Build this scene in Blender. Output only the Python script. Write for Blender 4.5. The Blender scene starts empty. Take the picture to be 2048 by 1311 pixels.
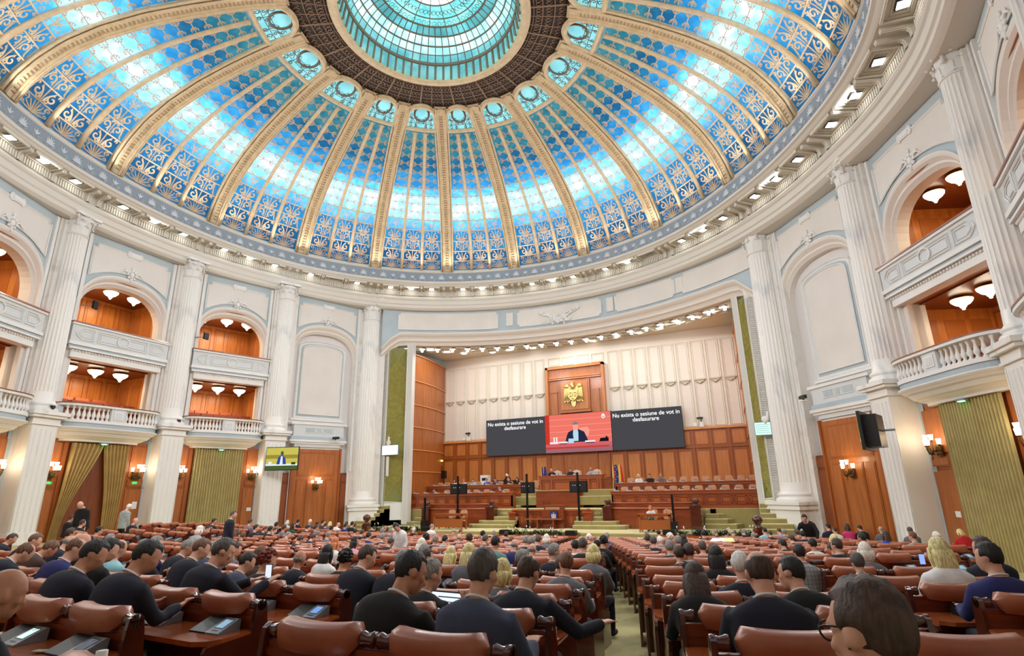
import bpy, math, random
import numpy as np
from mathutils import Vector, Matrix, noise
PI = math.pi
random.seed(7)
SC = bpy.context.scene
COL = SC.collection
R = math.radians

# ------------------------------------------------------------------ camera, world, exposure
EYE = 3.25
CAM = (12.962, -32.072, EYE)
cd = bpy.data.cameras.new('camera'); cam = bpy.data.objects.new('camera', cd); COL.objects.link(cam)
cd.sensor_width = 36.0; cd.lens = 36.0 * 1100 / 2048; cd.clip_start = 0.05; cd.clip_end = 400
CX = Vector((0.9055754, 0.4237635, -0.0189113)); CU = Vector((0.1351017, -0.2458752, 0.9598401)); CF = Vector((-0.4020954, 0.8717625, 0.2799097))
cam.matrix_world = Matrix(((CX.x, CU.x, -CF.x, CAM[0]), (CX.y, CU.y, -CF.y, CAM[1]), (CX.z, CU.z, -CF.z, CAM[2]), (0, 0, 0, 1)))
SC.camera = cam
w = bpy.data.worlds.new('world'); SC.world = w; w.use_nodes = True
w.node_tree.nodes['Background'].inputs[0].default_value = (0.9, 0.95, 1.0, 1); w.node_tree.nodes['Background'].inputs[1].default_value = 0.15
SC.view_settings.view_transform = 'Standard'; SC.view_settings.look = 'None'
SC.view_settings.exposure = 0.0; SC.view_settings.gamma = 1.0; SC.view_settings.use_curve_mapping = False
SC.cycles.use_denoising = True
SC.cycles.max_bounces = 6; SC.cycles.diffuse_bounces = 4; SC.cycles.glossy_bounces = 3
SC.cycles.transmission_bounces = 4; SC.cycles.transparent_max_bounces = 6
SC.cycles.sample_clamp_indirect = 4.0; SC.cycles.caustics_reflective = False; SC.cycles.caustics_refractive = False

def lamp(kind, name, loc, power, color=(1, 1, 1), size=0.5, target=None, size_y=None, spread=None, spot=None):
    l = bpy.data.lights.new(name, kind); l.energy = power; l.color = color
    if kind == 'AREA':
        l.size = size
        if size_y: l.shape = 'RECTANGLE'; l.size_y = size_y
        if spread: l.spread = spread
    else:
        l.shadow_soft_size = size
        if spot: l.spot_size = spot; l.spot_blend = 0.6
    o = bpy.data.objects.new(name, l); COL.objects.link(o); o.location = loc
    if target is not None:
        d = Vector(target) - Vector(loc); o.rotation_euler = d.to_track_quat('-Z', 'Y').to_euler()
    return o

# ------------------------------------------------------------------ materials
def lin(c):
    return tuple((x / 12.92 if x <= 0.04045 else ((x + 0.055) / 1.055) ** 2.4) for x in c)
MATS = {}
def mat(name, col, rough=0.6, metal=0.0, col2=None, scale=3.0, kind=None, emit=0.0, stretch=(1, 1, 1), spec=0.5, coat=0.0, detail=4, bump=0.0):
    """col/col2 are display colours; kind 'noise' | 'wood' | 'marble' mixes them."""
    if name in MATS: return MATS[name]
    m = bpy.data.materials.new(name); m.use_nodes = True; nt = m.node_tree; b = nt.nodes['Principled BSDF']
    c1 = lin(col) + (1,)
    b.inputs['Base Color'].default_value = c1; b.inputs['Roughness'].default_value = rough
    b.inputs['Metallic'].default_value = metal; b.inputs['Specular IOR Level'].default_value = spec
    b.inputs['Coat Weight'].default_value = coat; b.inputs['Coat Roughness'].default_value = 0.12
    if emit:
        b.inputs['Emission Color'].default_value = c1; b.inputs['Emission Strength'].default_value = emit
    if kind:
        c2 = lin(col2) + (1,)
        tc = nt.nodes.new('ShaderNodeTexCoord'); mp = nt.nodes.new('ShaderNodeMapping'); mp.inputs['Scale'].default_value = stretch
        nt.links.new(tc.outputs['Object'], mp.inputs['Vector'])
        n = nt.nodes.new('ShaderNodeTexNoise'); n.inputs['Scale'].default_value = scale; n.inputs['Detail'].default_value = detail
        nt.links.new(mp.outputs['Vector'], n.inputs['Vector'])
        cr = nt.nodes.new('ShaderNodeValToRGB'); cr.color_ramp.elements[0].color = c1; cr.color_ramp.elements[1].color = c2
        if kind == 'marble':
            n.inputs['Distortion'].default_value = 1.2
            cr.color_ramp.elements[0].position = 0.52; cr.color_ramp.elements[1].position = 0.74
        else:
            cr.color_ramp.elements[0].position = 0.35; cr.color_ramp.elements[1].position = 0.68
        nt.links.new(n.outputs['Fac'], cr.inputs['Fac']); nt.links.new(cr.outputs['Color'], b.inputs['Base Color'])
        if bump:
            bp = nt.nodes.new('ShaderNodeBump'); bp.inputs['Strength'].default_value = bump; bp.inputs['Distance'].default_value = 0.02
            nt.links.new(n.outputs['Fac'], bp.inputs['Height']); nt.links.new(bp.outputs['Normal'], b.inputs['Normal'])
    MATS[name] = m
    return m
def emis(name, col, strength):
    if name in MATS: return MATS[name]
    m = bpy.data.materials.new(name); m.use_nodes = True; nt = m.node_tree; nt.nodes.clear()
    e = nt.nodes.new('ShaderNodeEmission'); e.inputs[0].default_value = lin(col) + (1,); e.inputs[1].default_value = strength
    o = nt.nodes.new('ShaderNodeOutputMaterial'); nt.links.new(e.outputs[0], o.inputs[0]); MATS[name] = m
    return m
def art_glass(name, col, glow, col2):
    """coloured dome glass: lets the light of the lamps behind it through, plus an emission painted in as daylight"""
    m = bpy.data.materials.new(name); m.use_nodes = True; nt = m.node_tree; nt.nodes.clear()
    tc = nt.nodes.new('ShaderNodeTexCoord'); n = nt.nodes.new('ShaderNodeTexNoise'); n.inputs['Scale'].default_value = 1.3; n.inputs['Detail'].default_value = 5
    nt.links.new(tc.outputs['Object'], n.inputs['Vector'])
    cr = nt.nodes.new('ShaderNodeValToRGB'); cr.color_ramp.elements[0].color = lin(col) + (1,); cr.color_ramp.elements[1].color = lin(col2) + (1,)
    cr.color_ramp.elements[0].position = 0.4; cr.color_ramp.elements[1].position = 0.65
    nt.links.new(n.outputs['Fac'], cr.inputs['Fac'])
    t = nt.nodes.new('ShaderNodeBsdfTranslucent'); e = nt.nodes.new('ShaderNodeEmission'); e.inputs[1].default_value = glow  # emission added to the glass in place of daylight coming through
    nt.links.new(cr.outputs['Color'], t.inputs['Color']); nt.links.new(cr.outputs['Color'], e.inputs['Color'])
    g = nt.nodes.new('ShaderNodeBsdfGlossy'); g.inputs['Roughness'].default_value = 0.25; g.inputs['Color'].default_value = (.5, .5, .5, 1)
    mx = nt.nodes.new('ShaderNodeMixShader'); mx.inputs[0].default_value = 0.06
    nt.links.new(t.outputs[0], mx.inputs[1]); nt.links.new(g.outputs[0], mx.inputs[2])
    a = nt.nodes.new('ShaderNodeAddShader'); nt.links.new(mx.outputs[0], a.inputs[0]); nt.links.new(e.outputs[0], a.inputs[1])
    o = nt.nodes.new('ShaderNodeOutputMaterial'); nt.links.new(a.outputs[0], o.inputs[0]); MATS[name] = m
    return m

CREAM = mat('cream_plaster', (.90, .875, .845), .7, kind='noise', col2=(.87, .845, .815), scale=.6)
WHITE = mat('white_plaster', (.93, .925, .91), .6, kind='noise', col2=(.90, .895, .88), scale=1.0)
BLUE = mat('blue_grey_plaster', (.72, .775, .80), .7, kind='noise', col2=(.69, .745, .775), scale=1.0)
FRIEZE = mat('grey_blue_frieze', (.56, .61, .66), .7)
LEAF = mat('pale_relief_plaster', (.84, .86, .88), .6)
SOFFIT = mat('warm_soffit_plaster', (.80, .775, .72), .7)
SOFFIT2 = mat('dark_soffit_plaster', (.66, .645, .60), .7)
MARBLE = mat('veined_white_marble', (.93, .92, .90), .35, kind='marble', col2=(.70, .73, .75), scale=.7, stretch=(1, 1, .35))
WOOD = mat('panel_wood', (.70, .41, .20), .35, kind='noise', col2=(.62, .35, .15), scale=2.2, stretch=(3, 3, .35), coat=.2)
WOODL = mat('light_panel_wood', (.78, .49, .25), .38, kind='noise', col2=(.72, .43, .20), scale=2.5, stretch=(3, 3, .3), coat=.15)
WOODD = mat('dark_panel_wood', (.50, .25, .11), .4, kind='noise', col2=(.42, .20, .09), scale=2.5, stretch=(3, 3, .35), coat=.2)
REDW = mat('red_desk_wood', (.56, .26, .12), .3, kind='noise', col2=(.47, .20, .09), scale=2.5, stretch=(.4, 3, 3), coat=.4)
TOPW = mat('orange_desk_top_wood', (.70, .37, .19), .22, kind='noise', col2=(.62, .30, .14), scale=2.5, stretch=(3, .4, 3), coat=.5)
DARKW = mat('dark_polished_wood', (.34, .14, .08), .18, kind='noise', col2=(.27, .10, .06), scale=3, coat=.8)
LEATHER = mat('brown_leather', (.67, .39, .27), .38, kind='noise', col2=(.61, .34, .23), scale=5, coat=.15, bump=.06)
TANL = mat('tan_leather', (.82, .62, .48), .45, kind='noise', col2=(.78, .57, .43), scale=5)
CARPET = mat('olive_carpet', (.74, .70, .50), .95, kind='noise', col2=(.66, .61, .40), scale=1.6, detail=8, bump=.1)
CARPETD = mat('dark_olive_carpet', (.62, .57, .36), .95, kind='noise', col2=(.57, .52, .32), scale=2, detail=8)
GOLD = mat('dull_gold_metal', (.83, .75, .62), .5, .0, kind='noise', col2=(.77, .68, .54), scale=4)
GOLDD = mat('dark_bronze_lattice', (.42, .36, .30), .6)
BROWNP = mat('brown_dark_panel', (.22, .17, .14), .8)
BRASS = mat('brass', (.78, .64, .34), .3, .9)
GILT = mat('gilded_relief', (.85, .76, .50), .35, .6)
BLACK = mat('black_plastic', (.06, .06, .065), .4)
BLACKM = mat('black_metal', (.09, .09, .10), .35, .5)
GREYP = mat('grey_console_plastic', (.50, .53, .56), .45, .1)
DGREYP = mat('dark_console_plastic', (.12, .13, .14), .5)
PAPER = mat('white_paper', (.93, .93, .92), .8)
YPAPER = mat('yellow_paper', (.90, .88, .62), .8)
LAMPW = emis('lamp_glow_white', (1, .98, .94), 9.0)
LAMPY = emis('lamp_glow_warm', (1, .88, .68), 9.0)

# ------------------------------------------------------------------ mesh builder
class MB:
    def __init__(s): s.v = []; s.f = []; s.m = []; s.sm = []; s.n = 0
    def add(s, verts, faces, mat=0, smooth=False):
        verts = np.asarray(verts, float).reshape(-1, 3)
        s.v.append(verts); n = s.n
        for f in faces: s.f.append([i + n for i in f])
        s.m += [mat] * len(faces); s.sm += [smooth] * len(faces); s.n += len(verts)
        return s
    def box(s, c, d, mat=0, rz=0.0, taper=1.0):
        hx, hy, hz = d[0] / 2, d[1] / 2, d[2] / 2
        P = np.array([[-hx, -hy, -hz], [hx, -hy, -hz], [hx, hy, -hz], [-hx, hy, -hz], [-hx * taper, -hy * taper, hz], [hx * taper, -hy * taper, hz], [hx * taper, hy * taper, hz], [-hx * taper, hy * taper, hz]])
        if rz: k, q = math.cos(rz), math.sin(rz); P[:, :2] = P[:, :2] @ np.array([[k, q], [-q, k]])
        return s.add(P + np.array(c), [[0, 3, 2, 1], [4, 5, 6, 7], [0, 1, 5, 4], [1, 2, 6, 5], [2, 3, 7, 6], [3, 0, 4, 7]], mat)
    def bb(s, x0, x1, y0, y1, z0, z1, mat=0):
        return s.box(((x0 + x1) / 2, (y0 + y1) / 2, (z0 + z1) / 2), (abs(x1 - x0), abs(y1 - y0), abs(z1 - z0)), mat)
    def lathe(s, prof, c=(0, 0, 0), seg=16, mat=0, smooth=True, a0=0.0, a1=2 * PI, axis='z', flute=0, fdepth=0.0, f0=None, f1=None):
        full = abs(a1 - a0 - 2 * PI) < 1e-6; n = seg if full else seg + 1
        a = a0 + (a1 - a0) * np.arange(n) / seg; V = []
        for i, (r, z) in enumerate(prof):
            rr = np.full(n, float(r))
            if flute and f0 <= i <= f1: rr = rr - fdepth * np.abs(np.sin(a * flute / 2)) ** .7
            V.append(np.stack([rr * np.cos(a), rr * np.sin(a), np.full(n, float(z))], 1))
        V = np.concatenate(V); F = []
        m = n if full else n - 1
        for i in range(len(prof) - 1):
            for j in range(m):
                k = (j + 1) % n; F.append([i * n + j, i * n + k, (i + 1) * n + k, (i + 1) * n + j])
        if axis == 'y': V = V[:, [0, 2, 1]] * [1, 1, -1]
        if axis == 'x': V = V[:, [2, 1, 0]] * [1, 1, -1]
        return s.add(V + np.array(c, float), F, mat, smooth)
    def tube(s, pts, r, seg=6, mat=0, smooth=True, caps=True, closed=False):
        P = np.asarray(pts, float); n = len(P); r = np.broadcast_to(np.asarray(r, float), (n,))
        T = np.gradient(P, axis=0) if not closed else np.roll(P, -1, 0) - np.roll(P, 1, 0)
        T /= np.linalg.norm(T, axis=1)[:, None] + 1e-12
        up = np.array([0, 0, 1.0]) if abs(T[0][2]) < .9 else np.array([1.0, 0, 0]); V = []
        u = np.cross(T[0], up); u /= np.linalg.norm(u)
        a = 2 * PI * np.arange(seg) / seg
        for i in range(n):
            u = u - T[i] * (u @ T[i]); u /= np.linalg.norm(u) + 1e-12; w_ = np.cross(T[i], u)
            V.append(P[i] + r[i] * (np.cos(a)[:, None] * u + np.sin(a)[:, None] * w_))
        V = np.concatenate(V); F = []
        for i in range(n if closed else n - 1):
            i2 = (i + 1) % n
            for j in range(seg):
                k = (j + 1) % seg; F.append([i * seg + j, i2 * seg + j, i2 * seg + k, i * seg + k])
        if caps and not closed: F.append(list(range(seg))); F.append([(n - 1) * seg + j for j in range(seg)][::-1])
        return s.add(V, F, mat, smooth)
    def sphere(s, c, r, mat=0, seg=10, rings=7, smooth=True):
        r = np.broadcast_to(np.asarray(r, float), (3,)); V = [[0, 0, -1]]
        for i in range(1, rings):
            t = -PI / 2 + PI * i / rings
            V += [[math.cos(t) * math.cos(2 * PI * j / seg), math.cos(t) * math.sin(2 * PI * j / seg), math.sin(t)] for j in range(seg)]
        V.append([0, 0, 1]); F = []; L = len(V) - 1
        for j in range(seg):
            k = (j + 1) % seg; F.append([0, 1 + k, 1 + j]); F.append([L, L - seg + j, L - seg + k])
            for i in range(rings - 2): F.append([1 + i * seg + j, 1 + i * seg + k, 1 + (i + 1) * seg + k, 1 + (i + 1) * seg + j])
        return s.add(np.array(V) * r + np.array(c, float), F, mat, smooth)
    def prism(s, poly, z0, z1, mat=0, plane='xy', smooth=False, T=None):
        """poly: 2-D points; extruded along the third axis. plane 'xy' (along z), 'xz' (along y), 'yz' (along x)"""
        n = len(poly); P = np.array(poly, float); A = np.c_[P, np.full(n, z0)]; B = np.c_[P, np.full(n, z1)]; V = np.concatenate([A, B])
        if plane == 'xz': V = V[:, [0, 2, 1]]
        if plane == 'yz': V = V[:, [2, 0, 1]]
        F = [[i, (i + 1) % n, n + (i + 1) % n, n + i] for i in range(n)] + [list(range(n))[::-1], [n + i for i in range(n)]]
        if T is not None: V = T(V)
        return s.add(V, F, mat, smooth)
    def grid(s, G, mat=0, smooth=True, closed_u=False):
        """G: array (nu, nv, 3)"""
        nu, nv = G.shape[:2]; F = []
        for i in range(nu if closed_u else nu - 1):
            i2 = (i + 1) % nu
            for j in range(nv - 1): F.append([i * nv + j, i2 * nv + j, i2 * nv + j + 1, i * nv + j + 1])
        return s.add(G.reshape(-1, 3), F, mat, smooth)
    def build(s, name, mats, parent=None, T=None, loc=None, rz=0.0):
        me = bpy.data.meshes.new(name)
        if s.v:
            V = np.concatenate(s.v)
            if T is not None: V = T(V)
            me.from_pydata(V.tolist(), [], s.f)
            if not isinstance(mats, (list, tuple)): mats = [mats]
            for m_ in mats: me.materials.append(m_)
            me.polygons.foreach_set('material_index', s.m); me.polygons.foreach_set('use_smooth', s.sm)
            me.update()
        o = bpy.data.objects.new(name, me); COL.objects.link(o)
        if parent is not None: o.parent = parent
        if loc is not None: o.location = loc
        o.rotation_euler.z = rz
        return o

def tag(o, label=None, cat=None, group=None, kind=None):
    if label: o['label'] = label
    if cat: o['category'] = cat
    if group: o['group'] = group
    if kind: o['kind'] = kind
    return o
def thing(name, label, cat, loc=(0, 0, 0), rz=0.0, group=None):
    o = bpy.data.objects.new(name, None); COL.objects.link(o); o.location = loc; o.rotation_euler = (0, 0, rz)
    o.empty_display_size = .1
    return tag(o, label, cat, group)
def struct(o, label=None):
    o['kind'] = 'structure'
    if label: o['label'] = label
    return o
def group_empty(name, loc=(0, 0, 0), rz=0.0, label=None):
    o = bpy.data.objects.new(name, None); COL.objects.link(o); o.location = loc; o.rotation_euler = (0, 0, rz); o['kind'] = 'structure'
    if label: o['label'] = label
    return o
def copy_tree(o, parent=None, loc=None, rz=None, label=None, group=None):
    c = o.copy(); COL.objects.link(c); c.parent = parent
    if loc is not None: c.location = loc
    if rz is not None: c.rotation_euler = (0, 0, rz)
    if label: c['label'] = label
    if group: c['group'] = group
    for ch in [x for x in bpy.data.objects if x.parent is o] if not KIDS.get(o.name) else KIDS[o.name]: copy_tree(ch, c)
    return c
KIDS = {}
def index_kids():
    KIDS.clear()
    for x in bpy.data.objects:
        if x.parent: KIDS.setdefault(x.parent.name, []).append(x)
    for x in bpy.data.objects: KIDS.setdefault(x.name, ())
ORD = ['first', 'second', 'third', 'fourth', 'fifth', 'sixth', 'seventh', 'eighth', 'ninth', 'tenth', 'eleventh', 'twelfth', 'thirteenth', 'fourteenth', 'fifteenth', 'sixteenth', 'seventeenth', 'eighteenth', 'nineteenth', 'twentieth', 'twenty-first', 'twenty-second', 'twenty-third', 'twenty-fourth', 'twenty-fifth']

# ------------------------------------------------------------------ plan of the round hall
C0 = np.array([.34, -13.64])
_TR = [-16, 3.5, 12, 21, 30, 42, 52, 63, 77, 90, 110, 125, 137, 148, 160, 175, 188, 200, 213, 240, 285, 330, 344]
_RR = [17.6, 17.5, 17.25, 16.9, 16.72, 16.6, 16.72, 16.9, 17.03, 17.06, 17.17, 17.25, 17.2, 17.2, 17.05, 16.85, 16.75, 16.95, 17.25, 17.3, 17.4, 17.5, 17.6]
_TW = [-16, 3.87, 23.63, 45.6, 64, 90, 118, 136, 155.83, 174.94, 195.24, 215.73, 285, 344]
_RW = [19.7, 19.6, 18.75, 18.65, 18.45, 18.45, 18.5, 18.65, 17.75, 17.9, 18.25, 18.3, 19.0, 19.7]
def _per(T, Rv):
    g = np.arange(0, 360, 1.0); t = np.array(T, float) % 360; o = np.argsort(t); v = np.interp(g, t[o], np.array(Rv)[o], period=360)
    k = np.exp(-np.linspace(-2, 2, 13) ** 2); k /= k.sum(); v = np.convolve(np.concatenate([v[-6:], v, v[:6]]), k, 'valid')
    return lambda th: np.interp(np.asarray(th, float) % 360, g, v, period=360)
RRING = _per(_TR, _RR); RWALL = _per(_TW, _RW)
def ringp(th, a, z):
    """point of the hall at bearing th (degrees); a=0 at the dome ring, a=1 on the circle of the columns"""
    th, a, z = np.broadcast_arrays(np.asarray(th, float), np.asarray(a, float), np.asarray(z, float)); r = RRING(th) * (1 - a) + RWALL(th) * a; t = np.radians(th)
    return np.stack([C0[0] + r * np.cos(t), C0[1] + r * np.sin(t), z], -1)
RIBS = [-13.5, 2.9, 23.6, 41.8, 62.8, 82.7, 101.2, 118.5, 136.5, 154.1, 174.3, 195.1, 214.8] + [214.8 + 131.7 / 8 * k for k in range(1, 8)]
COLT = [-15.4, 3.5, 23.6, 43.5, 62.8, 82.7, 101.2, 118.5, 136.2, 155.2, 174.6, 195.2, 215.3]
COLT = COLT + [215.3 + 129.3 / 8 * k for k in range(1, 8)]
# dome section: radius factor and height
DR = np.array([17.1, 16.8, 16.25, 15.4, 14.2, 12.6, 10.9, 9.3, 8.2, 7.0, 6.6]); DZ = np.array([19.25, 20.05, 21.0, 22.05, 23.05, 24.0, 24.75, 25.35, 25.68, 25.95, 26.0])
_ds = np.concatenate([[0], np.cumsum(np.hypot(np.diff(DR), np.diff(DZ)))]); DS = _ds / _ds[-1]
def domep(th, s, off=0.0):
    """point on the dome: bearing th, s=0 at the ring, 1 at the crown ring; off = distance behind the inner face"""
    th, s, off = np.broadcast_arrays(np.asarray(th, float), np.asarray(s, float), np.asarray(off, float)); r = np.interp(s, DS, DR); z = np.interp(s, DS, DZ)
    dr = np.interp(s + .01, DS, DR) - np.interp(s - .01, DS, DR); dz = np.interp(s + .01, DS, DZ) - np.interp(s - .01, DS, DZ); L = np.hypot(dr, dz) + 1e-9
    shape = 1 + (RRING(th) / 17.1 - 1) * np.clip((r - 6.5) / 10.5, 0, 1)
    r = r * shape + off * dz / L; z = z - off * dr / L; t = np.radians(th)
    return np.stack([C0[0] + r * np.cos(t), C0[1] + r * np.sin(t), z], -1)
S_MED0, S_MED1 = .835, .965          # medallion windows
S_OR = [0.012, .062, .118, .176, .236, .296]   # ornate rows
S_PL = list(np.linspace(.296, S_MED0 - .012, 12)) # plain rows
SROWS = S_OR + S_PL[1:]

# ---- glass by bay
GL = [art_glass('glass_deep_blue', (.12, .42, .60), .5, (.18, .52, .72)), art_glass('glass_lamplit_pale_blue', (.42, .70, .88), .95, (.66, .85, .97)),
      art_glass('glass_mid_blue', (.15, .52, .72), .60, (.26, .62, .80)), art_glass('glass_teal', (.18, .50, .58), .55, (.30, .60, .66)), art_glass('glass_aqua', (.55, .84, .87), .85, (.66, .92, .93)), art_glass('glass_lamplit_sky_blue', (.26, .60, .84), .8, (.44, .74, .92)), art_glass('glass_dusk_blue', (.10, .42, .58), .55, (.18, .52, .66))]  # pale and sky blue tints also hold the painted glow of the lamps
def scroll(pts, cx, cy, r, a0, turns, n=14, dirn=1):
    k = np.linspace(0, 1, n); rr = r * (1 - .8 * k); a = a0 + dirn * turns * 2 * PI * k
    return [(cx + q * math.cos(b), cy + q * math.sin(b)) for q, b in zip(rr, a)]
def ribbon(mb, pts, wd, mp, mat=0, th=.03):
    """flat raised ribbon along 2-D points (panel coordinates 0..1), mapped by mp(u, v, off)"""
    P = np.array(pts, float); T = np.gradient(P, axis=0); T /= np.linalg.norm(T, axis=1)[:, None] + 1e-9; N = np.c_[-T[:, 1], T[:, 0]]
    w_ = wd * np.interp(np.linspace(0, 1, len(P)), [0, .1, .8, 1], [.6, 1, 1, .5])[:, None]
    A = P + N * w_; B = P - N * w_; n = len(P)
    V = np.concatenate([mp(A[:, 0], A[:, 1], -th), mp(B[:, 0], B[:, 1], -th), mp(A[:, 0], A[:, 1], .01), mp(B[:, 0], B[:, 1], .01)])
    F = []
    for i in range(n - 1):
        F.append([i, i + 1, n + i + 1, n + i]); F.append([2 * n + i, 2 * n + i + 1, i + 1, i]); F.append([n + i, n + i + 1, 3 * n + i + 1, 3 * n + i])
    mb.add(V, F, mat)
# pattern curves in unit cell (u right, v up) for half panels, mirrored
def pat_scroll(k):
    c = [scroll(None, .55, .50, .30, -1.2, 1.15, 15), [(.08, .05), (.18, .2), (.22, .45), (.3, .72), (.5, .86)], scroll(None, .30, .80, .13, 2.0, .9, 8, -1), [(.85, .1), (.8, .3), (.86, .5)], scroll(None, .80, .82, .12, 0, .8, 8)]
    if k: c = [scroll(None, .48, .45, .32, 1.6, 1.15, 15, -1), [(.9, .05), (.85, .3), (.72, .6), (.5, .9)], scroll(None, .72, .2, .15, 3.0, .9, 8), scroll(None, .2, .82, .13, 4.0, .9, 8, -1)]
    return c
def pat_fan():
    c = []
    for a in (10, 32, 54, 74): c.append([(.98, .05), (.98 - .42 * math.cos(R(a)), .05 + .45 * math.sin(R(a))), (.98 - .85 * math.cos(R(a + 4)), .05 + .88 * math.sin(R(a)))])
    c.append(scroll(None, .22, .74, .2, -1, 1.1, 10)); c.append(scroll(None, .18, .25, .13, 0, .9, 8))
    return c
def pat_lace(): return [scroll(None, .3, .28, .22, -1.2, 1.1, 11), scroll(None, .72, .45, .18, 2.6, 1.0, 10, -1), [(.98, .02), (.95, .3), (.8, .62), (.5, .75)], [(.98, .3), (.98, .85)], [(.95, .5), (.7, .8), (.55, .98)]]
def pat_corner():
    return [scroll(None, .15, .22, .12, -1.57, .95, 7), scroll(None, .27, .10, .10, 3.14, .9, 6, -1)]
for k in range(20):
    t0, t1 = RIBS[k], RIBS[(k + 1) % 20]
    if t1 < t0: t1 += 360
    if not (-20 < t0 < 216): 
        simple = True
    else: simple = False
    root = group_empty('window_%d' % (k + 1), (0, 0, 0), 0, 'tall curved bay of blue dome glass under a round-headed medallion window'); root['group'] = 'blue glass bays of the dome'
    dth = t1 - t0
    def inset(s):  # half width of the main rib in degrees, at s
        return np.degrees(.44 / (np.interp(s, DS, DR)))
    def U(u, s): i = inset(s); return t0 + i + u * (dth - 2 * i)
    # glass: one sheet per bay, tinted by row; pale rows carry painted lamp glow
    g = MB(); ss = np.array(SROWS); cols3 = 3
    nu = 12
    for r_ in range(len(SROWS) - 1):
        s0, s1 = SROWS[r_], SROWS[r_ + 1]
        uu = np.linspace(0, 1, nu + 1); G = np.stack([domep(U(uu, s0), s0, .10), domep(U(uu, s1), s1, .10)], 0)
        mi = [0, 0, 2, 2, 5, 1, 1, 1, 5, 2, 2, 6, 6, 3, 3, 3, 3][r_]
        g.grid(G, mi, True)
    gl = g.build('glass_panes', GL, root)
    gg = MB()   # medallion glass: straight jambs and round head
    n = 16; hw = .5
    va = np.linspace(0, 1, 9)
    def medmap(x, y, off=0.0):   # x -1..1 , y 0..1.28
        x = np.asarray(x, float); y = np.asarray(y, float); s = S_MED0 + .012 + (S_MED1 - S_MED0) * y / 1.18
        s = np.clip(s, 0, .995); half = (dth / 2 - np.degrees(.34 / np.interp(s, DS, DR))); half0 = (dth / 2 - np.degrees(.34 / np.interp(.9, DS, DR)))
        return domep((t0 + t1) / 2 + x * half, s, off)
    head = [(math.cos(a), .62 + .56 * math.sin(a)) for a in np.linspace(0, PI, 15)]
    poly = [(1, 0)] + head + [(-1, 0)]
    P = np.array(poly); gg.add(medmap(P[:, 0] * .96, P[:, 1] * .98 + .0, .08), [list(range(len(P)))[::-1]], 0)
    gg.build('medallion_glass', [GL[4]], root)
    # muntins
    mm = MB(); 
    if simple:
        for c in range(1, 3): 
            sl = np.linspace(.01, S_MED0, 20); mm.tube(domep(U(c / 3, sl), sl, 0), .12, 4)
        for s in SROWS: uu = np.linspace(0, 1, 5); mm.tube(domep(U(uu, s), s, .04), .04, 4)
        mm.build('muntins', GOLD, root); continue
    for s in SROWS[1:-1]:
        uu = np.linspace(0, 1, 13); mm.tube(domep(U(uu, s), s, .05), .032 if s > .3 else .045, 4, smooth=False)
    for c in range(3):     # thin central bars in the ornate rows
        sl = np.linspace(.012, .236, 9); mm.tube(domep(U((c + .5) / 3, sl), sl, .05), .03, 4, smooth=False)
    mm.build('muntins', GOLD, root)
    sr = MB()
    for c in (1, 2):
        sl = np.linspace(.008, S_MED0 - .01, 26)
        for du, rr, of in ((0, .115, -.05), (-.011, .05, .0), (.011, .05, .0)): sr.tube(domep(U(c / 3 + du * 1.3, sl), sl, of), rr, 6 if du == 0 else 4)
    sr.build('thin_rib', GOLD, root)
    fl = MB()
    for c in range(3):
        for r_ in range(len(SROWS) - 1):
            s0, s1 = SROWS[r_], SROWS[r_ + 1]; sm = (s0 + s1) / 2
            ua = c / 3 + .018; ub = (c + 1) / 3 - .018; um = (ua + ub) / 2
            for side in (0, 1):
                def mp(u, v, off, side=side):
                    u = np.asarray(u, float); v = np.asarray(v, float)
                    uu = (ua + (um - ua) * u) if side == 0 else (ub - (ub - um) * u)
                    s = s0 + (s1 - s0) * v
                    return domep(U(uu, s), s, .05 + off * .5)
                if r_ == 0: cs, wd = pat_fan(), .05
                elif r_ < 4: cs, wd = pat_scroll(r_ % 2), .05
                elif r_ == 4: cs, wd = pat_lace(), .028
                else: continue
                for cc in cs: ribbon(fl, cc, wd, mp)
            if r_ > 4 or r_ == 4:
                for cu in (0, 1):
                    for cv in (0, 1):
                        def mp2(u, v, off, cu=cu, cv=cv):
                            u = np.asarray(u, float); v = np.asarray(v, float); uu = ua + (ub - ua) * u if cu == 0 else ub - (ub - ua) * u
                            s = s0 + (s1 - s0) * v if cv == 0 else s1 - (s1 - s0) * v
                            return domep(U(uu, s), s, .05 + off * .5)
                        if r_ > 4:
                            for cc in pat_corner(): ribbon(fl, cc, .03, mp2)
    fl.build('gilded_scrollwork', GOLD, root)
    md = MB()   # medallion frame and ironwork
    def mpath(k_, lo=.0):
        q = [(1 * k_, lo)] + [(math.cos(a) * k_, .62 + (.56 + (k_ - 1) * .6) * math.sin(a)) for a in np.linspace(0, PI, 17)] + [(-1 * k_, lo)]
        return np.array(q)
    for k_, rr, of in ((1.05, .12, -.06), (.97, .07, .0), (1.16, .09, 0.02)): q = mpath(k_); md.tube(medmap(q[:, 0], q[:, 1], of), rr, 6)
    q = np.linspace(-1.1, 1.1, 9); md.tube(medmap(q, q * 0 - .02, -.05), .13, 6); md.tube(medmap(q, q * 0 - .10, .0), .07, 4)
    md.build('medallion_frame', GOLD, root)
    mi_ = MB()
    for x in (-.33, .33): md2 = np.linspace(0, .62, 5); mi_.tube(medmap(md2 * 0 + x, md2, .04), .022, 4)
    for y in (.25, .48): q = np.linspace(-.95, .95, 7); mi_.tube(medmap(q, q * 0 + y, .04), .022, 4)
    a = np.linspace(0, 2 * PI, 21); 
    for k_, rr in ((.50, .05), (.58, .02)): mi_.tube(medmap(k_ * np.cos(a), .78 + k_ * .78 * np.sin(a), .03), rr, 5, caps=False)
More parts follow.
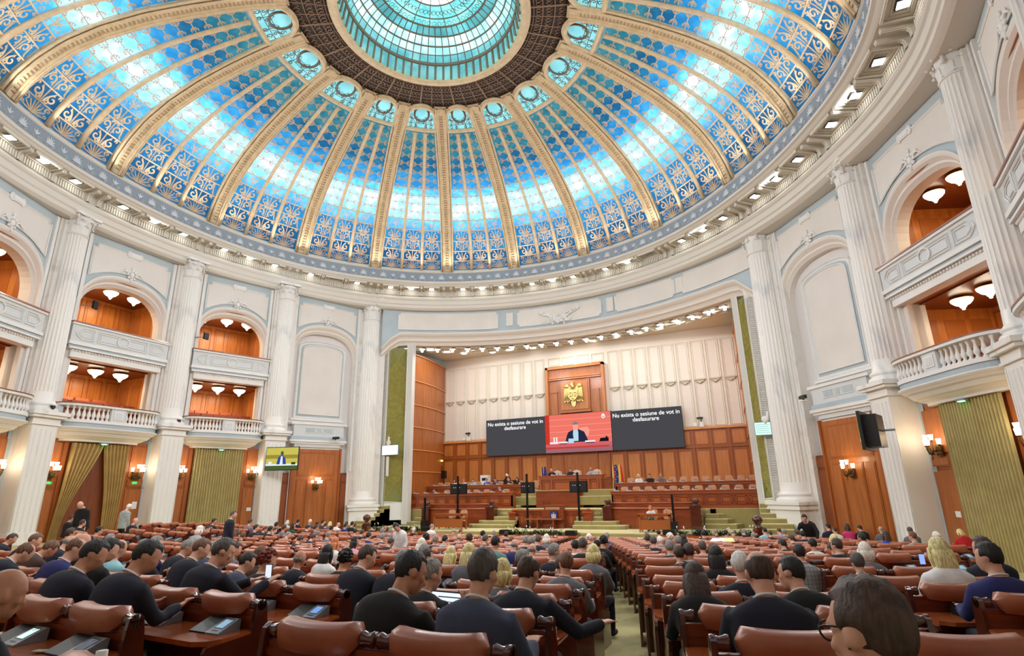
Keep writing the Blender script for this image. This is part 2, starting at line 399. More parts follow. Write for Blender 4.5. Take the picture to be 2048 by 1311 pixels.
    for sx in (-1, 1):
        for cc in ([(.1, .42), (.3, .62)], [(.2, .4), (.42, .60), (.5, .68)], [(.42, .3), (.6, .5), (.9, .56)], scroll(None, .66, .12, .12, 0, 1.2, 10), scroll(None, .3, .12, .11, 1, 1.2, 10, -1), scroll(None, .66, .36, .10, 1, 1.2, 10), scroll(None, .16, .36, .10, 1, 1.2, 10, -1), scroll(None, .72, .62, .12, 1, 1.2, 10), scroll(None, .62, .98, .10, 1, 1.2, 10, -1), scroll(None, .2, 1.12, .06, 1, 1., 8)):
            ribbon(mi_, [(x * sx, y) for x, y in cc], .017, lambda u, v, off: medmap(u, v, .04 + off * .4))
    mi_.build('medallion_ironwork', GOLDD, root)

# ---- main ribs
for k in range(20):
    t0 = RIBS[k]; rb = MB(); sl = np.linspace(0, S_MED1 + .012, 30)
    Rl = np.interp(sl, DS, DR)
    def off(d): return t0 + np.degrees(d / Rl)
    # stepped flat centre
    G = np.stack([domep(off(d), sl, o_) for d, o_ in ((-.42, .12), (-.42, -.05), (-.26, -.05), (-.25, -.16), (-.13, -.16), (-.12, -.10), (.12, -.10), (.13, -.16), (.25, -.16), (.26, -.05), (.42, -.05), (.42, .12))], 1)
    rb.grid(G, 0, False)
    if -20 < t0 < 216:
        for d in (-.40, .40): rb.tube(domep(off(d), sl, -.08), .075, 6)
        for d in (-.28, .28): rb.tube(domep(off(d), sl, -.17), .05, 5)
        for i, s in enumerate(np.linspace(.02, .93, 64)):
            r0 = np.interp(s, DS, DR); dd = np.degrees(.1 / r0); rb.tube(domep(np.array([t0 - dd, t0 + dd]), s, -.115), .022, 4, 1)
    o = rb.build('dome_rib', [GOLD, mat('rib_joint', (.62, .54, .42), .6)]); o['kind'] = 'structure'; o['label'] = 'stepped gold main rib of the dome between two glass bays'; o['group'] = 'gold main ribs of the dome'

# ---- crown: dark fretwork ring, cream lip, inner cupola
def crown(th, r, z): 
    th = np.radians(np.asarray(th, float)); return np.stack([C0[0] + r * np.cos(th), C0[1] + r * np.sin(th), np.broadcast_to(z, th.shape)], -1)
cr = MB(); TH = np.linspace(0, 360, 121)
cr.grid(np.stack([crown(TH, 7.35, 26.08), crown(TH, 4.9, 26.12)], 1), 0, True)
for i in range(60):
    t = i * 6 + 2.7; cr.tube(crown([t, t], np.array([7.2, 4.95]), 26.03), .05 if i % 3 == 0 else .025, 4, 1)
for rr in (6.9, 6.2, 5.6, 5.15): cr.tube(crown(TH[:-1], rr, 26.05), .022, 4, 1, closed=True)
rnd = random.Random(3)
for i in range(180):
    for rr, n_ in ((5.38, 1), (5.9, 1), (6.55, 1)):
        t = i * 2 + 1; q = [(rr + .17 * math.cos(a) * (1 - .5 * j / 6), t + np.degrees(.12 / rr) * math.sin(a) * (1 - .5 * j / 6)) for j, a in enumerate(np.linspace(0, 5.6, 7))]
        cr.tube(np.array([crown(b, a, 26.05) for a, b in q]), .018, 3, 1)
o = cr.build('ceiling_fretwork_ring', [BROWNP, mat('bronze_fret', (.55, .44, .36), .5)]); struct(o, 'dark brown fretwork ring around the glass cupola')
lp = MB()
prof = [(4.98, 26.14), (5.0, 25.98), (4.9, 25.90), (4.82, 25.92), (4.80, 25.86), (4.62, 25.84), (4.55, 25.90), (4.50, 26.0), (4.44, 26.1)]
lp.lathe(prof, (C0[0], C0[1], 0), 96, 0, True)
for i in range(20):  # cream spandrels between medallion heads
    t = RIBS[i]; th = np.array([t - 1.2, t + 1.2]); lp.add(np.concatenate([domep(np.array([t - 3.2, t + 3.2]), .985, -.02), domep(np.array([t + .8, t - .8]), .93, -.02)]), [[0, 1, 2, 3]])
o = lp.build('ceiling_cupola_lip', GOLD); struct(o, 'cream gilt lip around the glass cupola')
cu = group_empty('window_21', (0, 0, 0), 0, 'turquoise glass cupola at the crown of the dome')
CP = [(4.46, 25.98), (4.34, 26.9), (4.12, 27.35), (3.85, 27.7), (3.45, 28.02), (2.95, 28.22), (2.5, 28.33), (1.7, 28.42), (.05, 28.5)]
g = MB()
for i in range(8):
    a, b = CP[i], CP[i + 1]; g.grid(np.stack([crown(TH, a[0], a[1]), crown(TH, b[0], b[1])], 1), [0, 0, 1, 1, 2, 0, 0, 3][i], True)
g.build('cupola_glass', [art_glass('glass_turquoise', (.40, .72, .74), .75, (.58, .86, .86)), art_glass('glass_bright_turquoise', (.62, .88, .90), 1.0, (.86, .97, .98)), art_glass('glass_dim_teal', (.28, .56, .58), .6, (.40, .66, .68)), art_glass('glass_white_crown', (.93, .98, .97), 1.6, (1, 1, 1))], cu)
g = MB()
for i in range(60):
    t = i * 6
    g.tube(crown([t] * 2, np.array([CP[0][0] - .03, CP[1][0] - .03]), np.array([CP[0][1], CP[1][1]])), .075, 4)
    g.tube(np.array([crown(t, a - .03, b) for a, b in CP[1:6]]), .028, 4)
    if i % 3 == 0: g.tube(np.array([crown(t, a - .03, b) for a, b in CP[5:]]), .022, 4)
    for rr, z in ((2.72, 28.24), (2.1, 28.34)):
        q = [(rr + .18 * math.cos(a) * (1 - .5 * j / 7), t + np.degrees(.14 / rr) * math.sin(a) * (1 - .5 * j / 7)) for j, a in enumerate(np.linspace(0, 6, 8))]
        g.tube(np.array([crown(b, a, z) for a, b in q]), .016, 3)
for j, (a, b) in enumerate(CP[1:8]): g.tube(crown(TH[:-1], a - .03, b), [.10, .03, .05, .05, .06, .04, .05][j], 5, closed=True)
g.build('cupola_bars', mat('bronze_bars', (.50, .45, .38), .5), cu)

# outer shell behind the glass, and the lamps standing between shell and glass
sh = MB(); tt = np.linspace(0, 360, 61)
sh.grid(np.stack([domep(tt, s, 1.3) for s in np.linspace(-0.0, 1, 12)], 1), 0, True)
sh.lathe([(6.6, 27.3), (5.6, 28.6), (3.5, 29.8), (.01, 30.3)], (C0[0], C0[1], 0), 48)
o = sh.build('ceiling_outer_shell', mat('shell_white', (.9, .92, .95), .9)); struct(o, 'white outer shell behind the dome glass')
for k in range(20):
    t0, t1 = RIBS[k], RIBS[(k + 1) % 20]
    if t1 < t0: t1 += 360
    if not -20 < t0 < 216: continue
    for u in (.2, .5, .8):
        p = domep(t0 + (t1 - t0) * u, .375 + .02 * math.sin(k * 2.3 + u * 5), .62)
        lamp('POINT', 'dome_lamp', p.tolist(), 38.0, (.93, .97, 1.0), .28)
for k in range(6):
    a = k * 60 + 30; lamp('POINT', 'cupola_lamp', (C0[0] + 3.4 * math.cos(R(a)), C0[1] + 3.4 * math.sin(R(a)), 29.0), 38.0 * 1.1, (.95, 1, 1), .3)

# ---- ring frieze, coffered soffit and entablature
TT = np.arange(0, 361, 2.0)
PROF = [(.05, 19.42, 0), (-.005, 19.36, 0), (-.03, 19.28, 0), (-.03, 19.2, 0), (.01, 19.14, 0), (.03, 18.48, 1), (.0, 18.44, 0), (-.03, 18.38, 0), (-.02, 18.28, 0), (.04, 18.24, 0), (.09, 18.16, 0), (.12, 18.1, 2),
        (.64, 17.98, 2), (.66, 17.48, 2), (.56, 17.42, 0), (.53, 17.3, 0), (.56, 17.2, 0), (.60, 17.14, 0), (.62, 16.86, 0), (.66, 16.8, 0), (.66, 16.6, 0), (.72, 16.52, 0), (.78, 16.46, 0), (1.35, 16.46, 0)]
en = MB()
for i in range(len(PROF) - 1):
    a, b = PROF[i], PROF[i + 1]
    en.grid(np.stack([ringp(TT, a[0], a[1]), ringp(TT, b[0], b[1])], 1), b[2], False)
o = en.build('trim_1', [mat('entablature_plaster', (.86, .84, .80), .65), FRIEZE, SOFFIT]); struct(o, 'round cornice and entablature under the dome')
pal = MB()
NP = 150
for i in range(NP):
    t = i * 360 / NP; r0 = float(RRING(t)); k = 1 / r0
    def pm(x, y, o_): return ringp(t + np.degrees(np.asarray(x) * k), .02 - .0 * np.asarray(y) - np.asarray(o_), 18.55 + np.asarray(y))
    if i % 2 == 0:
        for a in (-68, -42, -20, 0, 20, 42, 68):
            L = .44 - .16 * abs(a) / 68; dx, dy = math.sin(R(a)), math.cos(R(a))
            P = [(0, .06), (dx * L * .55 - dy * .035, .06 + dy * L * .55 + dx * .035), (dx * L, .06 + dy * L), (dx * L * .55 + dy * .035, .06 + dy * L * .55 - dx * .035)]
            P = np.array(P); pal.add(np.concatenate([pm(P[:, 0], P[:, 1], .035), pm(P[:, 0], P[:, 1], .0)]), [[0, 1, 2, 3], [0, 4, 5, 1], [1, 5, 6, 2], [2, 6, 7, 3], [3, 7, 4, 0]])
    else:
        for a in (-35, 0, 35):
            L = .30; dx, dy = math.sin(R(a)), math.cos(R(a)); P = np.array([(0, .1), (dx * L * .5 - dy * .05, .1 + dy * L * .5), (dx * L, .1 + dy * L), (dx * L * .5 + dy * .05, .1 + dy * L * .5)])
            pal.add(np.concatenate([pm(P[:, 0], P[:, 1], .035), pm(P[:, 0], P[:, 1], .0)]), [[0, 1, 2, 3], [0, 4, 5, 1], [1, 5, 6, 2], [2, 6, 7, 3], [3, 7, 4, 0]])
    w_ = 2 * PI * r0 / NP
    q = scroll(None, w_ * .25, .02, .1, 0, 1.1, 8) ; pal.tube(pm(np.array(q)[:, 0], np.array(q)[:, 1], .02), .016, 3)
    q = scroll(None, -w_ * .25, .02, .1, PI, 1.1, 8, -1); pal.tube(pm(np.array(q)[:, 0], np.array(q)[:, 1], .02), .016, 3)
o = pal.build('trim_2', LEAF); struct(o, 'relief frieze of pale palmettes on grey blue')
cf = MB(); LIGHTS = []
def sof(th, a, dz=0): return ringp(th, a, 18.1 - (np.asarray(a) - .12) / .52 * .12 + dz)
ct = sorted(COLT)
for i in range(20):
    t0, t1 = ct[i], ct[(i + 1) % 20]
    if t1 < t0: t1 += 360
    r0 = float(RRING(t0)); gap = np.degrees(.42 / r0); cw = (t1 - t0 - 2 * gap) / 3
    for j in range(3):
        a, b = t0 + gap + j * cw, t0 + gap + (j + 1) * cw; m_ = np.degrees(.16 / r0)
        # frames, each a sunken step: list of (inset m, dz, mat)
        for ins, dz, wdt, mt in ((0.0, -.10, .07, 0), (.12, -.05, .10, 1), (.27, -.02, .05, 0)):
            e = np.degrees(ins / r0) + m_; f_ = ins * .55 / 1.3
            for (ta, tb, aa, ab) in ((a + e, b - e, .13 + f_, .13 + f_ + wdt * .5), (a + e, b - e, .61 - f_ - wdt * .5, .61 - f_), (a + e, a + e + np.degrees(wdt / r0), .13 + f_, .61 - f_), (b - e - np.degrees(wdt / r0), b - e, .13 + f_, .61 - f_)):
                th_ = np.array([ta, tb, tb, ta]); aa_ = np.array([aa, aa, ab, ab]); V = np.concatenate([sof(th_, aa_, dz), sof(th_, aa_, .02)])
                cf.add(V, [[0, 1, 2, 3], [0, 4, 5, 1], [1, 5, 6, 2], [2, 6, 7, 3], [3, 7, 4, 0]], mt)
        # dark field
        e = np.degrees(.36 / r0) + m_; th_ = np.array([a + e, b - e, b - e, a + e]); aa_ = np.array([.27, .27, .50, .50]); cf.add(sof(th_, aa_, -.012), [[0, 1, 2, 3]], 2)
        LIGHTS.append(((a + b) / 2, .385))
        # beads (egg and dart) round the frame
        for q in np.linspace(a + m_ * 1.6, b - m_ * 1.6, 15):
            for aa in (.155, .585): cf.sphere(sof(q, aa, -.10).tolist(), (.028, .028, .03), 0, 5, 4)
        # dentils
        nd = 12
        for q in np.linspace(a + m_, b - m_, nd):
            d_ = np.degrees(.035 / r0); th_ = np.array([q - d_, q + d_, q + d_, q - d_]); V = np.concatenate([ringp(th_, np.array([.58, .58, .66, .66]), 17.52), ringp(th_, np.array([.58, .58, .66, .66]), 17.86)])
            cf.add(V, [[3, 2, 1, 0], [4, 5, 6, 7], [0, 1, 5, 4], [1, 2, 6, 5], [3, 0, 4, 7]], 0)
        # brackets
    def bracket(tc, wd=.085):
        d_ = np.degrees(wd / r0)
        for dd, z_, mt in ((d_, 0, 0), (d_ * .45, -.03, 1)):
            path = [(.16, 18.08), (.17, 17.92 + z_), (.46, 17.88 + z_), (.52, 17.84 + z_), (.555, 17.74 + z_ * .5), (.56 - abs(z_) * .2, 17.5)]
            G = np.stack([np.stack([ringp(tc - dd, a_, zz) for a_, zz in path]), np.stack([ringp(tc + dd, a_, zz) for a_, zz in path])], 0)
            cf.grid(G, mt, False)
            for s_, e_ in ((-1, 1), (1, 1)):
                V = [ringp(tc + s_ * dd, a_, zz) for a_, zz in path] + [ringp(tc + s_ * dd, .66, 17.5), ringp(tc + s_ * dd, .66, 18.05)]
                cf.add(V, [list(range(len(V)))], 0)
    for j in (1, 2): bracket(t0 + gap + j * cw)
    bracket(t0 - gap * .62); bracket(t0 + gap * .62)
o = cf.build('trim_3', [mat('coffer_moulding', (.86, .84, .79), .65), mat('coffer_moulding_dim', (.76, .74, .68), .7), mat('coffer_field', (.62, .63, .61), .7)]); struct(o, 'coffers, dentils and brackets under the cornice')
# recessed lights
proto = None; cnt = 0
for i, (t, a) in enumerate(LIGHTS):
    if i % 13 == 12: continue
    p = sof(t, a, -.03); L_ = MB(); L_.bb(-.19, .19, -.17, .17, -.02, .02, 0)
    if proto is None:
        proto = thing('recessed_ceiling_light', 'square white recessed light set in a coffer of the ring cornice', 'ceiling light', p.tolist(), R(t), 'square lights in the ring cornice')
        L_.bb(-.22, .22, -.2, .2, -.005, .03, 1)
        f_ = MB(); f_.bb(-.22, .22, -.21, .21, -.01, .03); f_.build('light_frame', BLACKM, proto); g_ = MB(); g_.bb(-.18, .18, -.165, .165, -.03, .0); g_.build('light_panel', LAMPW, proto)
    else:
        r_ = proto.copy(); COL.objects.link(r_); r_.location = p.tolist(); r_.rotation_euler = (0, 0, R(t))
        for ch in proto.children:
            c_ = ch.copy(); COL.objects.link(c_); c_.parent = r_
    if i % 3 == 1:
        q = ringp(t, .1, 17.9); lamp('AREA', 'cornice_light', (p - np.array([0, 0, .14])).tolist(), 480.0, (1, .985, .96), .5, target=(C0[0] - (p[0] - C0[0]) * .9, C0[1] - (p[1] - C0[1]) * .9, 5.0), spread=R(140))
for i in range(40):   # cove lamps standing on the cornice and washing the foot of the dome
    t = i * 9; a = ringp(t, .06, 19.44); b = domep(t, .35, -.6); lamp('AREA', 'cove_light', domep(t, .012, -.42).tolist(), 48.0, (1, .96, .90), 1.6, target=b.tolist(), size_y=.12, spread=R(120))

# ------------------------------------------------------------------ columns
COLP = {-1: (-14.2, -24.1), 0: (-17.28, -18.44), 1: (-17.51, -12.06), 2: (-15.67, -6.45), 3: (-13.2, -.54), 4: (13.66, -.4), 5: (17.53, -6.12), 6: (20.01, -12.31), 7: (19.4, -18.9)}
def zfloor(x, y):
    d = 52.217 - math.hypot(x - .8, y - 18.7)
    return float(np.interp(d, [-8, 0, 3, 8.3, 10.2, 28, 60], [1.95, 1.65, 1.53, 1.09, 1.05, .0, .0]) + .35 * np.clip((-3 - x) / 6, 0, 1) * np.clip((-7 - y) / 6, 0, 1))
def capital(mb, z0, h, r, half=False):
    mb.lathe([(r * 1.0, z0 - .02), (r * 1.1, z0), (r * 1.12, z0 + .05), (r * 1.0, z0 + .09), (r * .98, z0 + h * .35), (r * 1.08, z0 + h * .6), (r * 1.35, z0 + h * .84)], seg=20, mat=0)
    for row, (zb, hh, n_, ph, out) in enumerate(((z0 + .08, h * .38, 8, 0, .20), (z0 + .1, h * .62, 8, PI / 8, .30))):
        for i in range(n_):
            a = ph + i * 2 * PI / n_; ca, sa = math.cos(a), math.sin(a); G = []
            for s in np.linspace(0, 1, 7):
                rr = r * (1.04 + out * s ** 3 * 1.4 + .03 * s); zz = zb + hh * (math.sin(s * PI * .56)); wv = r * .40 * (math.sin(PI * min(1, s * .8 + .2)) ** .6)
                if s > .85: zz -= hh * .10
                G.append([[rr * ca - q * wv * sa, rr * sa + q * wv * ca, zz] if abs(q) < .9 else [(rr - .04 * r) * ca - q * wv * sa, (rr - .04 * r) * sa + q * wv * ca, zz] for q in (-1, -.35, 0, .35, 1)])
            mb.grid(np.array(G), 0, True)
            mb.sphere((r * (1.04 + out * 1.45) * ca, r * (1.04 + out * 1.45) * sa, zb + hh * .9), (r * .13, r * .13, r * .10), 0, 6, 4)
    for i in range(4):
        a = PI / 4 + i * PI / 2; ca, sa = math.cos(a), math.sin(a)
        q = [(r * 1.1 + .12 * r, z0 + h * .45), (r * 1.3, z0 + h * .7), (r * 1.62, z0 + h * .86), (r * 1.72, z0 + h * .76), (r * 1.6, z0 + h * .68), (r * 1.52, z0 + h * .75)]
        mb.tube([(x * ca, x * sa, z) for x, z in q], [r * .12, r * .12, r * .12, r * .11, r * .08, r * .04], 5)
    P = []
    for i in range(4):
        a = i * PI / 2 + PI / 4; P.append((r * 1.9 * math.cos(a - .07), r * 1.9 * math.sin(a - .07))); P.append((r * 1.9 * math.cos(a + .07), r * 1.9 * math.sin(a + .07)))
        b = a + PI / 4; P.append((r * 1.26 * math.cos(b), r * 1.26 * math.sin(b)))
    mb.prism(P, z0 + h * .87, z0 + h); mb.box((0, 0, z0 + h * .95), (r * 2.75, r * 2.75, h * .06))
    for i in range(4): a = i * PI / 2; mb.sphere((r * 1.3 * math.cos(a), r * 1.3 * math.sin(a), z0 + h * .9), (r * .16, r * .16, r * .16), 0, 6, 4)
def make_column(r0, r1, zb, zt, zc):
    m = MB(); prof = [(r0 * 1.32, zb), (r0 * 1.36, zb + .06), (r0 * 1.36, zb + .12), (r0 * 1.30, zb + .18), (r0 * 1.16, zb + .20), (r0 * 1.14, zb + .27), (r0 * 1.24, zb + .31), (r0 * 1.24, zb + .36), (r0 * 1.12, zb + .42), (r0 * 1.03, zb + .5), (r0, zb + .9)]
    m.lathe(prof, seg=40)
    f = MB(); zz = np.linspace(zb + .9, zt - .1, 9); pr = [(r0, zb + .9)] + [(r0 + (r1 - r0) * ((z - zb) / (zt - zb)) ** 1.4, z) for z in zz] + [(r1, zt)]
    f.lathe(pr, seg=144, flute=24, fdepth=.045, f0=1, f1=len(pr) - 2, smooth=False)
    c = MB(); capital(c, zt, zc - zt, r1); return m, f, c
up = make_column(.56, .48, 7.0, 15.75, 16.86); lo = make_column(.70, .58, 2.38, 15.5, 17.3)
meshes = {}
for i, (x, y) in COLP.items():
    low = i in (3, 4); t = math.atan2(y - C0[1], x - C0[0])
    lab = {0: 'tall fluted marble column second from the left edge of the hall', 1: 'fluted marble column between the two lit balcony bays on the left', 2: 'fluted marble column beside the hanging left television', 3: 'giant marble column at the left edge of the stage opening', 4: 'giant marble column at the right edge of the stage opening', 5: 'fluted marble column above the right television', 6: 'fluted marble column at the right edge of the picture', -1: 'fluted marble column outside the left edge', 7: 'fluted marble column outside the right edge'}[i]
    g = group_empty('column', (x, y, 0), t, lab)
    key = 'lo' if low else 'up'
    if key not in meshes:
        a = [mb.build(n_, MARBLE, g) for mb, n_ in zip(lo if low else up, ('column_base', 'fluted_shaft', 'capital'))]; meshes[key] = a
        if True: a[2].data.materials[0] = WHITE
    else:
        for s_ in meshes[key]: c_ = s_.copy(); COL.objects.link(c_); c_.parent = g
    zf = zfloor(x, y); p = MB()     # local x points outward (behind the column)
    if low:
        p.bb(.15, .9, -1.12, 1.12, zf, 16.5); p.bb(.05, .3, -.86, .86, 2.3, 16.4)
        p.bb(-.92, .6, -.92, .92, zf - .1, 2.02, 1); p.bb(-1.02, .6, -1.02, 1.02, 2.02, 2.12, 1); p.bb(-.98, .6, -.98, .98, 2.12, 2.24, 1); p.bb(-1.06, .6, -1.06, 1.06, 2.24, 2.38, 1)
        p.bb(-.97, .6, -.97, .97, zf - .1, zf + .5, 1)
    else:
        p.bb(.12, .6, -.78, .78, 6.9, 16.5); p.bb(-.02, .3, -.66, .66, 6.9, 16.4)
        p.bb(-.62, .6, -.60, .60, zf - .2, 6.4, 1); p.bb(-.70, .6, -.68, .68, 6.4, 6.48, 1); p.bb(-.66, .6, -.64, .64, 6.48, 6.72, 1); p.bb(-.82, .6, -.80, .80, 6.72, 6.84, 1); p.bb(-.9, .6, -.86, .86, 6.84, 7.0, 1)
        p.bb(-.68, .6, -.66, .66, zf - .2, zf + .45, 1)
        for q in np.linspace(-.36, .36, 4): p.tube([(-.62, q, zf + .5), (-.62, q, 6.2)], .055, 6, 1, smooth=False)
        for q in (-.56, .56): p.tube([(-.63, q, zf + .5), (-.63, q, 6.3)], .02, 4, 1)
    p.build('pier', [mat('warm_marble', (.90, .885, .86), .4, kind='marble', col2=(.80, .78, .74), scale=.8), MARBLE], g)

# ------------------------------------------------------------------ bays between the columns
def arch_curve(hw, zs, zt, n=22, e=.80):
    a = np.linspace(0, PI, n); c = np.cos(a); return np.c_[hw * np.sign(c) * np.abs(c) ** e, zs + (zt - zs) * np.abs(np.sin(a)) ** e]
def notch_poly(hw, z0, z1, arch=None, nt=.16):
    """cream field with stepped top corners; bottom either flat or following an arch (z at side, z at middle)"""
    P = [(-hw, z0), (-hw, z1 - nt), (-hw + nt, z1 - nt), (-hw + nt, z1), (hw - nt, z1), (hw - nt, z1 - nt), (hw, z1 - nt), (hw, z0)]
    if arch: P += [(u, arch[0] + (arch[1] - arch[0]) * (1 - (abs(u) / hw) ** 2.2)) for u in np.linspace(hw * .93, -hw * .93, 15)]
    return P
def ornament(mb, u, w, z, s=1.0, mt=0):
    mb.sphere((u, w, z), (.14 * s, .09 * s, .17 * s), mt, 8, 6)
    for a in range(0, 360, 45): mb.sphere((u + .22 * s * math.cos(R(a)), w, z + .25 * s * math.sin(R(a))), (.09 * s, .06 * s, .09 * s), mt, 6, 4)
    for sx in (-1, 1):
        mb.tube([(u + sx * (.2 + .45 * t) * s, w, z + (.04 + .12 * math.sin(t * 4)) * s) for t in np.linspace(0, 1, 7)], [.06 * s, .07 * s, .06 * s, .05 * s, .04 * s, .03 * s, .015 * s], 5, mt)
        mb.sphere((u + sx * .4 * s, w, z + .22 * s), (.07 * s, .05 * s, .07 * s), mt, 6, 4)
    mb.tube([(u, w, z - .2 * s), (u, w - .02, z - .45 * s)], [.09 * s, .03 * s], 6, mt); mb.sphere((u, w, z + .42 * s), (.06 * s, .05 * s, .12 * s), mt, 6, 4)
def cartouche(mb, u, w, z, mt=0):
    mb.bb(u - .3, u + .3, w - .03, w, z - .14, z + .14, mt); mb.bb(u - .24, u + .24, w - .05, w, z - .08, z + .08, mt)
    for sx in (-1, 1): mb.sphere((u + sx * .36, w, z), (.08, .05, .17), mt, 6, 5); mb.sphere((u + sx * .3, w, z + .15), (.06, .05, .06), mt, 6, 4); mb.sphere((u + sx * .3, w, z - .15), (.06, .05, .06), mt, 6, 4)
def outline(mb, P, w, r, mt, z=None): mb.tube([(u, w, q) for u, q in P], r, 4, mt, smooth=False, closed=True)
SCONCES = []; CHAND = []
def jamb_path(hw, zs, zt, zb): c = arch_curve(hw, zs, zt); return np.concatenate([[[hw, zb]], c, [[-hw, zb]]])
def wood_wall(m, hw, z0, z1, w, n, mt, mtf, rail=None):
    m.bb(-hw, hw, w, w + .1, z0, z1, mt); s = 2 * hw / n
    for i in range(n):
        u = -hw + s * (i + .5); q = s / 2 - .10
        for (a, b, c, d) in ((u - q, u + q, z0 + .25, z0 + .31), (u - q, u + q, z1 - .3, z1 - .24), (u - q, u - q + .05, z0 + .25, z1 - .24), (u + q - .05, u + q, z0 + .25, z1 - .24)): m.bb(a, b, w - .035, w, c, d, mtf)
        m.bb(u - q + .14, u + q - .14, w - .02, w, z0 + .42, z1 - .42, mt)
def sconce_at(T, u, w, z, label, big=1.0): SCONCES.append((T, u, w, z, label, big))
BAYLAB = {(-1, 0): 'left wall bay at the very left edge', (0, 1): 'left wall bay with the parted gold curtain', (1, 2): 'left wall bay with the closed gold curtain', (2, 3): 'blank niche bay left of the stage', (4, 5): 'blank niche bay right of the stage', (5, 6): 'right wall bay with balcony and closed curtain', (6, 7): 'right wall bay at the right edge'}
WN = {(-1, 0): 'wall_left_rear', (0, 1): 'wall_left_middle', (1, 2): 'wall_left_front', (2, 3): 'wall_left_niche', (4, 5): 'wall_right_niche', (5, 6): 'wall_right_front', (6, 7): 'wall_right_rear'}
BAYT = {}
for (ia, ib) in BAYLAB:
    A = np.array(COLP[ia]); B = np.array(COLP[ib]); Uv = B - A; L = float(np.hypot(*Uv)); Uv = Uv / L; Wv = np.array([-Uv[1], Uv[0]]); M = (A + B) / 2
    rz = math.atan2(Uv[1], Uv[0]); root = group_empty(WN[(ia, ib)], (M[0], M[1], 0), rz, BAYLAB[(ia, ib)])
    BAYT[(ia, ib)] = (M, rz, L)
    def W2(u, w, z, M=M, Uv=Uv, Wv=Wv): return (M[0] + Uv[0] * u + Wv[0] * w, M[1] + Uv[1] * u + Wv[1] * w, z)
    niche = (ia, ib) in ((2, 3), (4, 5)); H = L / 2; zf = zfloor(*M) - .3
    hw = min(2.15, H - .95) if not niche else H - 1.0; ow = hw + .33
    ZS, ZT = 12.1, 14.03; zb = 7.0 if not niche else (.2)
    # upper plaster wall with arched hole
    m = MB(); c = arch_curve(ow, ZS, 14.62)
    V = [(u, .42, z) for u, z in c] + [(u, .42, 16.55) for u, z in c]; n = len(c)
    m.add(V, [[i + 1, i, n + i, n + i + 1] for i in range(n - 1)], 0)
    for s in (-1, 1): x0, x1 = sorted((s * ow, s * H)); m.add([(x0, .42, zf), (x1, .42, zf), (x1, .42, 16.55), (x0, .42, 16.55)], [[0, 1, 2, 3]], 0)
    m.build('blue_wall_field', BLUE, root)
    m = MB()
    lv = [(ow, 14.62, .42), (ow, 14.62, .34), (ow - .06, 14.54, .32), (ow - .12, 14.44, .36), (ow - .16, 14.36, .44), (ow - .20, 14.28, .52), (ow - .22, 14.18, .52), (ow - .27, 14.10, .60), (ow - .33, ZT, .66), (ow - .33, ZT, 1.15 if not niche else .95)]
    G = np.array([[(u, w_, z) for u, z in jamb_path(a, ZS, b, zb)] for a, b, w_ in lv]); m.grid(G[::-1], 0, False)
    m.build('arch_moulding', mat('arch_plaster', (.90, .87, .835), .6), root)
    m = MB(); P = notch_poly(H - 1.08, 14.2, 16.02, (14.2, 14.86), .17)
    pl = [(u, z) for u, z in P]; m.prism(pl, .38, .43, 0, 'xz'); outline(m, pl, .37, .035, 1); outline(m, [(u * .965, z + (.05 if z < 15 else -.05)) for u, z in pl], .37, .015, 1)
    m.build('cream_field', [CREAM, WHITE], root)
    m = MB(); ornament(m, 0, .34, 14.88, .95); cartouche(m, 0, .36, 16.02); m.build('plaster_ornament', WHITE, root)
    # light corner strips beside the columns
    m = MB()
    for s in (-1, 1): m.bb(s * (H - .78), s * (H - .95), .30, .42, 7.0 if not niche else 4.6, 16.4)
    m.build('edge_strip', WHITE, root)
    if not niche:
        # upper parapet
        m = MB(); m.bb(-H + .72, H - .72, .02, .42, 10.55, 11.45, 0); m.bb(-H + .68, H - .68, -.06, .46, 11.42, 11.52, 1); m.bb(-H + .66, H - .66, -.1, .48, 11.52, 11.58, 3)
        m.bb(-H + .68, H - .68, -.04, .42, 10.42, 10.58, 1); m.bb(-H + .72, H - .72, .04, .5, 10.30, 10.44, 2); m.bb(-H + .74, H - .74, -.02, .5, 10.22, 10.30, 1)
        m.bb(-H + .9, H - .9, .12, .6, 9.83, 10.22, 1)
        for q in np.arange(-H + .95, H - .9, .15): m.sphere((q, .10, 10.15), (.06, .05, .06), 1, 6, 4)
        for a, b in ((-1.25, 1.25),): outline(m, [(a, 10.72), (b, 10.72), (b, 11.28), (a, 11.28)], .0, .03, 1); outline(m, [(a + .1, 10.82), (b - .1, 10.82), (b - .1, 11.18), (a + .1, 11.18)], .0, .018, 1)
        m.tube([(.30 * math.cos(t), -.01, 11.0 + .26 * math.sin(t)) for t in np.linspace(0, 2 * PI, 17)[:-1]], .035, 5, 1, closed=True)
        for s in (-1, 1):
            e_ = H - .95; P = [(1.45, 10.72), (e_ - .25, 10.72), (e_ - .05, 10.88), (e_ + .02, 11.0), (e_ - .05, 11.12), (e_ - .25, 11.28), (1.45, 11.28)]
            outline(m, [(s * u, z) for u, z in P], 0, .03, 1); outline(m, [(s * (1.55 + (u - 1.45) * .72), 11 + (z - 11) * .62) for u, z in P], 0, .018, 1)
        m.build('upper_parapet', [mat('parapet_plaster', (.83, .845, .85), .6), WHITE, BLUE, REDW], root)
        # balustrade balcony, bulging towards the hall
        hb = H - .62
        def bulge(k, hw_=hb, n=33, d=1.0): u = np.linspace(-hw_, hw_, n); return np.c_[u, .42 - d * (1.12 * (1 - np.abs(u / hw_) ** 5) ** .45 + .0)]
        m = MB()
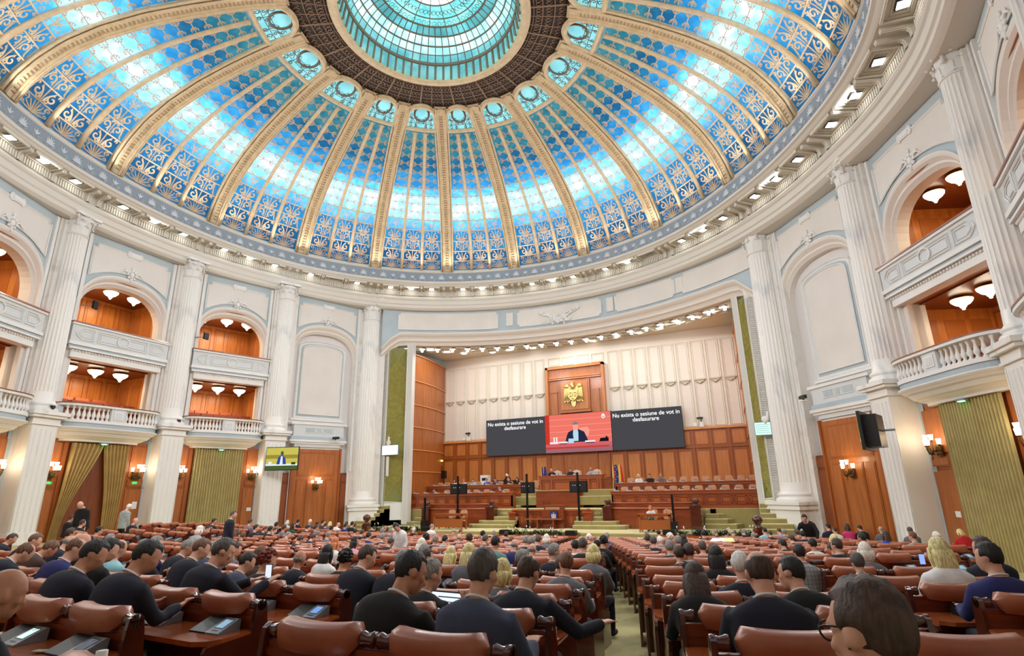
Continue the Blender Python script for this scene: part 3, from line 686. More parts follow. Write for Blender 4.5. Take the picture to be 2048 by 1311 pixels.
        for (z0, z1, k, d, mt) in ((7.44, 7.54, hb, 1.04, 1), (7.54, 7.58, hb + .02, 1.06, 3), (6.66, 6.80, hb, 1.0, 1)):
            c = bulge(0, k, 33, d); P = np.concatenate([c, [[k, .5], [-k, .5]]]); m.prism([tuple(p) for p in P], z0, z1, mt, 'xy')
        m.prism([tuple(p) for p in np.concatenate([bulge(0, hb - .05, 33, .96), [[hb - .05, .5], [-hb + .05, .5]]])], 6.46, 6.66, 2, 'xy')
        levels = [(hb + .03, 1.03, 6.46), (hb + .03, 1.03, 6.42), (hb - .02, .98, 6.36), (hb - .06, .95, 6.34), (hb - .14, .88, 6.26), (hb - .2, .80, 6.24), (hb - .22, .78, 6.20), (hb - .32, .68, 6.08), (hb - .42, .58, 6.05), (hb - .5, .52, 6.0), (hb - .62, .40, 5.95), (hb - .7, .34, 5.93), (hb - .7, .34, 5.84), (hb - .9, .0, 5.84)]
        G = np.array([[(u, w_, z) for u, w_ in bulge(0, a, 33, d)] for a, d, z in levels]); m.grid(G, 1, False)
        m.bb(-.35, .35, -.68, -.50, 6.8, 7.44, 0); m.bb(-.22, .22, -.71, -.66, 6.92, 7.32, 1); m.bb(-.16, .16, -.72, -.66, 6.98, 7.26, 0)
        for s in (-1, 1): m.bb(s * (hb - .02), s * (hb - .35), -.12, .4, 6.8, 7.44, 0)
        m.build('balcony_front', [mat('parapet_plaster', (.83, .845, .85)), WHITE, BLUE, REDW], root)
        m = MB(); bp = [(.075, 6.80), (.075, 6.85), (.045, 6.87), (.05, 6.91), (.088, 6.99), (.085, 7.06), (.05, 7.18), (.036, 7.28), (.05, 7.34), (.07, 7.38), (.07, 7.44)]
        for s in (-1, 1):
            for q in np.linspace(.46, hb - .42, 9): w_ = .42 - 1.06 * (1 - (q / hb) ** 5) ** .45 + .09; m.lathe([(a, b) for a, b in bp], (s * q, w_, 0), 8)
        m.build('balustrade', WHITE, root)
        # middle storey frame and rooms behind
        m = MB()
        for s in (-1, 1): m.bb(s * hw, s * (H - .9), .42, .95, 7.0, 10.0, 0); m.bb(s * (hw - .08), s * (hw + .06), .40, .5, 7.0, 9.85, 0)
        m.bb(-H, H, .44, 5.2, 6.5, 7.0, 1); m.bb(-H, H, .5, 5.2, 9.86, 10.35, 1); m.bb(-H - .4, H + .4, .45, 5.2, 14.3, 14.6, 1)
        m.build('gallery_slabs', [CREAM, mat('gallery_ceiling_wood', (.62, .36, .16), .5)], root)
        for (z0, z1, nm, dz) in ((7.0, 9.86, 'lower', .55), (10.3, 14.3, 'upper', .9)):
            m = MB(); wood_wall(m, H - .35, z0 + dz, z1, 4.2, 6, 0, 1); m.bb(-H + .35, H - .35, 4.05, 4.3, z0, z0 + dz, 2)
            for s in (-1, 1):
                m.bb(s * (H - .38), s * (H - .5), .95, 4.2, z0, z1, 0)
                for q in (1.5, 2.6, 3.6): m.bb(s * (H - .52), s * (H - .5), q - .4, q + .4, z0 + .9, z1 - .5, 1)
            m.bb(-H + .4, H - .4, .95, 4.2, z1 - .06, z1 + .02, 2)
            m.build('gallery_panelling', [mat('gallery_wood', (.80, .50, .22), .35, kind='noise', col2=(.70, .40, .16), scale=2.2, stretch=(3, 3, .4), coat=.2), mat('gallery_wood_frame', (.66, .38, .16), .35), WOODD], root)
            for s_, (wq, zq) in enumerate(((1.7, z0 + .12), (3.0, z0 + .45))):
                b = MB(); b.bb(-H + .6, H - .6, wq, wq + .75, z0 - .0, zq + .42, 0); b.bb(-H + .6, H - .6, wq - .1, wq + .12, zq + .42, zq + .72, 1)
                for q in np.linspace(-H + 1.05, H - 1.05, 6): b.bb(q - .33, q + .33, wq + .35, wq + .55, zq + .42, zq + .95, 2)
                tag(b.build('gallery_bench', [REDW, DARKW, mat('red_leather', (.66, .33, .20), .5)], None, loc=(M[0], M[1], 0), rz=rz), 'gallery seats, %s row, %s gallery, %s' % (['front', 'back'][s_], nm, BAYLAB[(ia, ib)]), 'bench', 'gallery seat rows')
            for j, q in enumerate((-1.3, 0, 1.3)):
                CHAND.append((W2(q, 1.9, z1 - .1), '%s in %s gallery, %s' % (['left', 'middle', 'right'][j], nm, BAYLAB[(ia, ib)])))
            lamp('AREA', 'gallery_light', W2(0, 2.3, z1 - .45), 105.0, (1, .80, .52), 3.2, target=W2(0, 2.5, z0), size_y=1.6)
            lamp('POINT', 'gallery_glow', W2(0, 2.6, z1 - 1.2), 105.0 * .35, (1, .80, .52), .5)
        # ground storey: wood wall, curtain
        m = MB(); m.bb(-H + .5, H - .5, .45, .6, zf, 5.95, 0)
        for s in (-1, 1):
            m.bb(s * 1.42, s * 1.60, .36, .45, zf, 5.84, 1); m.bb(s * 1.60, s * (H - .55), .42, .46, 3.62, 3.66, 1)
            m.bb(s * 1.68, s * (H - .7), .40, .45, 3.72, 4.08, 1); m.bb(s * 1.75, s * (H - .78), .385, .45, 3.78, 4.02, 2); m.bb(s * 1.66, s * (H - .66), .41, .45, zf + .2, 3.55, 2)
            m.bb(s * 1.68, s * (H - .7), .41, .45, 4.2, 5.75, 2)
        m.bb(-1.45, 1.45, .40, .45, zf, 5.8, 3)
        m.build('wood_panelling', [WOOD, mat('panel_frame_wood', (.62, .33, .13), .35), WOOD, WOODD], root)
        for s in (-1, 1): sconce_at(W2, s * 2.02 if (ia, ib) != (-1, 0) else s * 2.0, .36, 4.5, ('left' if s < 0 else 'right') + ' side, ' + BAYLAB[(ia, ib)], 1.0)
        c = MB()
        if (ia, ib) == (0, 1):
            rod = thing('parted_curtain', 'gold curtain parted and swept open before the left doorway', 'curtain', (M[0], M[1], 0), rz)
            for s, cen, top0, top1 in ((-1, -1, -1.35, .12), (1, 1, .12, 1.38)):
                G = []
                for i, v in enumerate(np.linspace(0, 1, 22)):
                    z = 5.78 - v * (5.78 - zf - .35); pinch = math.sin(min(1, v * 1.05) * PI / 2) ** 1.3
                    if s < 0: a, b = top0 - .25 * v, top1 * (1 - pinch) + (-1.25) * pinch + .15 * max(0, v - .9)
                    else: a, b = top0 * (1 - pinch) + .62 * pinch + (.35 * max(0, v - .75)), top1 - .10 * v
                    row = []
                    for u in np.linspace(0, 1, 61): row.append((a + (b - a) * u, .24 + .085 * math.sin(u * 44 + v * 1.5) * (1 - .3 * v) - .1 * math.sin(v * PI) * 1, z + .18 * math.sin(u * PI) * v * (0)))
                    G.append(row)
                q = MB(); q.grid(np.array(G), 0, True); q.build('curtain_panel', mat('gold_curtain', (.72, .60, .36), .6, kind='noise', col2=(.66, .54, .31), scale=3), rod)
        else:
            G = [[(u, .24 + .07 * math.sin(u * 46 + .6 * math.sin(u * 9)), z) for u in np.linspace(-1.38, 1.38, 150)] for z in np.linspace(5.82, zf + .05, 6)]
            c.grid(np.array(G), 0, True); o = c.build('closed_curtain', mat('olive_gold_curtain', (.74, .68, .46), .6, kind='noise', col2=(.69, .63, .41), scale=3), None, loc=(M[0], M[1], 0), rz=rz)
            tag(o, 'closed pleated olive gold curtain, ' + BAYLAB[(ia, ib)], 'curtain')
        e = MB(); e.bb(-.2, .2, -.0, .12, 5.76, 5.84, 0); e.bb(-.1, .1, -.02, .10, 5.735, 5.76, 1)
        o = e.build('exit_light', [GREYP, emis('green_glow', (.55, 1, .7), 5)], None, loc=(M[0], M[1], 0), rz=rz); tag(o, 'green light over the curtain, ' + BAYLAB[(ia, ib)], 'exit light')
    else:
        # niche
        m = MB(); m.bb(-H + .4, H - .4, .95, 1.05, zf, 14.3, 0); m.build('niche_back', mat('niche_plaster', (.885, .87, .865), .7), root)
        m = MB(); P = [(-1.42, 8.35), (-1.42, 12.75)] + [(1.42 * math.sin(t), 12.75 + .5 * math.cos(t) ** .8 if abs(t) < PI / 2 - 1e-6 else 12.75) for t in np.linspace(-PI / 2 + .3, PI / 2 - .3, 13)] + [(1.42, 12.75), (1.42, 8.35)]
        P2 = [(u * 1.2, 8.35 - .28 if z < 9 else 8.35 + (z - 8.35) * 1.055) for u, z in P]
        m.prism(P2, .88, .95, 1, 'xz'); m.prism([(u * 1.1, 8.35 - .14 if z < 9 else 8.35 + (z - 8.35) * 1.027) for u, z in P], .86, .95, 2, 'xz'); m.prism(P, .83, .95, 0, 'xz'); outline(m, P, .82, .05, 1); outline(m, P2, .87, .06, 1)
        m.bb(-1.9, 1.9, .83, .95, 7.94, 8.06, 1)
        m.build('arched_panel', [CREAM, WHITE, BLUE], root)
        m = MB(); m.bb(-1.75, 1.75, .45, .95, 6.85, 7.62, 0); m.bb(-1.95, 1.95, .38, .95, 7.62, 7.76, 1); m.bb(-1.9, 1.9, .40, .95, 6.62, 6.85, 2); m.bb(-1.98, 1.98, .34, .95, 6.48, 6.62, 1); m.bb(-1.85, 1.85, .42, .95, 6.36, 6.48, 1); m.bb(-1.6, 1.6, .5, .95, 6.15, 6.36, 0)
        for a, b in ((-.95, -.3), (-.18, .18), (.3, .95)): outline(m, [(a, 7.08), (b, 7.08), (b, 7.42), (a, 7.42)], .44, .025, 1); m.bb(a + .07, b - .07, .43, .46, 7.13, 7.37, 2)
        m.build('stone_ledge', [mat('parapet_plaster', (.83, .845, .85)), WHITE, BLUE], root)
        m = MB(); m.bb(-1.75, 1.75, .60, .95, zf, 6.15, 1); m.bb(-1.6, 1.6, .52, .9, zf, 6.03, 0); m.bb(-1.28, 1.28, .49, .6, 4.3, 5.8, 2); m.bb(-1.2, 1.2, .475, .6, 4.38, 5.72, 0)
        for a, b in ((-1.28, -.72), (-.6, .6), (.72, 1.28)): m.bb(a, b, .49, .6, zf + .3, 4.08, 2); m.bb(a + .06, b - .06, .475, .6, zf + .4, 4.0, 0)
        m.bb(-1.7, -1.58, .44, .6, zf, 6.1, 2); m.bb(1.58, 1.7, .44, .6, zf, 6.1, 2)
        m.build('door_panel', [WOOD, WHITE, mat('panel_frame_wood', (.62, .33, .13))], root)
        m = MB()
        for s in (-1, 1): m.bb(s * 1.75, s * (H - .8), .62, .95, zf, 4.5, 0); m.bb(s * 1.85, s * (H - .95), .59, .65, 3.95, 4.35, 1); m.bb(s * 1.85, s * (H - .95), .59, .65, zf + .2, 3.8, 1)
        m.build('side_panelling', [WOODD, mat('side_wood', (.56, .29, .12), .4)], root)
        sconce_at(W2, 0, .42, 3.85, '' + BAYLAB[(ia, ib)], 1.0)

# rear of the hall behind the camera
m = MB(); th = np.arange(-14, -146, -6) ; th = np.concatenate([[-14], np.arange(-20, -146, -6)])
G = np.stack([np.stack([C0[0] + 24 * np.cos(np.radians(th)), C0[1] - 4 + 24 * np.sin(np.radians(th)), th * 0 + z], -1) for z in (-1.0, 6, 12, 17.2)], 1); m.grid(G, 0, False)
struct(m.build('wall_rear', CREAM), 'plain cream rear wall of the hall')
m = MB(); tb = np.arange(-20, -150, -5.0); G = np.stack([ringp(tb, 1.0, 16.5), np.stack([C0[0] + 25 * np.cos(np.radians(tb)), C0[1] - 4 + 25 * np.sin(np.radians(tb)), tb * 0 + 16.5], -1)], 1); m.grid(G, 0, False)
struct(m.build('ceiling_rear', CREAM), 'flat cream ceiling over the rear rows')

# ------------------------------------------------------------------ wall lamps and gallery lamps
def cup(mb, c, s=1.0):
    mb.lathe([(.0, 0), (.055 * s, .0), (.062 * s, .02 * s), (.07 * s, .10 * s), (.085 * s, .19 * s), (.078 * s, .19 * s), (.055 * s, .03 * s)], c, 10)
SHADE = emis('sconce_shade_glow', (1, .93, .80), 7.0)
def make_sconce(loc, rz, label):
    t = thing('wall_sconce', label, 'wall lamp', loc, rz, 'bronze five-cup wall sconces')
    m = MB(); m.bb(-.16, .16, -.05, .03, -.42, -.05); m.tube([(0, -.03, -.2), (0, -.3, -.28), (0, -.34, -.12)], .03, 6)
    m.sphere((0, -.3, -.3), (.07, .07, .1), 0, 8, 6); m.tube([(0, -.3, -.38), (0, -.3, -.56)], [.035, .01], 6)
    pos = [(-.30, -.18, -.02), (.30, -.18, -.02), (-.11, -.34, .14), (.12, -.30, .14), (.0, -.44, -.04)]
    for x, y, z in pos: m.tube([(0, -.28, -.28), (x * .6, -.28 + (y + .28) * .6, -.36), (x, y, -.2), (x, y, z)], .017, 5); m.lathe([(.03, -.06), (.05, -.02), (.035, 0)], (x, y, z), 8)
    for k in range(6): a = k * 60; m.sphere((.12 * math.cos(R(a)), -.07, -.24 + .14 * math.sin(R(a))), (.035, .03, .035), 0, 5, 4)
    m.build('bronze_bracket', mat('aged_bronze', (.42, .32, .17), .4, .7), t)
    for p in pos: c = MB(); cup(c, p); c.build('glass_shade', SHADE, t)
    return t
sc0 = None; index_kids()
for (T, u, w_, z, lab, big) in SCONCES:
    p = T(u, w_, z); q = T(u + 1, w_, z); rz = math.atan2(q[1] - p[1], q[0] - p[0])
    if sc0 is None: sc0 = make_sconce(p, rz, 'bronze five-cup wall lamp, ' + lab); index_kids()
    else: copy_tree(sc0, None, p, rz, 'bronze five-cup wall lamp, ' + lab)
    l = T(u, w_ - .55, z + .35); lamp('POINT', 'sconce_light', l, 12.0, (1, .74, .42), .12)
CH0 = None
for p, lab in CHAND:
    lab = 'white bowl lamp, ' + lab
    if CH0 is None:
        CH0 = thing('gallery_bowl_lamp', lab, 'ceiling lamp', p, 0, 'glass bowl lamps of the galleries')
        m = MB(); m.lathe([(.0, -.46), (.05, -.45), (.06, -.38), (.10, -.36), (.12, -.30), (.24, -.24), (.34, -.13), (.36, -.06), (.0, -.05)], seg=16); m.build('glass_bowl', emis('bowl_glow', (1, .93, .80), 6.0), CH0)
        m = MB(); m.lathe([(.10, -.05), (.37, -.05), (.37, -.02), (.12, .0), (.12, .08), (.0, .08)], seg=16); m.build('ceiling_rose', BRASS, CH0); index_kids()
    else: copy_tree(CH0, None, p, 0, lab)

# ------------------------------------------------------------------ stage opening
ST = MB(); tt = np.linspace(46.2, 133.6, 45)
def lint(th, w_, z): r = RWALL(th) + w_; t = np.radians(th); return np.stack([C0[0] + r * np.cos(t), C0[1] + r * np.sin(t), np.broadcast_to(z, np.shape(th))], -1)
# corner rounding of the opening
def zc(th, z0, drop=1.25, wd=4.6):
    e = np.minimum(th - 47.2, 133.0 - th); return z0 - drop * np.clip(1 - e / wd, 0, 1) ** 2.4
f = MB(); f.grid(np.stack([lint(tt, .0, 16.55), lint(tt, .0, zc(tt, 14.72))], 1), 0, False); struct(f.build('wall_stage_lintel', BLUE), 'blue grey curved band over the stage opening')
f = MB(); lv = [(0, 14.76), (-.08, 14.76), (-.10, 14.68), (-.04, 14.58), (.04, 14.5), (.14, 14.42), (.2, 14.30), (.22, 14.16), (.34, 14.08), (.42, 13.96), (.46, 13.86), (1.6, 13.86)]
f.grid(np.stack([lint(tt, a, zc(tt, b)) for a, b in lv], 1), 0, False)
for th, s in ((46.9, 1), (133.3, -1)):
    q = np.array([[ (lint(np.array([th - s * .35 * 0]), a, 0)[0][0] + s * (14.76 - b) * -.35 * 0, lint(np.array([th]), a, 0)[0][1], 0) for a, b in lv]])
struct(f.build('trim_4', mat('arch_plaster', (.90, .87, .835))), 'cream moulded edge of the stage opening')
f = MB()
cen = [(56.5, 6.9, 1), (68, 1.1, 0), (78.5, 5.6, 2), (89, 1.1, 0), (100, 5.7, 2), (110.5, 1.1, 0), (122.8, 6.6, 1)]
cen = [(55.0, 4.2, 1), (63.4, 1.05, 0), (73.6, 5.0, 2), (83.4, 1.05, 0), (94.5, 5.6, 2), (105.3, 1.05, 0), (118.0, 6.8, 1)]
cen = [(54.2, 4.9, 1), (62.6, 1.0, 0), (70.8, 4.6, 2), (79.2, 1.0, 0), (91.5, 6.6, 2), (103.6, 1.0, 0), (118.2, 7.6, 1)]
for c_, wm, k in cen:
    hwm = wm / 2; n_ = 13; dd = np.degrees(1 / 18.5)
    P = notch_poly(hwm, 14.98 if k else 15.12, 16.28 if k else 16.16, None, .16 if k else .0)
    if k == 2: P = [(-hwm + .16, 14.98), (-hwm + .16, 15.14), (-hwm, 15.14)] + P[1:-1] + [(hwm, 15.14), (hwm - .16, 15.14), (hwm - .16, 14.98)]
    if k == 0: P = [(-hwm / 2, 15.12), (-hwm / 2, 16.16), (hwm / 2, 16.16), (hwm / 2, 15.12)]
    # subdivide the long edges so that the field bends with the wall
    Q = []
    for i in range(len(P)):
        a, b = np.array(P[i]), np.array(P[(i + 1) % len(P)]); nn = max(1, int(abs(b[0] - a[0]) / .5))
        for j in range(nn): Q.append(a + (b - a) * j / nn)
    Q = np.array(Q)
    us = np.unique(np.round(Q[:, 0], 3)); zlo = min(Q[:, 1]); zhi = max(Q[:, 1])
    G = np.stack([lint(c_ + us * -dd, -.05, zlo + (.16 if k == 2 else 0) * (np.abs(us) > hwm - .15)), lint(c_ + us * -dd, -.05, zhi - (.16 if k else 0) * (np.abs(us) > hwm - .15))], 1); f.grid(G, 0, False)
    f.tube(lint(c_ - Q[:, 0] * dd, -.06, Q[:, 1]), .035, 4, 1, smooth=False, closed=True)
struct(f.build('trim_5', [CREAM, WHITE]), 'cream fields on the band over the stage')
f = MB(); rnd = random.Random(5)
def tw(a0, L, n=26, sx=1):
    for i in range(n):
        k = i / n; x = sx * (.15 + L * k); z = 15.3 + x * sx * math.tan(R(a0)) + rnd.uniform(-.12, .12); a = rnd.uniform(-1, 1)
        p = lint(np.array([91.5 - np.degrees(x / 18.4)]), -.12, z)[0]; f.sphere(p, (rnd.uniform(.05, .13), .05, rnd.uniform(.03, .09)), 0, 5, 4)
tw(24, 1.45, 40, 1); tw(20, 1.45, 40, -1); tw(-15, .7, 20, 1); tw(-15, .7, 20, -1)
for i in range(60):
    x = rnd.gauss(0, .42); z = 15.25 + rnd.gauss(0, .2); p = lint(np.array([91.5 - np.degrees(x / 18.4)]), -.13, z)[0]; f.sphere(p, (rnd.uniform(.05, .12), .06, rnd.uniform(.05, .12)), 0, 5, 4)
for s in (-1, 1): f.tube(lint(91.5 - s * np.degrees(np.linspace(0, 1.6, 6) / 18.4), -.12, 15.2 + np.linspace(0, .62, 6)), .04, 5)
tag(f.build('plaster_trophy', WHITE), 'white plaster leaf and torch relief above the middle of the stage', 'relief')

# jambs: ribbed white strip, gold lattice panel, grey pier
LAT = mat('gold_lattice', (.72, .68, .36), .45, kind='noise', col2=(.62, .58, .28), scale=4); LATB = mat('green_panel', (.50, .51, .26), .6)
for s, lab in ((-1, 'left'), (1, 'right')):
    g = group_empty('wall_stage_' + lab, (0, 0, 0), 0, 'white and gold lattice reveal on the %s of the stage' % lab)
    xi = 12.25 if s < 0 else 12.55; m = MB()
    m.bb(s * xi, s * 14.4, .55, .9, -.2, 14.6, 0)
    for q in np.arange(1.5, 13.4, .12): m.bb(s * (xi + .16), s * (xi + .40), .50, .56, q, q + .07, 1)
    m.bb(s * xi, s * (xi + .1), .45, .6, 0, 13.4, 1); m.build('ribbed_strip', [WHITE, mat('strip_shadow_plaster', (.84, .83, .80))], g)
    x0, x1 = (11.1, 12.3) if s < 0 else (12.15, 12.62)
    m = MB(); 
    xa = 12.32 if s < 0 else 12.6; xb = 11.2 if s < 0 else 12.1; ya, yb = .6, 1.5
    def LP(k, z, o=0): x = xa + (xb - xa) * k; y = ya + (yb - ya) * k; return (s * (x - o * .6), y - o * .8, z)
    m.add([LP(0, 2.55), LP(1, 2.55), LP(1, 13.6), LP(0, 13.6)], [[0, 1, 2, 3]], 1)
    for i in range(-8, 75):
        for d in (-1, 1):
            zs = 2.55 + i * .17; P = [LP(k, zs + d * k * 1.25 * (xa - xb + .45), .03) for k in (0, .5, 1)]
            P = [p for p in P]
            if min(p[2] for p in P) < 2.5 or max(p[2] for p in P) > 13.7: continue
            m.tube(P, .022, 4, 0, smooth=False)
    m.build('lattice_panel', [LAT, LATB], g)
    m = MB()
    for (k0, k1, z0, z1) in ((-.04, 1.04, 1.3, 2.5),): m.add([LP(k0, z0, .04), LP(k1, z0, .04), LP(k1, z1, .04), LP(k0, z1, .04)], [[0, 1, 2, 3]], 0)
    m.tube([LP(-.0, 2.5, .05), LP(1, 2.5, .05), LP(1, 13.7, .05)], .06, 4)
    px = 11.15 if s < 0 else 12.1
    m.bb(s * (px - .0), s * (px - .42 if s < 0 else px - .28), 1.35, 1.75, 1.0, 13.86, 1); m.bb(s * px, s * (px + .06), 1.3, 1.5, 1.0, 13.86, 0)
    m.build('grey_pier', [WHITE, mat('pale_grey_pier', (.86, .85, .83), .6)], g)
    # wooden side wall, gently bowed
    m = MB(); n = 14; xs0, xs1 = (10.95, 11.75) if s < 0 else (12.0, 11.5); P = []
    for i in range(n + 1):
        k = i / n; x = xs0 + (xs1 - xs0) * k - (.55 if s < 0 else .1) * math.sin(k * PI) * .5; P.append((s * x, 1.6 + 6.1 * k))
    G = np.array([[(x, y, z) for x, y in P] for z in (1.0, 13.3)]); m.grid(G[:, ::-s] if s else G, 0, True)
    for z in (4.55, 6.1, 7.75, 9.4, 11.2, 13.2): m.tube([(x - s * .03, y, z) for x, y in P], .05, 5, 1)
    for k in (4, 9): m.tube([(P[k][0] - s * .02, P[k][1], 1), (P[k][0] - s * .02, P[k][1], 13.3)], .015, 4, 1)
    if s < 0:
        for k0, y0, y1 in ((0, 6.3, 7.1),): m.bb(-11.62, -11.5, y0, y1, 2.9, 5.1, 2)
    m.build('curved_wood_wall', [WOODL if s > 0 else WOOD, mat('wood_bead', (.84, .56, .30), .35), WOODD], g)
# stage ceiling with coffers and lights
m = MB(); A_ = lint(tt, .44, 13.87); B_ = A_.copy(); B_[:, 0] *= .92; B_[:, 1] = 7.8; m.grid(np.stack([A_, B_], 1), 0, False)
sl = []
for i in range(26):
    th = 48.5 + i * 3.35
    if th > 133: break
    for j, ww in enumerate((1.15, 2.0)):
        p = lint(np.array([th]), ww, 13.82)[0]
        if p[1] > 7.3: continue
        t = R(th); sl.append((th, p))
        for (da, dr, la, lr) in ((-.40, 0, .04, .62), (.40, 0, .04, .62), (0, -.31, .80, .04), (0, .31, .80, .04)):
            c_ = (p[0] + dr * math.cos(t) - da * math.sin(t), p[1] + dr * math.sin(t) + da * math.cos(t), 13.80); m.box(c_, (lr, la, .10), 1, t)
struct(m.build('ceiling_stage', [mat('stage_ceiling', (.87, .83, .75), .7), SOFFIT]), 'cream coffered ceiling over the stage')
pr = None
for i in range(25):
    th = 49.5 + i * 3.4
    p = lint(np.array([th]), 1.15, 13.78)[0]
    if pr is None:
        pr = thing('stage_ceiling_light', 'square white downlight in the curved row over the stage', 'ceiling light', p.tolist(), R(th), 'square downlights over the stage')
        a = MB(); a.bb(-.13, .13, -.2, .2, -.03, .02); a.build('light_panel', LAMPW, pr); a = MB(); a.bb(-.17, .17, -.24, .24, -.02, .04); a.build('light_frame', GREYP, pr)
        a = MB(); a.lathe([(.0, -.2), (.09, -.2), (.1, -.16), (.1, -.02)], (.18, 0, 0), 10); a.build('spot_head', LAMPW, pr); index_kids()
    else: copy_tree(pr, None, p.tolist(), R(th))
for i, (x, y) in enumerate([(-10.4, 3.2), (-9.6, 4.4), (-8.8, 5.7), (-6.6, 6.5), (-5.0, 6.3), (3.6, 6.6), (5.2, 6.3), (6.8, 5.8), (8.4, 5.1), (9.6, 4.4), (10.6, 3.6), (-3.2, 6.8), (1.6, 6.9)]):
    a = MB(); a.lathe([(.0, -.03), (.2, -.03), (.24, .0), (.24, .05)], seg=16); tag(a.build('round_ceiling_light', LAMPW, None, loc=(x, y, 13.84)), 'round white downlight set into the stage ceiling', 'ceiling light', 'round downlights of the stage ceiling')
for x in (-9, -4.5, 0, 4.5, 9): lamp('AREA', 'stage_light', (x, 5.6 - abs(x) * .3, 13.5), 115.0, (1, .93, .82), 1.6, target=(x * .9, 4.0, 3))
for x in (-8, 0, 8): lamp('AREA', 'stage_wall_wash', (x, 6.0 - abs(x) * .2, 13.5), 115.0 * .25, (1, .95, .87), 1.2, target=(x, 7.6, 8))

# ------------------------------------------------------------------ back wall of the stage
YB = 7.6
m = MB(); m.bb(-12.2, 12.0, YB, YB + .3, 6.9, 14.1, 0)
xs = np.linspace(-11.65, -2.5, 10); pan = [(a, b) for a, b in zip(xs[:-1], xs[1:])]; xs2 = np.linspace(2.45, 11.45, 10); pan += [(a, b) for a, b in zip(xs2[:-1], xs2[1:])]
for a, b in pan:
    c_ = (a + b) / 2; hw_ = (b - a) / 2
    for q, o_, r_ in ((hw_ - .09, -.05, .035), (hw_ - .2, -.03, .02)): outline(m, [(c_ - q, 7.1), (c_ + q, 7.1), (c_ + q, 13.0 - (.09 if q < hw_ - .1 else 0)), (c_ - q, 13.0 - (.09 if q < hw_ - .1 else 0))], YB + o_ * .5, r_, 1)
    m.bb(c_ - .36, c_ + .36, YB - .16, YB, 10.22, 10.32, 2); m.bb(c_ - .26, c_ + .26, YB - .11, YB, 10.10, 10.22, 2); m.sphere((c_, YB - .05, 10.06), (.16, .08, .09), 2, 8, 5)
for q in np.linspace(-1.75, 1.75, 4): outline(m, [(q - .48, 12.35), (q + .48, 12.35), (q + .48, 12.98), (q - .48, 12.98)], YB - .02, .035, 1); outline(m, [(q - .38, 12.45), (q + .38, 12.45), (q + .38, 12.88), (q - .38, 12.88)], YB - .02, .018, 1)
struct(m.build('wall_stage_back_upper', [mat('stage_plaster', (.90, .87, .84), .7), mat('stage_mould', (.88, .86, .80), .6), SOFFIT]), 'pale upper back wall of the stage with tall moulded panels')
m = MB(); m.bb(-12.2, 12.0, YB - .12, YB + .3, 1.0, 6.95, 0); m.bb(-12.2, 12.0, YB - .28, YB, 6.86, 7.0, 3); m.bb(-12.2, 12.0, YB - .22, YB, 5.62, 5.72, 1)
n = 20; s = 23.3 / n
for i in range(n):
    x = -11.75 + s * (i + .5)
    if abs(x) < 2.3: continue
    m.bb(x - s / 2 - .09, x - s / 2 + .09, YB - .2, YB, 1.0, 6.9, 1)
    for z0, z1 in ((5.8, 6.8), (2.6, 5.5)):
        m.bb(x - s / 2 + .12, x + s / 2 - .12, YB - .15, YB - .10, z0, z1, 1); m.bb(x - s / 2 + .2, x + s / 2 - .2, YB - .135, YB - .16, z0 + .08, z1 - .08, 2)
for x in (-2.35, -1.3, 1.3, 2.35): m.bb(x - .07, x + .07, YB - .2, YB, 1.0, 6.0, 1)
struct(m.build('wall_stage_back_lower', [WOOD, mat('panel_frame_wood', (.62, .33, .13)), WOODL, mat('wood_bead', (.84, .56, .30))]), 'orange wood panelled lower back wall of the stage')
t = thing('wooden_emblem_frame', 'tall carved wood frame behind the gilded eagle emblem', 'frame', (0, 0, 0))
m = MB(); m.bb(-2.35, 2.2, YB - .25, YB, 6.9, 12.15, 0)
for a in (-2.4, 2.05): m.bb(a, a + .2, YB - .42, YB, 6.9, 12.2, 1)
m.bb(-2.4, 2.25, YB - .42, YB, 12.02, 12.22, 1); m.bb(-2.15, 2.0, YB - .36, YB, 11.3, 11.42, 1); m.bb(-2.15, 2.0, YB - .40, YB, 11.15, 11.25, 1); m.build('outer_frame', [WOOD, WOODL], t)
m = MB(); m.bb(-1.25, 1.1, YB - .40, YB, 8.7, 11.05, 1); m.bb(-1.13, .98, YB - .46, YB, 8.82, 10.93, 0); m.bb(-1.3, 1.15, YB - .5, YB, 8.6, 8.75, 1)
for a in (-1.95, 1.35): m.bb(a, a + .45, YB - .32, YB, 7.0, 10.2, 1); m.bb(a - .02, a + .5, YB - .36, YB, 10.2, 10.3, 1)
m.build('centre_panel', [WOODL, WOOD], t)
# eagle
t = thing('gilded_eagle_emblem', 'gilded eagle coat of arms on the wood panel above the screens', 'emblem', (-.13, YB - .5, 9.95))
m = MB()
for s in (-1, 1):
    P = [(.12, .42), (.28, .62), (.46, .74), (.62, .66), (.70, .42), (.72, .05), (.70, -.35), (.76, -.62), (.55, -.5), (.45, -.62), (.36, -.42), (.22, -.30)]
    m.prism([(s * a, b) for a, b in P][::s], -.05, .02, 0, 'xz')
    for q in range(6): m.tube([(s * (.25 + q * .085), -.07, .5 - q * .03), (s * (.3 + q * .085), -.08, -.05 - q * .04), (s * (.28 + q * .09), -.06, -.5 + q * .0)], [.035, .045, .02], 5)
    m.sphere((s * .5, -.04, .62), (.2, .08, .16), 0, 8, 6)
    m.tube([(s * .2, -.05, -.4), (s * .36, -.08, -.55), (s * .3, -.09, -.68)], [.09, .06, .03], 6)
m.build('wing', GILT, t)
m = MB(); m.sphere((0, -.05, 0), (.3, .12, .55), 0, 12, 9); m.tube([(0, -.06, .4), (-.02, -.08, .62), (-.1, -.12, .76)], [.16, .12, .1], 8); m.sphere((-.06, -.1, .78), (.12, .1, .1), 0, 8, 6); m.tube([(-.14, -.12, .78), (-.28, -.14, .74)], [.05, .01], 6)
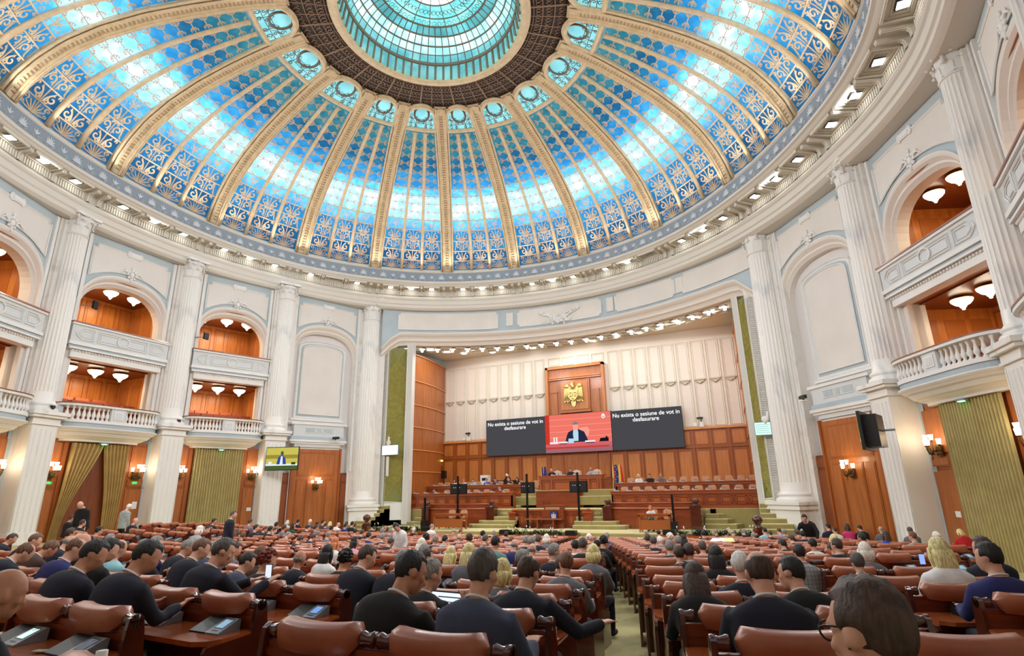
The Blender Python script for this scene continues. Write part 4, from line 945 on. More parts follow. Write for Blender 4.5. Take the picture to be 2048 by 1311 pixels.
for q in (-.08, 0, .08): m.tube([(q, -.08, .86), (q * 1.3, -.08, 1.0)], [.03, .02], 5)
m.prism([(-.22, -.5), (.22, -.5), (.14, -.85), (0, -.95), (-.14, -.85)], -.05, .02, 0, 'xz'); m.build('eagle_body', GILT, t)
m = MB(); P = [(-.36, .3), (.36, .3), (.36, -.2), (.2, -.42), (0, -.52), (-.2, -.42), (-.36, -.2)]; m.prism(P, -.2, -.1, 0, 'xz')
for a, b in ((-.18, .12), (.18, .12), (-.18, -.14), (.18, -.14), (0, -.34)): m.sphere((a, -.21, b), (.1, .04, .08), 0, 8, 5)
m.tube([(-.36, -.21, -.02), (.36, -.21, -.02)], .02, 4); m.tube([(0, -.21, .3), (0, -.21, -.2)], .02, 4); m.build('shield', GILT, t)

# ------------------------------------------------------------------ floor and stage platforms
m = MB(); xs = np.linspace(-24, 27, 69); ys = np.linspace(-37.5, -3.9, 46)
G = np.array([[(x, y, zfloor(x, y)) for y in ys] for x in xs]); m.grid(G, 0, False)
m.grid(np.array([[(x, y, 0.0) for y in (-3.9, 8)] for x in (-24, 27)]), 0, False)
struct(m.build('floor', CARPET), 'olive carpet of the sloping hall floor')
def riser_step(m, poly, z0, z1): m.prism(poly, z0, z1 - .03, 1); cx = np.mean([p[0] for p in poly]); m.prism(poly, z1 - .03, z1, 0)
def carpet_steps(name, label, polys, zs):
    m = MB()
    for p, (a, b) in zip(polys, zs): riser_step(m, p, a, b)
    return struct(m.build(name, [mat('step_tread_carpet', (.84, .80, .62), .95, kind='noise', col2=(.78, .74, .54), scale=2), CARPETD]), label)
def rectp(x0, x1, y0, y1): return [(x0, y0), (x1, y0), (x1, y1), (x0, y1)]
carpet_steps('floor_platform', 'olive carpeted stage platform', [rectp(-13, 13, -2.3, 8), rectp(-13, 13, 2.0, 8), rectp(-12.9, -3.05, 2.2, 8), rectp(3.7, 12.05, 2.2, 8), rectp(-12.8, 12.8, 3.5, 8), rectp(-3.2, 3.4, 3.9, 8)], [(0, .95), (.95, 1.98), (1.98, 2.15), (1.98, 2.15), (2.15, 2.70), (2.70, 3.1)])
struct(carpet_steps('floor_lower_deck', 'carpeted deck behind the low curved wooden wall', [rectp(-8.6, -3.7, .7, 2.1), rectp(3.75, 8.7, .7, 2.1), rectp(-3.7, -2.4, .95, 2.1), rectp(2.5, 3.75, .95, 2.1)], [(.95, 2.0)] * 4))
for k, (x0, x1, lab) in enumerate(((-6.4, -1.7, 'left'), (3.1, 7.2, 'right'), (-13, -10.6, 'far left'), (11.8, 13, 'far right'))):
    carpet_steps('floor_steps_%d' % k, 'olive carpeted steps up to the stage, %s flight' % lab, [rectp(x0, x1, -2.3 - .34 * (5 - i), -2.2) for i in range(5)], [(0, .19 * (i + 1)) for i in range(5)][:5])
def arcstep(cx, hw_, y0, y1): return [(cx - hw_, y1)] + [(cx + hw_ * math.sin(t), y1 - (y1 - y0) * math.cos(t)) for t in np.linspace(-PI / 2, PI / 2, 13)] + [(cx + hw_, y1)]
for s, lab in ((-1, 'left'), (1, 'right')):
    P = []
    for i in range(4):
        x1 = s * (1.7 + 3.0 - .55 * i) + .45 * (s < 0) * -1 + (.3 if s > 0 else 0); x0 = s * 1.9; y0 = -.35 + .34 * i
        P.append([(x0, y0), (x1 - s * .5, y0 + .02), (x1 - s * .12, y0 + .22), (x1, y0 + .6), (x1, 1.0), (x0, 1.0)][::s])
    carpet_steps('floor_stage_steps_' + lab, 'curved carpeted steps %s of the speaker podium' % lab, P, [(.95, .95 + .21 * (i + 1)) for i in range(4)])
    P = [[(s * (9.0 + .0), 2.0), (s * 9.0, 1.1 + .28 * i), (s * (10.6 - .45 * i), 1.1 + .3 * i), (s * (10.9 - .45 * i), 2.0)][::-s] for i in range(4)]
    carpet_steps('floor_side_steps_' + lab, 'carpeted side steps under the %s desks' % lab, P, [(.95, .95 + .25 * (i + 1)) for i in range(4)])
    P = [rectp(*sorted((s * 11.9, s * 13.3)), -2.0 + .45 * i, 2.1) for i in range(6)]
    carpet_steps('floor_corner_steps_' + lab, 'carpeted corner steps beside the %s giant column' % lab, P, [(.6, .95 + .22 * (i + 1)) for i in range(6)])
# ------------------------------------------------------------------ stage furniture
def panel_front(m, x0, x1, y, z0, z1, n, d=.03, mt=(0, 1, 2)):
    s = (x1 - x0) / n
    for i in range(n):
        a, b = x0 + s * i + .1, x0 + s * (i + 1) - .1
        for (p, q, r_, t_) in ((a, b, z0 + .12, z0 + .17), (a, b, z1 - .17, z1 - .12), (a, a + .05, z0 + .12, z1 - .12), (b - .05, b, z0 + .12, z1 - .12)): m.bb(p, q, y - d, y, r_, t_, mt[1])
        m.bb(a + .1, b - .1, y - d * .8, y, z0 + .24, z1 - .24, mt[2])
for nm, x0, x1, y, z0, z1, n, lab in (('stage_desk', 3.65, 12.1, 2.05, 1.98, 2.98, 11, 'long front desk on the right of the stage with eleven tan chairs'), ('stage_desk', 3.4, 11.8, 4.1, 2.52, 3.46, 11, 'long rear desk on the right of the stage, one level higher'),
                           ('stage_desk', -12.95, -3.0, 2.05, 1.98, 3.03, 12, 'long front desk on the left of the stage'), ('stage_desk', -12.6, -2.9, 4.1, 2.52, 3.54, 12, 'long rear desk on the left of the stage, crowded with clerks')):
    t = thing(nm, lab, 'desk', ((x0 + x1) / 2, y, z0), 0, 'long stage desks'); w_ = (x1 - x0) / 2
    m = MB(); m.bb(-w_ - .08, w_ + .08, -.12, .62, z1 - z0 - .06, z1 - z0, 0); m.build('desk_top', TOPW, t)
    m = MB(); m.bb(-w_, w_, 0, .08, 0, z1 - z0 - .06, 0); m.bb(-w_ - .03, w_ + .03, -.05, .1, z1 - z0 - .2, z1 - z0 - .06, 1); m.bb(-w_ - .03, w_ + .03, -.06, .1, .0, .14, 1); m.bb(-w_, -w_ + .08, 0, .55, 0, z1 - z0 - .06, 0); m.bb(w_ - .08, w_, 0, .55, 0, z1 - z0 - .06, 0)
    panel_front(m, -w_, w_, 0, .12, z1 - z0 - .2, n); m.build('desk_front', [REDW, mat('desk_moulding', (.62, .31, .15), .3, coat=.4), mat('desk_inset', (.66, .34, .16), .3, coat=.4)], t)
def bow(x0, x1, y, d, n=14): return [(x0 + (x1 - x0) * k, y - d * math.sin(k * PI)) for k in np.linspace(0, 1, n)]
for x0, x1, lab in ((-8.6, -3.75, 'left'), (3.8, 8.7, 'right')):
    t = thing('low_curved_wall', 'low curved red wood wall with two ball finials, %s of the podium' % lab, 'low wall', (0, 0, 0), 0, 'curved wood stage walls'); q = bow(x0, x1, .62, .25); m = MB()
    m.grid(np.array([[(x, y, z) for x, y in q] for z in (.95, 2.02)])[:, ::-1], 0, True); m.grid(np.array([[(x, y + .35 * k, 2.08) for x, y in q] for k in (0, 1)])[:, ::-1], 1)
    m.tube([(x, y - .04, 2.04) for x, y in q], .05, 6, 1); m.tube([(x, y + .3, 2.32) for x, y in q], .04, 6, 1); m.grid(np.array([[(x, y + .3, z) for x, y in q] for z in (2.05, 2.32)])[:, ::-1], 0, True)
    for k in range(1, 13, 3): m.tube([(q[k][0], q[k][1] - .01, .95), (q[k][0], q[k][1] - .01, 2.0)], .012, 4, 1)
    m.build('wall_panel', [REDW, mat('desk_moulding', (.62, .31, .15))], t)
    for x in (x0, x1):
        m = MB(); m.bb(x - .26, x + .26, .3, .8, .95, 2.06, 0); m.bb(x - .32, x + .32, .25, .85, 2.06, 2.14, 0); m.lathe([(.2, 2.14), (.22, 2.2), (.12, 2.24), (.1, 2.28), (.17, 2.33), (.2, 2.41), (.17, 2.5), (.08, 2.56), (.0, 2.57)], (x, .55, 0), 16); m.build('ball_finial', DARKW, t)
for x, lab in ((-11.03, 'left'), (11.8, 'right')):
    t = thing('newel_post', 'dark wood newel post with a ball, %s end of the planters' % lab, 'post', (x, -2.6, 0)); m = MB(); m.bb(-.2, .2, -.2, .2, 0, 1.25); m.lathe([(.2, 1.25), (.24, 1.3), (.12, 1.36), (.1, 1.42), (.2, 1.5), (.25, 1.62), (.2, 1.76), (.08, 1.84), (0, 1.86)], seg=16); m.build('post_body', DARKW, t)
# rostrum
t = thing('rostrum_desk', 'high presiding desk in red wood at the centre of the stage', 'desk', (.15, 4.6, 3.0)); m = MB()
m.bb(-2.3, 2.3, -.1, .9, .98, 1.05, 1); m.bb(-2.15, 2.15, 0, .1, -1.0, .98, 0); m.bb(-2.15, -2.05, 0, .85, -1.0, .98, 0); m.bb(2.05, 2.15, 0, .85, -1.0, .98, 0); m.bb(-2.25, 2.25, -.06, .05, .78, .98, 1); m.bb(-2.25, 2.25, -.06, .05, -.25, -.12, 1)
panel_front(m, -2.05, -1.3, 0, -.1, .8, 1); panel_front(m, -1.3, 1.3, 0, -.1, .8, 1); panel_front(m, 1.3, 2.05, 0, -.1, .8, 1)
for q in (-2.12, -1.32, 1.32, 1.95, 2.12): m.bb(q - .06, q + .06, -.07, 0, -.12, .8, 1)
m.build('desk_body', [mat('rostrum_wood', (.60, .30, .15), .22, kind='noise', col2=(.52, .24, .12), scale=2.5, coat=.6), mat('desk_moulding', (.62, .31, .15)), mat('desk_inset', (.66, .34, .16))], t)
m = MB(); m.bb(-2.0, 1.0, -1.25, -1.15, -1.1, .02, 0); m.bb(-2.05, 1.05, -1.3, -1.1, .0, .06, 1); m.bb(-2.1, 1.15, -.95, -.85, -1, -.0, 0); m.build('front_rail', [REDW, mat('desk_moulding', (.62, .31, .15))], t)
m = MB(); m.bb(2.35, 2.8, .1, .6, -.1, .72, 0); m.bb(2.3, 2.85, .05, .65, .72, .8, 0); m.sphere((2.58, .3, .87), (.12, .12, .06), 1, 8, 5); m.build('side_lectern', [REDW, mat('desk_moulding', (.62, .31, .15))], t)
# speaker podium
t = thing('speaker_podium', 'speaker podium of red wood with side counters in front of the rostrum', 'podium', (.35, .6, .95)); m = MB()
m.bb(-.55, .85, -.45, .15, 0, 1.0, 0); m.bb(-.38, .78, -.42, .05, 1.0, 1.27, 0); m.bb(-.42, .82, -.48, .1, 1.25, 1.3, 1); m.bb(-.28, .62, -.46, -.42, 1.04, 1.2, 3)
m.bb(-2.6, -.5, -.05, .05, 0, .98, 0); m.bb(-2.65, -.5, -.1, .25, .95, 1.02, 1); m.bb(.8, 2.45, -.1, .0, 0, .98, 0); m.bb(.8, 2.45, -.15, .35, .95, 1.02, 1)
m.bb(-2.75, -2.35, -.35, .15, 0, .82, 0); m.bb(-2.8, -2.3, -.4, .2, .82, .92, 1); m.bb(2.1, 2.6, -.6, -.1, 0, .86, 0); m.bb(2.05, 2.65, -.65, -.05, .86, .96, 1); m.sphere((2.35, -.35, 1.03), (.14, .14, .1), 1, 8, 5); m.sphere((-2.55, -.1, 1.0), (.14, .14, .1), 1, 8, 5)
panel_front(m, -2.3, -.6, -.05, .05, .9, 3); panel_front(m, .9, 2.1, -.1, .05, .9, 2); m.bb(-1.5, .9, -.95, -.45, .50, .56, 1); m.bb(-.7, -.6, -.9, -.5, 0, .5, 0); m.bb(.3, .4, -.9, -.5, 0, .5, 0)
m.build('podium_body', [REDW, mat('desk_moulding', (.62, .31, .15)), mat('desk_inset', (.66, .34, .16)), mat('pale_wood_plate', (.70, .52, .36), .5)], t)
m = MB(); m.bb(.05, .5, -.56, -.52, .55, .98, 0); m.bb(.14, .20, -.58, -.56, .62, .8, 1); m.bb(.24, .31, -.58, -.56, .62, .9, 1); m.bb(.35, .41, -.58, -.56, .62, .8, 1); m.bb(.14, .41, -.58, -.56, .58, .63, 1); m.sphere((.275, -.58, .86), (.05, .02, .06), 2, 8, 5); m.build('blue_crest_board', [mat('crest_blue', (.12, .18, .42), .5), PAPER, BRASS], t)
for x in (-.05, .35): 
    o = MB(); o.tube([(x, .2, 2.24), (x - .02, .14, 2.42), (x - .05, .05, 2.5)], .008, 5); tag(o.build('gooseneck_microphone', BLACKM), 'thin black gooseneck microphone on the %s side of the speaker podium' % ('left' if x < 0 else 'right'), 'microphone')
# tan chairs
def make_chair(kind='tan'):
    t = thing('office_chair', 'x', 'chair'); m = MB()
    P = [(.23 * np.sign(math.cos(a)) * abs(math.cos(a)) ** .45, .26 * np.sign(math.sin(a)) * abs(math.sin(a)) ** .45) for a in np.linspace(0, 2 * PI, 20, endpoint=False)]
    if kind == 'tan':
        m.prism([(a, b + .82) for a, b in P], .20, .27, 0, 'xz'); m.prism([(a * .9, b * .88 + .82) for a, b in P], .17, .20, 0, 'xz'); m.build('backrest', TANL, t)
        m = MB(); m.prism([(a * 1.05, b * .9) for a, b in P], .42, .50, 0, 'xy'); m.build('seat', TANL, t)
    else:
        P = [(-.3, 0), (-.34, .35), (-.3, .72), (-.14, .80), (0, .84), (.14, .80), (.3, .72), (.34, .35), (.3, 0)]
        m.prism([(a, b + .5) for a, b in P], .18, .28, 0, 'xz')
        for i in range(3):
            for j in range(4): m.sphere((-.18 + .18 * i + .09 * (j % 2), .17, .62 + .17 * j), (.03, .025, .03), 1, 6, 4)
        m.build('tufted_backrest', [mat('cream_leather', (.88, .78, .70), .45), mat('red_button', (.75, .22, .14), .5)], t); m = MB(); m.bb(-.28, .28, -.25, .25, .4, .52); m.build('seat', mat('red_leather_seat', (.66, .25, .15), .5), t)
    m = MB(); m.tube([(0, 0, .08), (0, 0, .42)], .03, 6)
    for a in range(0, 360, 72): m.tube([(0, 0, .1), (.26 * math.cos(R(a)), .26 * math.sin(R(a)), .05)], .018, 5); m.sphere((.26 * math.cos(R(a)), .26 * math.sin(R(a)), .03), .03, 0, 6, 4)
    for s in (-1, 1): m.tube([(s * .2, .12, .45), (s * .28, .1, .5), (s * .28, .05, .66), (s * .28, -.15, .66)], .018, 5)
    m.build('chair_base', BLACKM, t); return t
tan = make_chair(); index_kids(); first = [True]
def place_chair(x, y, z, rz, lab, grp):
    if first[0]: tan.location = (x, y, z); tan.rotation_euler.z = rz; tag(tan, lab, 'chair', grp); first[0] = False; return tan
    return copy_tree(tan, None, (x, y, z), rz, lab, grp)
OCC_R = {1, 2, 3}
for i in range(11): place_chair(4.25 + .735 * i, 2.75, 2.15, 0, 'tan leather chair, %s from the left at the front desk right of the stage' % ORD[i], 'chairs at the front right desk')
for i in range(12): place_chair(4.15 + .675 * i, 4.95, 2.70, 0, 'tan leather chair, %s from the left at the rear desk right of the stage' % ORD[i], 'chairs at the rear right desk')
for i, x in enumerate((-11.9, -11.2, -8.6, -7.9, -6.9, -6.2, -5.4, -3.9)): place_chair(x, 2.8, 2.15, 0, 'tan leather chair, %s from the left at the front desk left of the stage' % ORD[i], 'chairs at the front left desk')
for i, x in enumerate((-10.5, -9.9, -8.9, -8.1, -7.2, -6.2, -5.4, -4.6, -3.8, -2.55)): place_chair(x, 4.95, 2.70, 0, 'tan leather chair, %s from the left at the rear desk left of the stage' % ORD[i], 'chairs at the rear left desk')
for (x, y, lab) in ((-6.0, -.75, 'left chair at the small left stage table'), (-5.15, -.75, 'right chair at the small left stage table'), (6.6, -.75, 'chair of the woman in white at the small right stage table'), (7.35, -.75, 'empty chair at the small right stage table')): place_chair(x, y, .95, 0, 'tan leather ' + lab, 'chairs at the small stage tables')
ch = make_chair('red'); index_kids()
for i, x in enumerate((-1.3, .15, 1.62)):
    lab = 'cream tufted high-back chair, %s behind the presiding desk' % ['left', 'middle', 'right'][i]
    if i == 0: ch.location = (x, 5.9, 3.1); tag(ch, lab, 'chair', 'high-back chairs of the presidium')
    else: copy_tree(ch, None, (x, 5.9, 3.1), 0, lab)
# small tables
for x, lab, w_ in ((-5.55, 'left', 1.05), (6.85, 'right', .85)):
    t = thing('small_stage_table', 'small orange wood table standing on the stage, %s of the podium' % lab, 'table', (x, -1.5, .95)); m = MB(); m.bb(-w_, w_, -.35, .35, .86, .91); m.build('table_top', TOPW, t)
    m = MB(); m.bb(-w_ + .08, w_ - .08, -.28, -.24, .12, .60); m.bb(-w_ + .05, w_ - .05, -.3, .3, .78, .86); m.build('modesty_panel', mat('table_wood', (.64, .36, .16), .35, coat=.3), t)
    for a in (-1, 1):
        for b in (-1, 1): m = MB(); m.bb(a * (w_ - .05), a * (w_ - .12), b * .30, b * .24, 0, .86); m.build('leg', mat('table_wood', (.64, .36, .16)), t)
# microphones / phones on the desks
def make_phone():
    m = MB(); m.bb(-.15, .15, -.09, .09, 0, .05, 0); m.bb(-.15, .15, -.03, .09, .05, .08, 1); m.bb(-.13, -.05, -.1, .1, .06, .1, 0); return m
PH = None
def place_phone(x, y, z, lab, grp):
    global PH
    if PH is None: PH = make_phone().build('desk_microphone_unit', [mat('console_light', (.78, .78, .80), .4), DGREYP], None, loc=(x, y, z)); return tag(PH, lab, 'microphone', grp)
    o = PH.copy(); COL.objects.link(o); o.location = (x, y, z); return tag(o, lab, 'microphone', grp)
for i in range(11): place_phone(3.95 + .76 * i, 2.15, 2.98, 'grey microphone unit, %s from the left on the front desk right of the stage' % ORD[i], 'microphones of the front right desk')
for i in range(11): place_phone(3.75 + .76 * i, 4.2, 3.46, 'grey microphone unit, %s from the left on the rear desk right of the stage' % ORD[i], 'microphones of the rear right desk')
for i in range(11): place_phone(-12.4 + .88 * i, 2.15, 3.03, 'grey microphone unit, %s from the left on the front desk left of the stage' % ORD[i], 'microphones of the front left desk')
for i in range(11): place_phone(-12.1 + .88 * i, 4.2, 3.54, 'grey microphone unit, %s from the left on the rear desk left of the stage' % ORD[i], 'microphones of the rear left desk')
for i, x in enumerate((-1.25, -.5, .35, 1.3)): place_phone(x + .15, 4.75, 4.05, 'grey microphone unit, %s from the left on the presiding desk' % ORD[i], 'microphones of the presiding desk')
# water bottles
def bottle_mb(h=.24, r=.034):
    m = MB(); m.lathe([(0, 0), (r * .9, 0), (r, .01), (r, h * .2), (r * .93, h * .25), (r, h * .3), (r, h * .55), (r * .6, h * .78), (r * .38, h * .86), (r * .38, h * .9)], seg=14); c = MB(); c.lathe([(0, h), (r * .44, h), (r * .44, h * .89), (r * .4, h * .88)], seg=10); return m, c
WATER = mat('clear_bottle_plastic', (.86, .88, .93), .12); WATER.node_tree.nodes['Principled BSDF'].inputs['Transmission Weight'].default_value = .85; WATER.node_tree.nodes['Principled BSDF'].inputs['IOR'].default_value = 1.15
BOT = []
def bottle(loc, lab, s=1.0, capm=None, grp='plastic water bottles'):
    a, b = bottle_mb(.24 * s, .034 * s); t = thing('water_bottle', lab, 'bottle', loc, 0, grp); a.build('bottle_body', WATER, t); b.build('bottle_cap', capm or PAPER, t); return t
for i, (x, y, z, lab) in enumerate(((-1.85, 4.8, 4.05, 'left end of the presiding desk'), (-.75, 4.85, 4.05, 'presiding desk between the left and middle speakers'), (2.15, 4.8, 4.05, 'right end of the presiding desk'), (6.95, 4.3, 3.46, 'rear right desk beside the clerks'), (-11.75, 4.3, 3.54, 'far left of the rear left desk'), (7.45, -1.4, 1.86, 'small right stage table'))): bottle((x, y, z), 'clear water bottle on the ' + lab)
# ------------------------------------------------------------------ screens
def font(txt, size, loc, rz, parent, m_, rx=PI / 2, align='CENTER', ext=.004):
    c = bpy.data.curves.new('lettering', 'FONT'); c.body = txt; c.size = size; c.align_x = align; c.extrude = ext; c.space_line = .9; c.offset = size * .012
    c.materials.append(m_); o = bpy.data.objects.new('lettering', c); COL.objects.link(o); o.parent = parent; o.location = loc; o.rotation_euler = (rx, 0, rz); return o
WTXT = emis('screen_white', (.95, .95, .95), 1.2)
YS = 7.2
for x0, x1, lab in ((-7.55, -2.52, 'left'), (2.6, 7.55, 'right')):
    t = thing('led_wall_screen', 'large dark grey voting screen with white text, %s of the bright screen' % lab, 'screen', ((x0 + x1) / 2, YS, 5.7), 0, 'dark voting screens'); w_ = (x1 - x0) / 2
    m = MB(); m.bb(-w_, w_, -.06, .12, 0, 2.78, 0); m.build('screen_case', BLACK, t); m = MB(); m.bb(-w_ + .02, w_ - .02, -.075, -.05, .02, 2.76); m.build('screen_face', emis('screen_grey', (.285, .285, .30), 1.0), t)
    font('Nu exista o sesiune de vot in\ndesfasurare', .40, (0, -.085, 2.30), 0, t, WTXT)
t = thing('led_wall_screen', 'bright red live video screen showing a speaker at a desk', 'screen', (.04, YS - .04, 5.7)); m = MB(); m.bb(-2.56, 2.56, -.06, .12, 0, 2.82); m.build('screen_case', BLACK, t)
m = MB(); E = {}
def em(i, c, s=1.05): E[i] = emis('video_%d' % i, c, s)
em(0, (.93, .46, .40)); em(1, (.80, .22, .18)); em(2, (.14, .16, .26)); em(3, (.95, .62, .55)); em(4, (.50, .50, .52)); em(5, (.72, .84, .92)); em(6, (.95, .92, .93)); em(7, (.82, .38, .40)); em(8, (.62, .40, .44)); em(9, (.08, .08, .10)); em(10, (.97, .64, .56)); em(11, (.75, .25, .22))
def q(x0, x1, z0, z1, i, l): m.bb(x0, x1, -.075 - l * .004, -.06, z0, z1, i)
q(-2.54, 2.54, .62, 2.80, 0, 0); q(-2.54, -2.2, .62, 2.8, 1, 1); 
for zz in (1.1, 1.5, 1.95, 2.4): q(-2.2, 2.54, zz, zz + .03, 10, 1)
q(-2.54, 2.54, .42, .66, 7, 1); q(-2.54, 2.54, .02, .42, 8, 1); q(-2.54, 2.3, .30, .42, 11, 2)
def pl(P, i, l): m.prism([(a, b) for a, b in P], -.075 - l * .004, -.06, i, 'xz')
pl([(.1, 1.75), (.75, 1.78), (.92, 1.6), (.85, 1.2), (.6, 1.05)], 3, 2)
pl([(-.98, .72), (-.85, 1.2), (-.7, 1.48), (-.32, 1.62), (.12, 1.62), (.5, 1.45), (.66, 1.1), (.8, .72)], 2, 3)
pl([(-.32, 1.62), (.0, 1.66), (.06, 1.45), (.04, .8), (-.3, .8), (-.36, 1.3)], 5, 4)
pl([(-.38 + .24 + .22 * math.cos(a), 1.86 + .30 * math.sin(a)) for a in np.linspace(0, 2 * PI, 14, endpoint=False)], 10, 5)
pl([(-.14 + .23 * math.cos(a), 1.96 + .26 * math.sin(a)) for a in np.linspace(.1, PI - .1, 9)], 4, 6)
pl([(-.75, .66), (-.35, .66), (-.25, .98), (-.72, 1.0)], 5, 6); q(-1.5, -.8, .68, .80, 6, 5); q(.55, 1.3, .68, .80, 6, 5); q(-1.45, -.85, .62, .68, 2, 5); q(.6, 1.25, .62, .68, 2, 5); q(-2.2, -1.55, .66, .80, 6, 4); pl([(1.6, .68), (2.3, .68), (2.3, .95), (1.7, .92)], 9, 5); q(2.1, 2.2, .9, 1.05, 9, 5)
for xx in (-1.85, -1.65): q(xx - .05, xx + .05, .8, 1.15, 6, 5)
pl([(2.0 + .14 * math.cos(a), 2.48 + .18 * math.sin(a)) for a in np.linspace(0, 2 * PI, 12, endpoint=False)], 6, 2); pl([(1.93, 2.46), (2.07, 2.46), (2.0, 2.36)], 4, 3)
m.build('video_picture', [E[i] for i in range(12)], t)
# side info screens and TVs
for x0, x1, y, lab in ((-12.45, -11.05, .42, 'plain white lit screen on the gold lattice left of the stage'), (12.15, 12.98, .12, 'pale green text screen on the lattice right of the stage')):
    t = thing('wall_info_screen', lab, 'screen', ((x0 + x1) / 2, y, 5.68)); w_ = (x1 - x0) / 2; m = MB(); m.bb(-w_, w_, 0, .1, 0, .70); m.build('screen_case', GREYP, t); m = MB(); m.bb(-w_ + .03, w_ - .03, -.02, .0, .03, .67)
    m.build('screen_face', emis('info_white', (1, 1, 1), 1.6) if x0 < 0 else emis('info_green', (.84, .97, .93), 1.15), t)
    if x0 > 0:
        m = MB()
        for i in range(5): m.bb(-.33, .33 - .05 * (i % 2), -.03, -.02, .14 + i * .1, .16 + i * .1)
        m.build('text_lines', emis('info_text', (.5, .75, .72), .9), t)
m = MB(); m.bb(-12.1, -11.9, .50, .56, 4.25, 5.6); tag(m.build('line_speaker', WHITE), 'tall narrow white speaker on the lattice left of the stage', 'speaker')
for x, y, z, s, lab in ((-11.9, .35, 6.55, -1, 'left'), (12.75, .1, 6.5, 1, 'right')):
    m = MB(); m.lathe([(.0, 0), (.16, .0), (.2, .06), (.1, .12), (0, .14)], (0, 0, 0), 12, axis='y'); m.tube([(-.05, 0, -.2), (.1, -.1, .0), (.16, -.12, .4)], [.07, .09, .05], 8)
    tag(m.build('white_ceiling_arm', WHITE, None, loc=(x, y, z)), 'small white curved device above the %s side screen' % lab, 'camera')
for nm, z, xs_ in (('tv', 3.0, (-6.05, -1.12, 2.15)),):
    for i, x in enumerate(xs_):
        t = thing('television_stand', 'black monitor seen from behind on a tall black pole, %s of three before the stage desks' % ['left', 'middle', 'right'][i], 'television', (x, .35 if i != 1 else .3, .95 if i != 2 else .95), 0, 'black monitor stands')
        w_ = [.62, .46, .56][i]; m = MB(); m.bb(-w_, w_, -.04, .04, 2.0, 2.66); m.bb(-w_ + .05, w_ - .05, -.09, -.04, 2.08, 2.6); m.build('monitor', BLACK, t)
        m = MB()
        for a, b in ((-.18, 2.42), (.12, 2.42), (-.32, 2.42)): m.sphere((a, -.1, b), (.02, .02, .02), 0, 6, 4)
        m.build('vent_light', emis('tiny_white', (1, 1, 1), 1.5), t); m = MB(); m.bb(-.06, .06, -.15, -.09, .05, 3.15); m.build('pole', BLACKM, t)
        m = MB(); m.bb(-.4, .4, -.2, -.05, 0, .06); m.bb(-.06, .06, -.5, .35, 0, .06); m.build('stand_foot', BLACKM, t)
for x, lab in ((-7.25, 'left'), (7.85, 'right')):
    t = thing('column_loudspeaker', 'tall thin black column loudspeaker, %s side of the stage' % lab, 'loudspeaker', (x, -1.75, .95)); m = MB(); m.bb(-.16, .16, -.18, .18, 0, .52); m.build('bass_box', BLACK, t); m = MB(); m.bb(-.05, .05, -.05, .05, .52, 1.85); m.build('column', BLACKM, t)
for x, y, s in ((-10.9, 6.3, 0),):
    t = thing('black_loudspeaker', 'black loudspeaker on a thin pole against the wood wall', 'loudspeaker', (x, y, 2.55)); m = MB(); m.bb(-.16, .16, -.15, .15, 1.55, 2.15); m.build('cabinet', BLACK, t); m = MB(); m.tube([(0, 0, 0), (0, 0, 1.55)], .02, 6); m.build('pole', BLACKM, t)
for x, lab in ((-9.26, 'left'), (8.75, 'right')):
    t = thing('security_camera', 'small black camera on the ledge %s of the screens' % lab, 'camera', (x, 7.35, 7.0)); m = MB(); m.bb(-.2, .12, -.05, .05, .52, .66); m.bb(-.28, -.2, -.06, .06, .53, .65); m.tube([(0, 0, .35), (0, 0, .52)], .03, 6); m.build('camera_body', BLACK, t); m = MB(); m.bb(-.14, .14, -.08, .08, 0, .32); m.bb(-.55, -.3, -.05, .05, .05, .3); m.build('camera_box', WHITE, t)
m = MB(); m.bb(-.12, .12, 0, .03, -.06, .06); tag(m.build('exit_sign', emis('yellow_green_glow', (.85, 1, .4), 3), None, loc=(-11.35, 6.7, 5.5), rz=R(80)), 'tiny lit sign over the door in the left wood wall', 'sign')
# flags
FB = mat('flag_blue', (.13, .20, .52), .7); FY = mat('flag_yellow', (.93, .80, .22), .7); FR = mat('flag_red', (.80, .16, .16), .7)
def flag(x, y, z, lab, bands, h=2.2, w_=.26, ph=0):
    t = thing('standing_flag', lab, 'flag', (x, y, z), 0, None); m = MB(); m.tube([(0, 0, 0), (0, 0, h + .35)], .018, 6); m.sphere((0, 0, h + .42), (.03, .03, .07), 0, 6, 5); m.build('flag_pole', BRASS, t)
    m = MB(); nb = len(bands)
    for b in range(nb):
        G = []
        for k in np.linspace(0, 1, 12):
            zz = h + .2 - k * (h - .1); ww = w_ * (.3 + .9 * k ** .7); row = []
            for u in np.linspace(b / nb, (b + 1) / nb, 5): row.append(((u - .5) * ww * 1.5 + .04 * k, -.06 - .05 * math.sin(u * 16 + ph) * (.3 + k), zz - .12 * k * u))
            G.append(row)
        m.grid(np.array(G), b)
    m.build('flag_cloth', bands, t); return t
for i, (x, bands, lab) in enumerate(((-2.1, [FY, FB, FB], 'blue flag with a yellow edge, left one left of the presiding desk'), (-1.85, [FB, FB], 'plain blue flag, right one left of the presiding desk'), (3.0, [FB, FY, FR], 'blue yellow and red flag, leftmost right of the presiding desk'), (3.22, [FB, FB], 'blue flag with gold stars right of the presiding desk'), (3.5, [FY, FR], 'yellow and red draped flag, rightmost beside the presiding desk'))):
    f_ = flag(x, 5.2, 2.55, lab, bands, 1.95 if x < 0 else 1.9, .2 if x < 0 else .3, i)
    if 'stars' in lab:
        m = MB()
        for k in range(8): m.sphere((.02 + .05 * math.sin(k * 2), -.2, 1.95 - k * .16), (.03, .012, .035), 0, 5, 4)
        m.build('gold_stars', FY, f_)
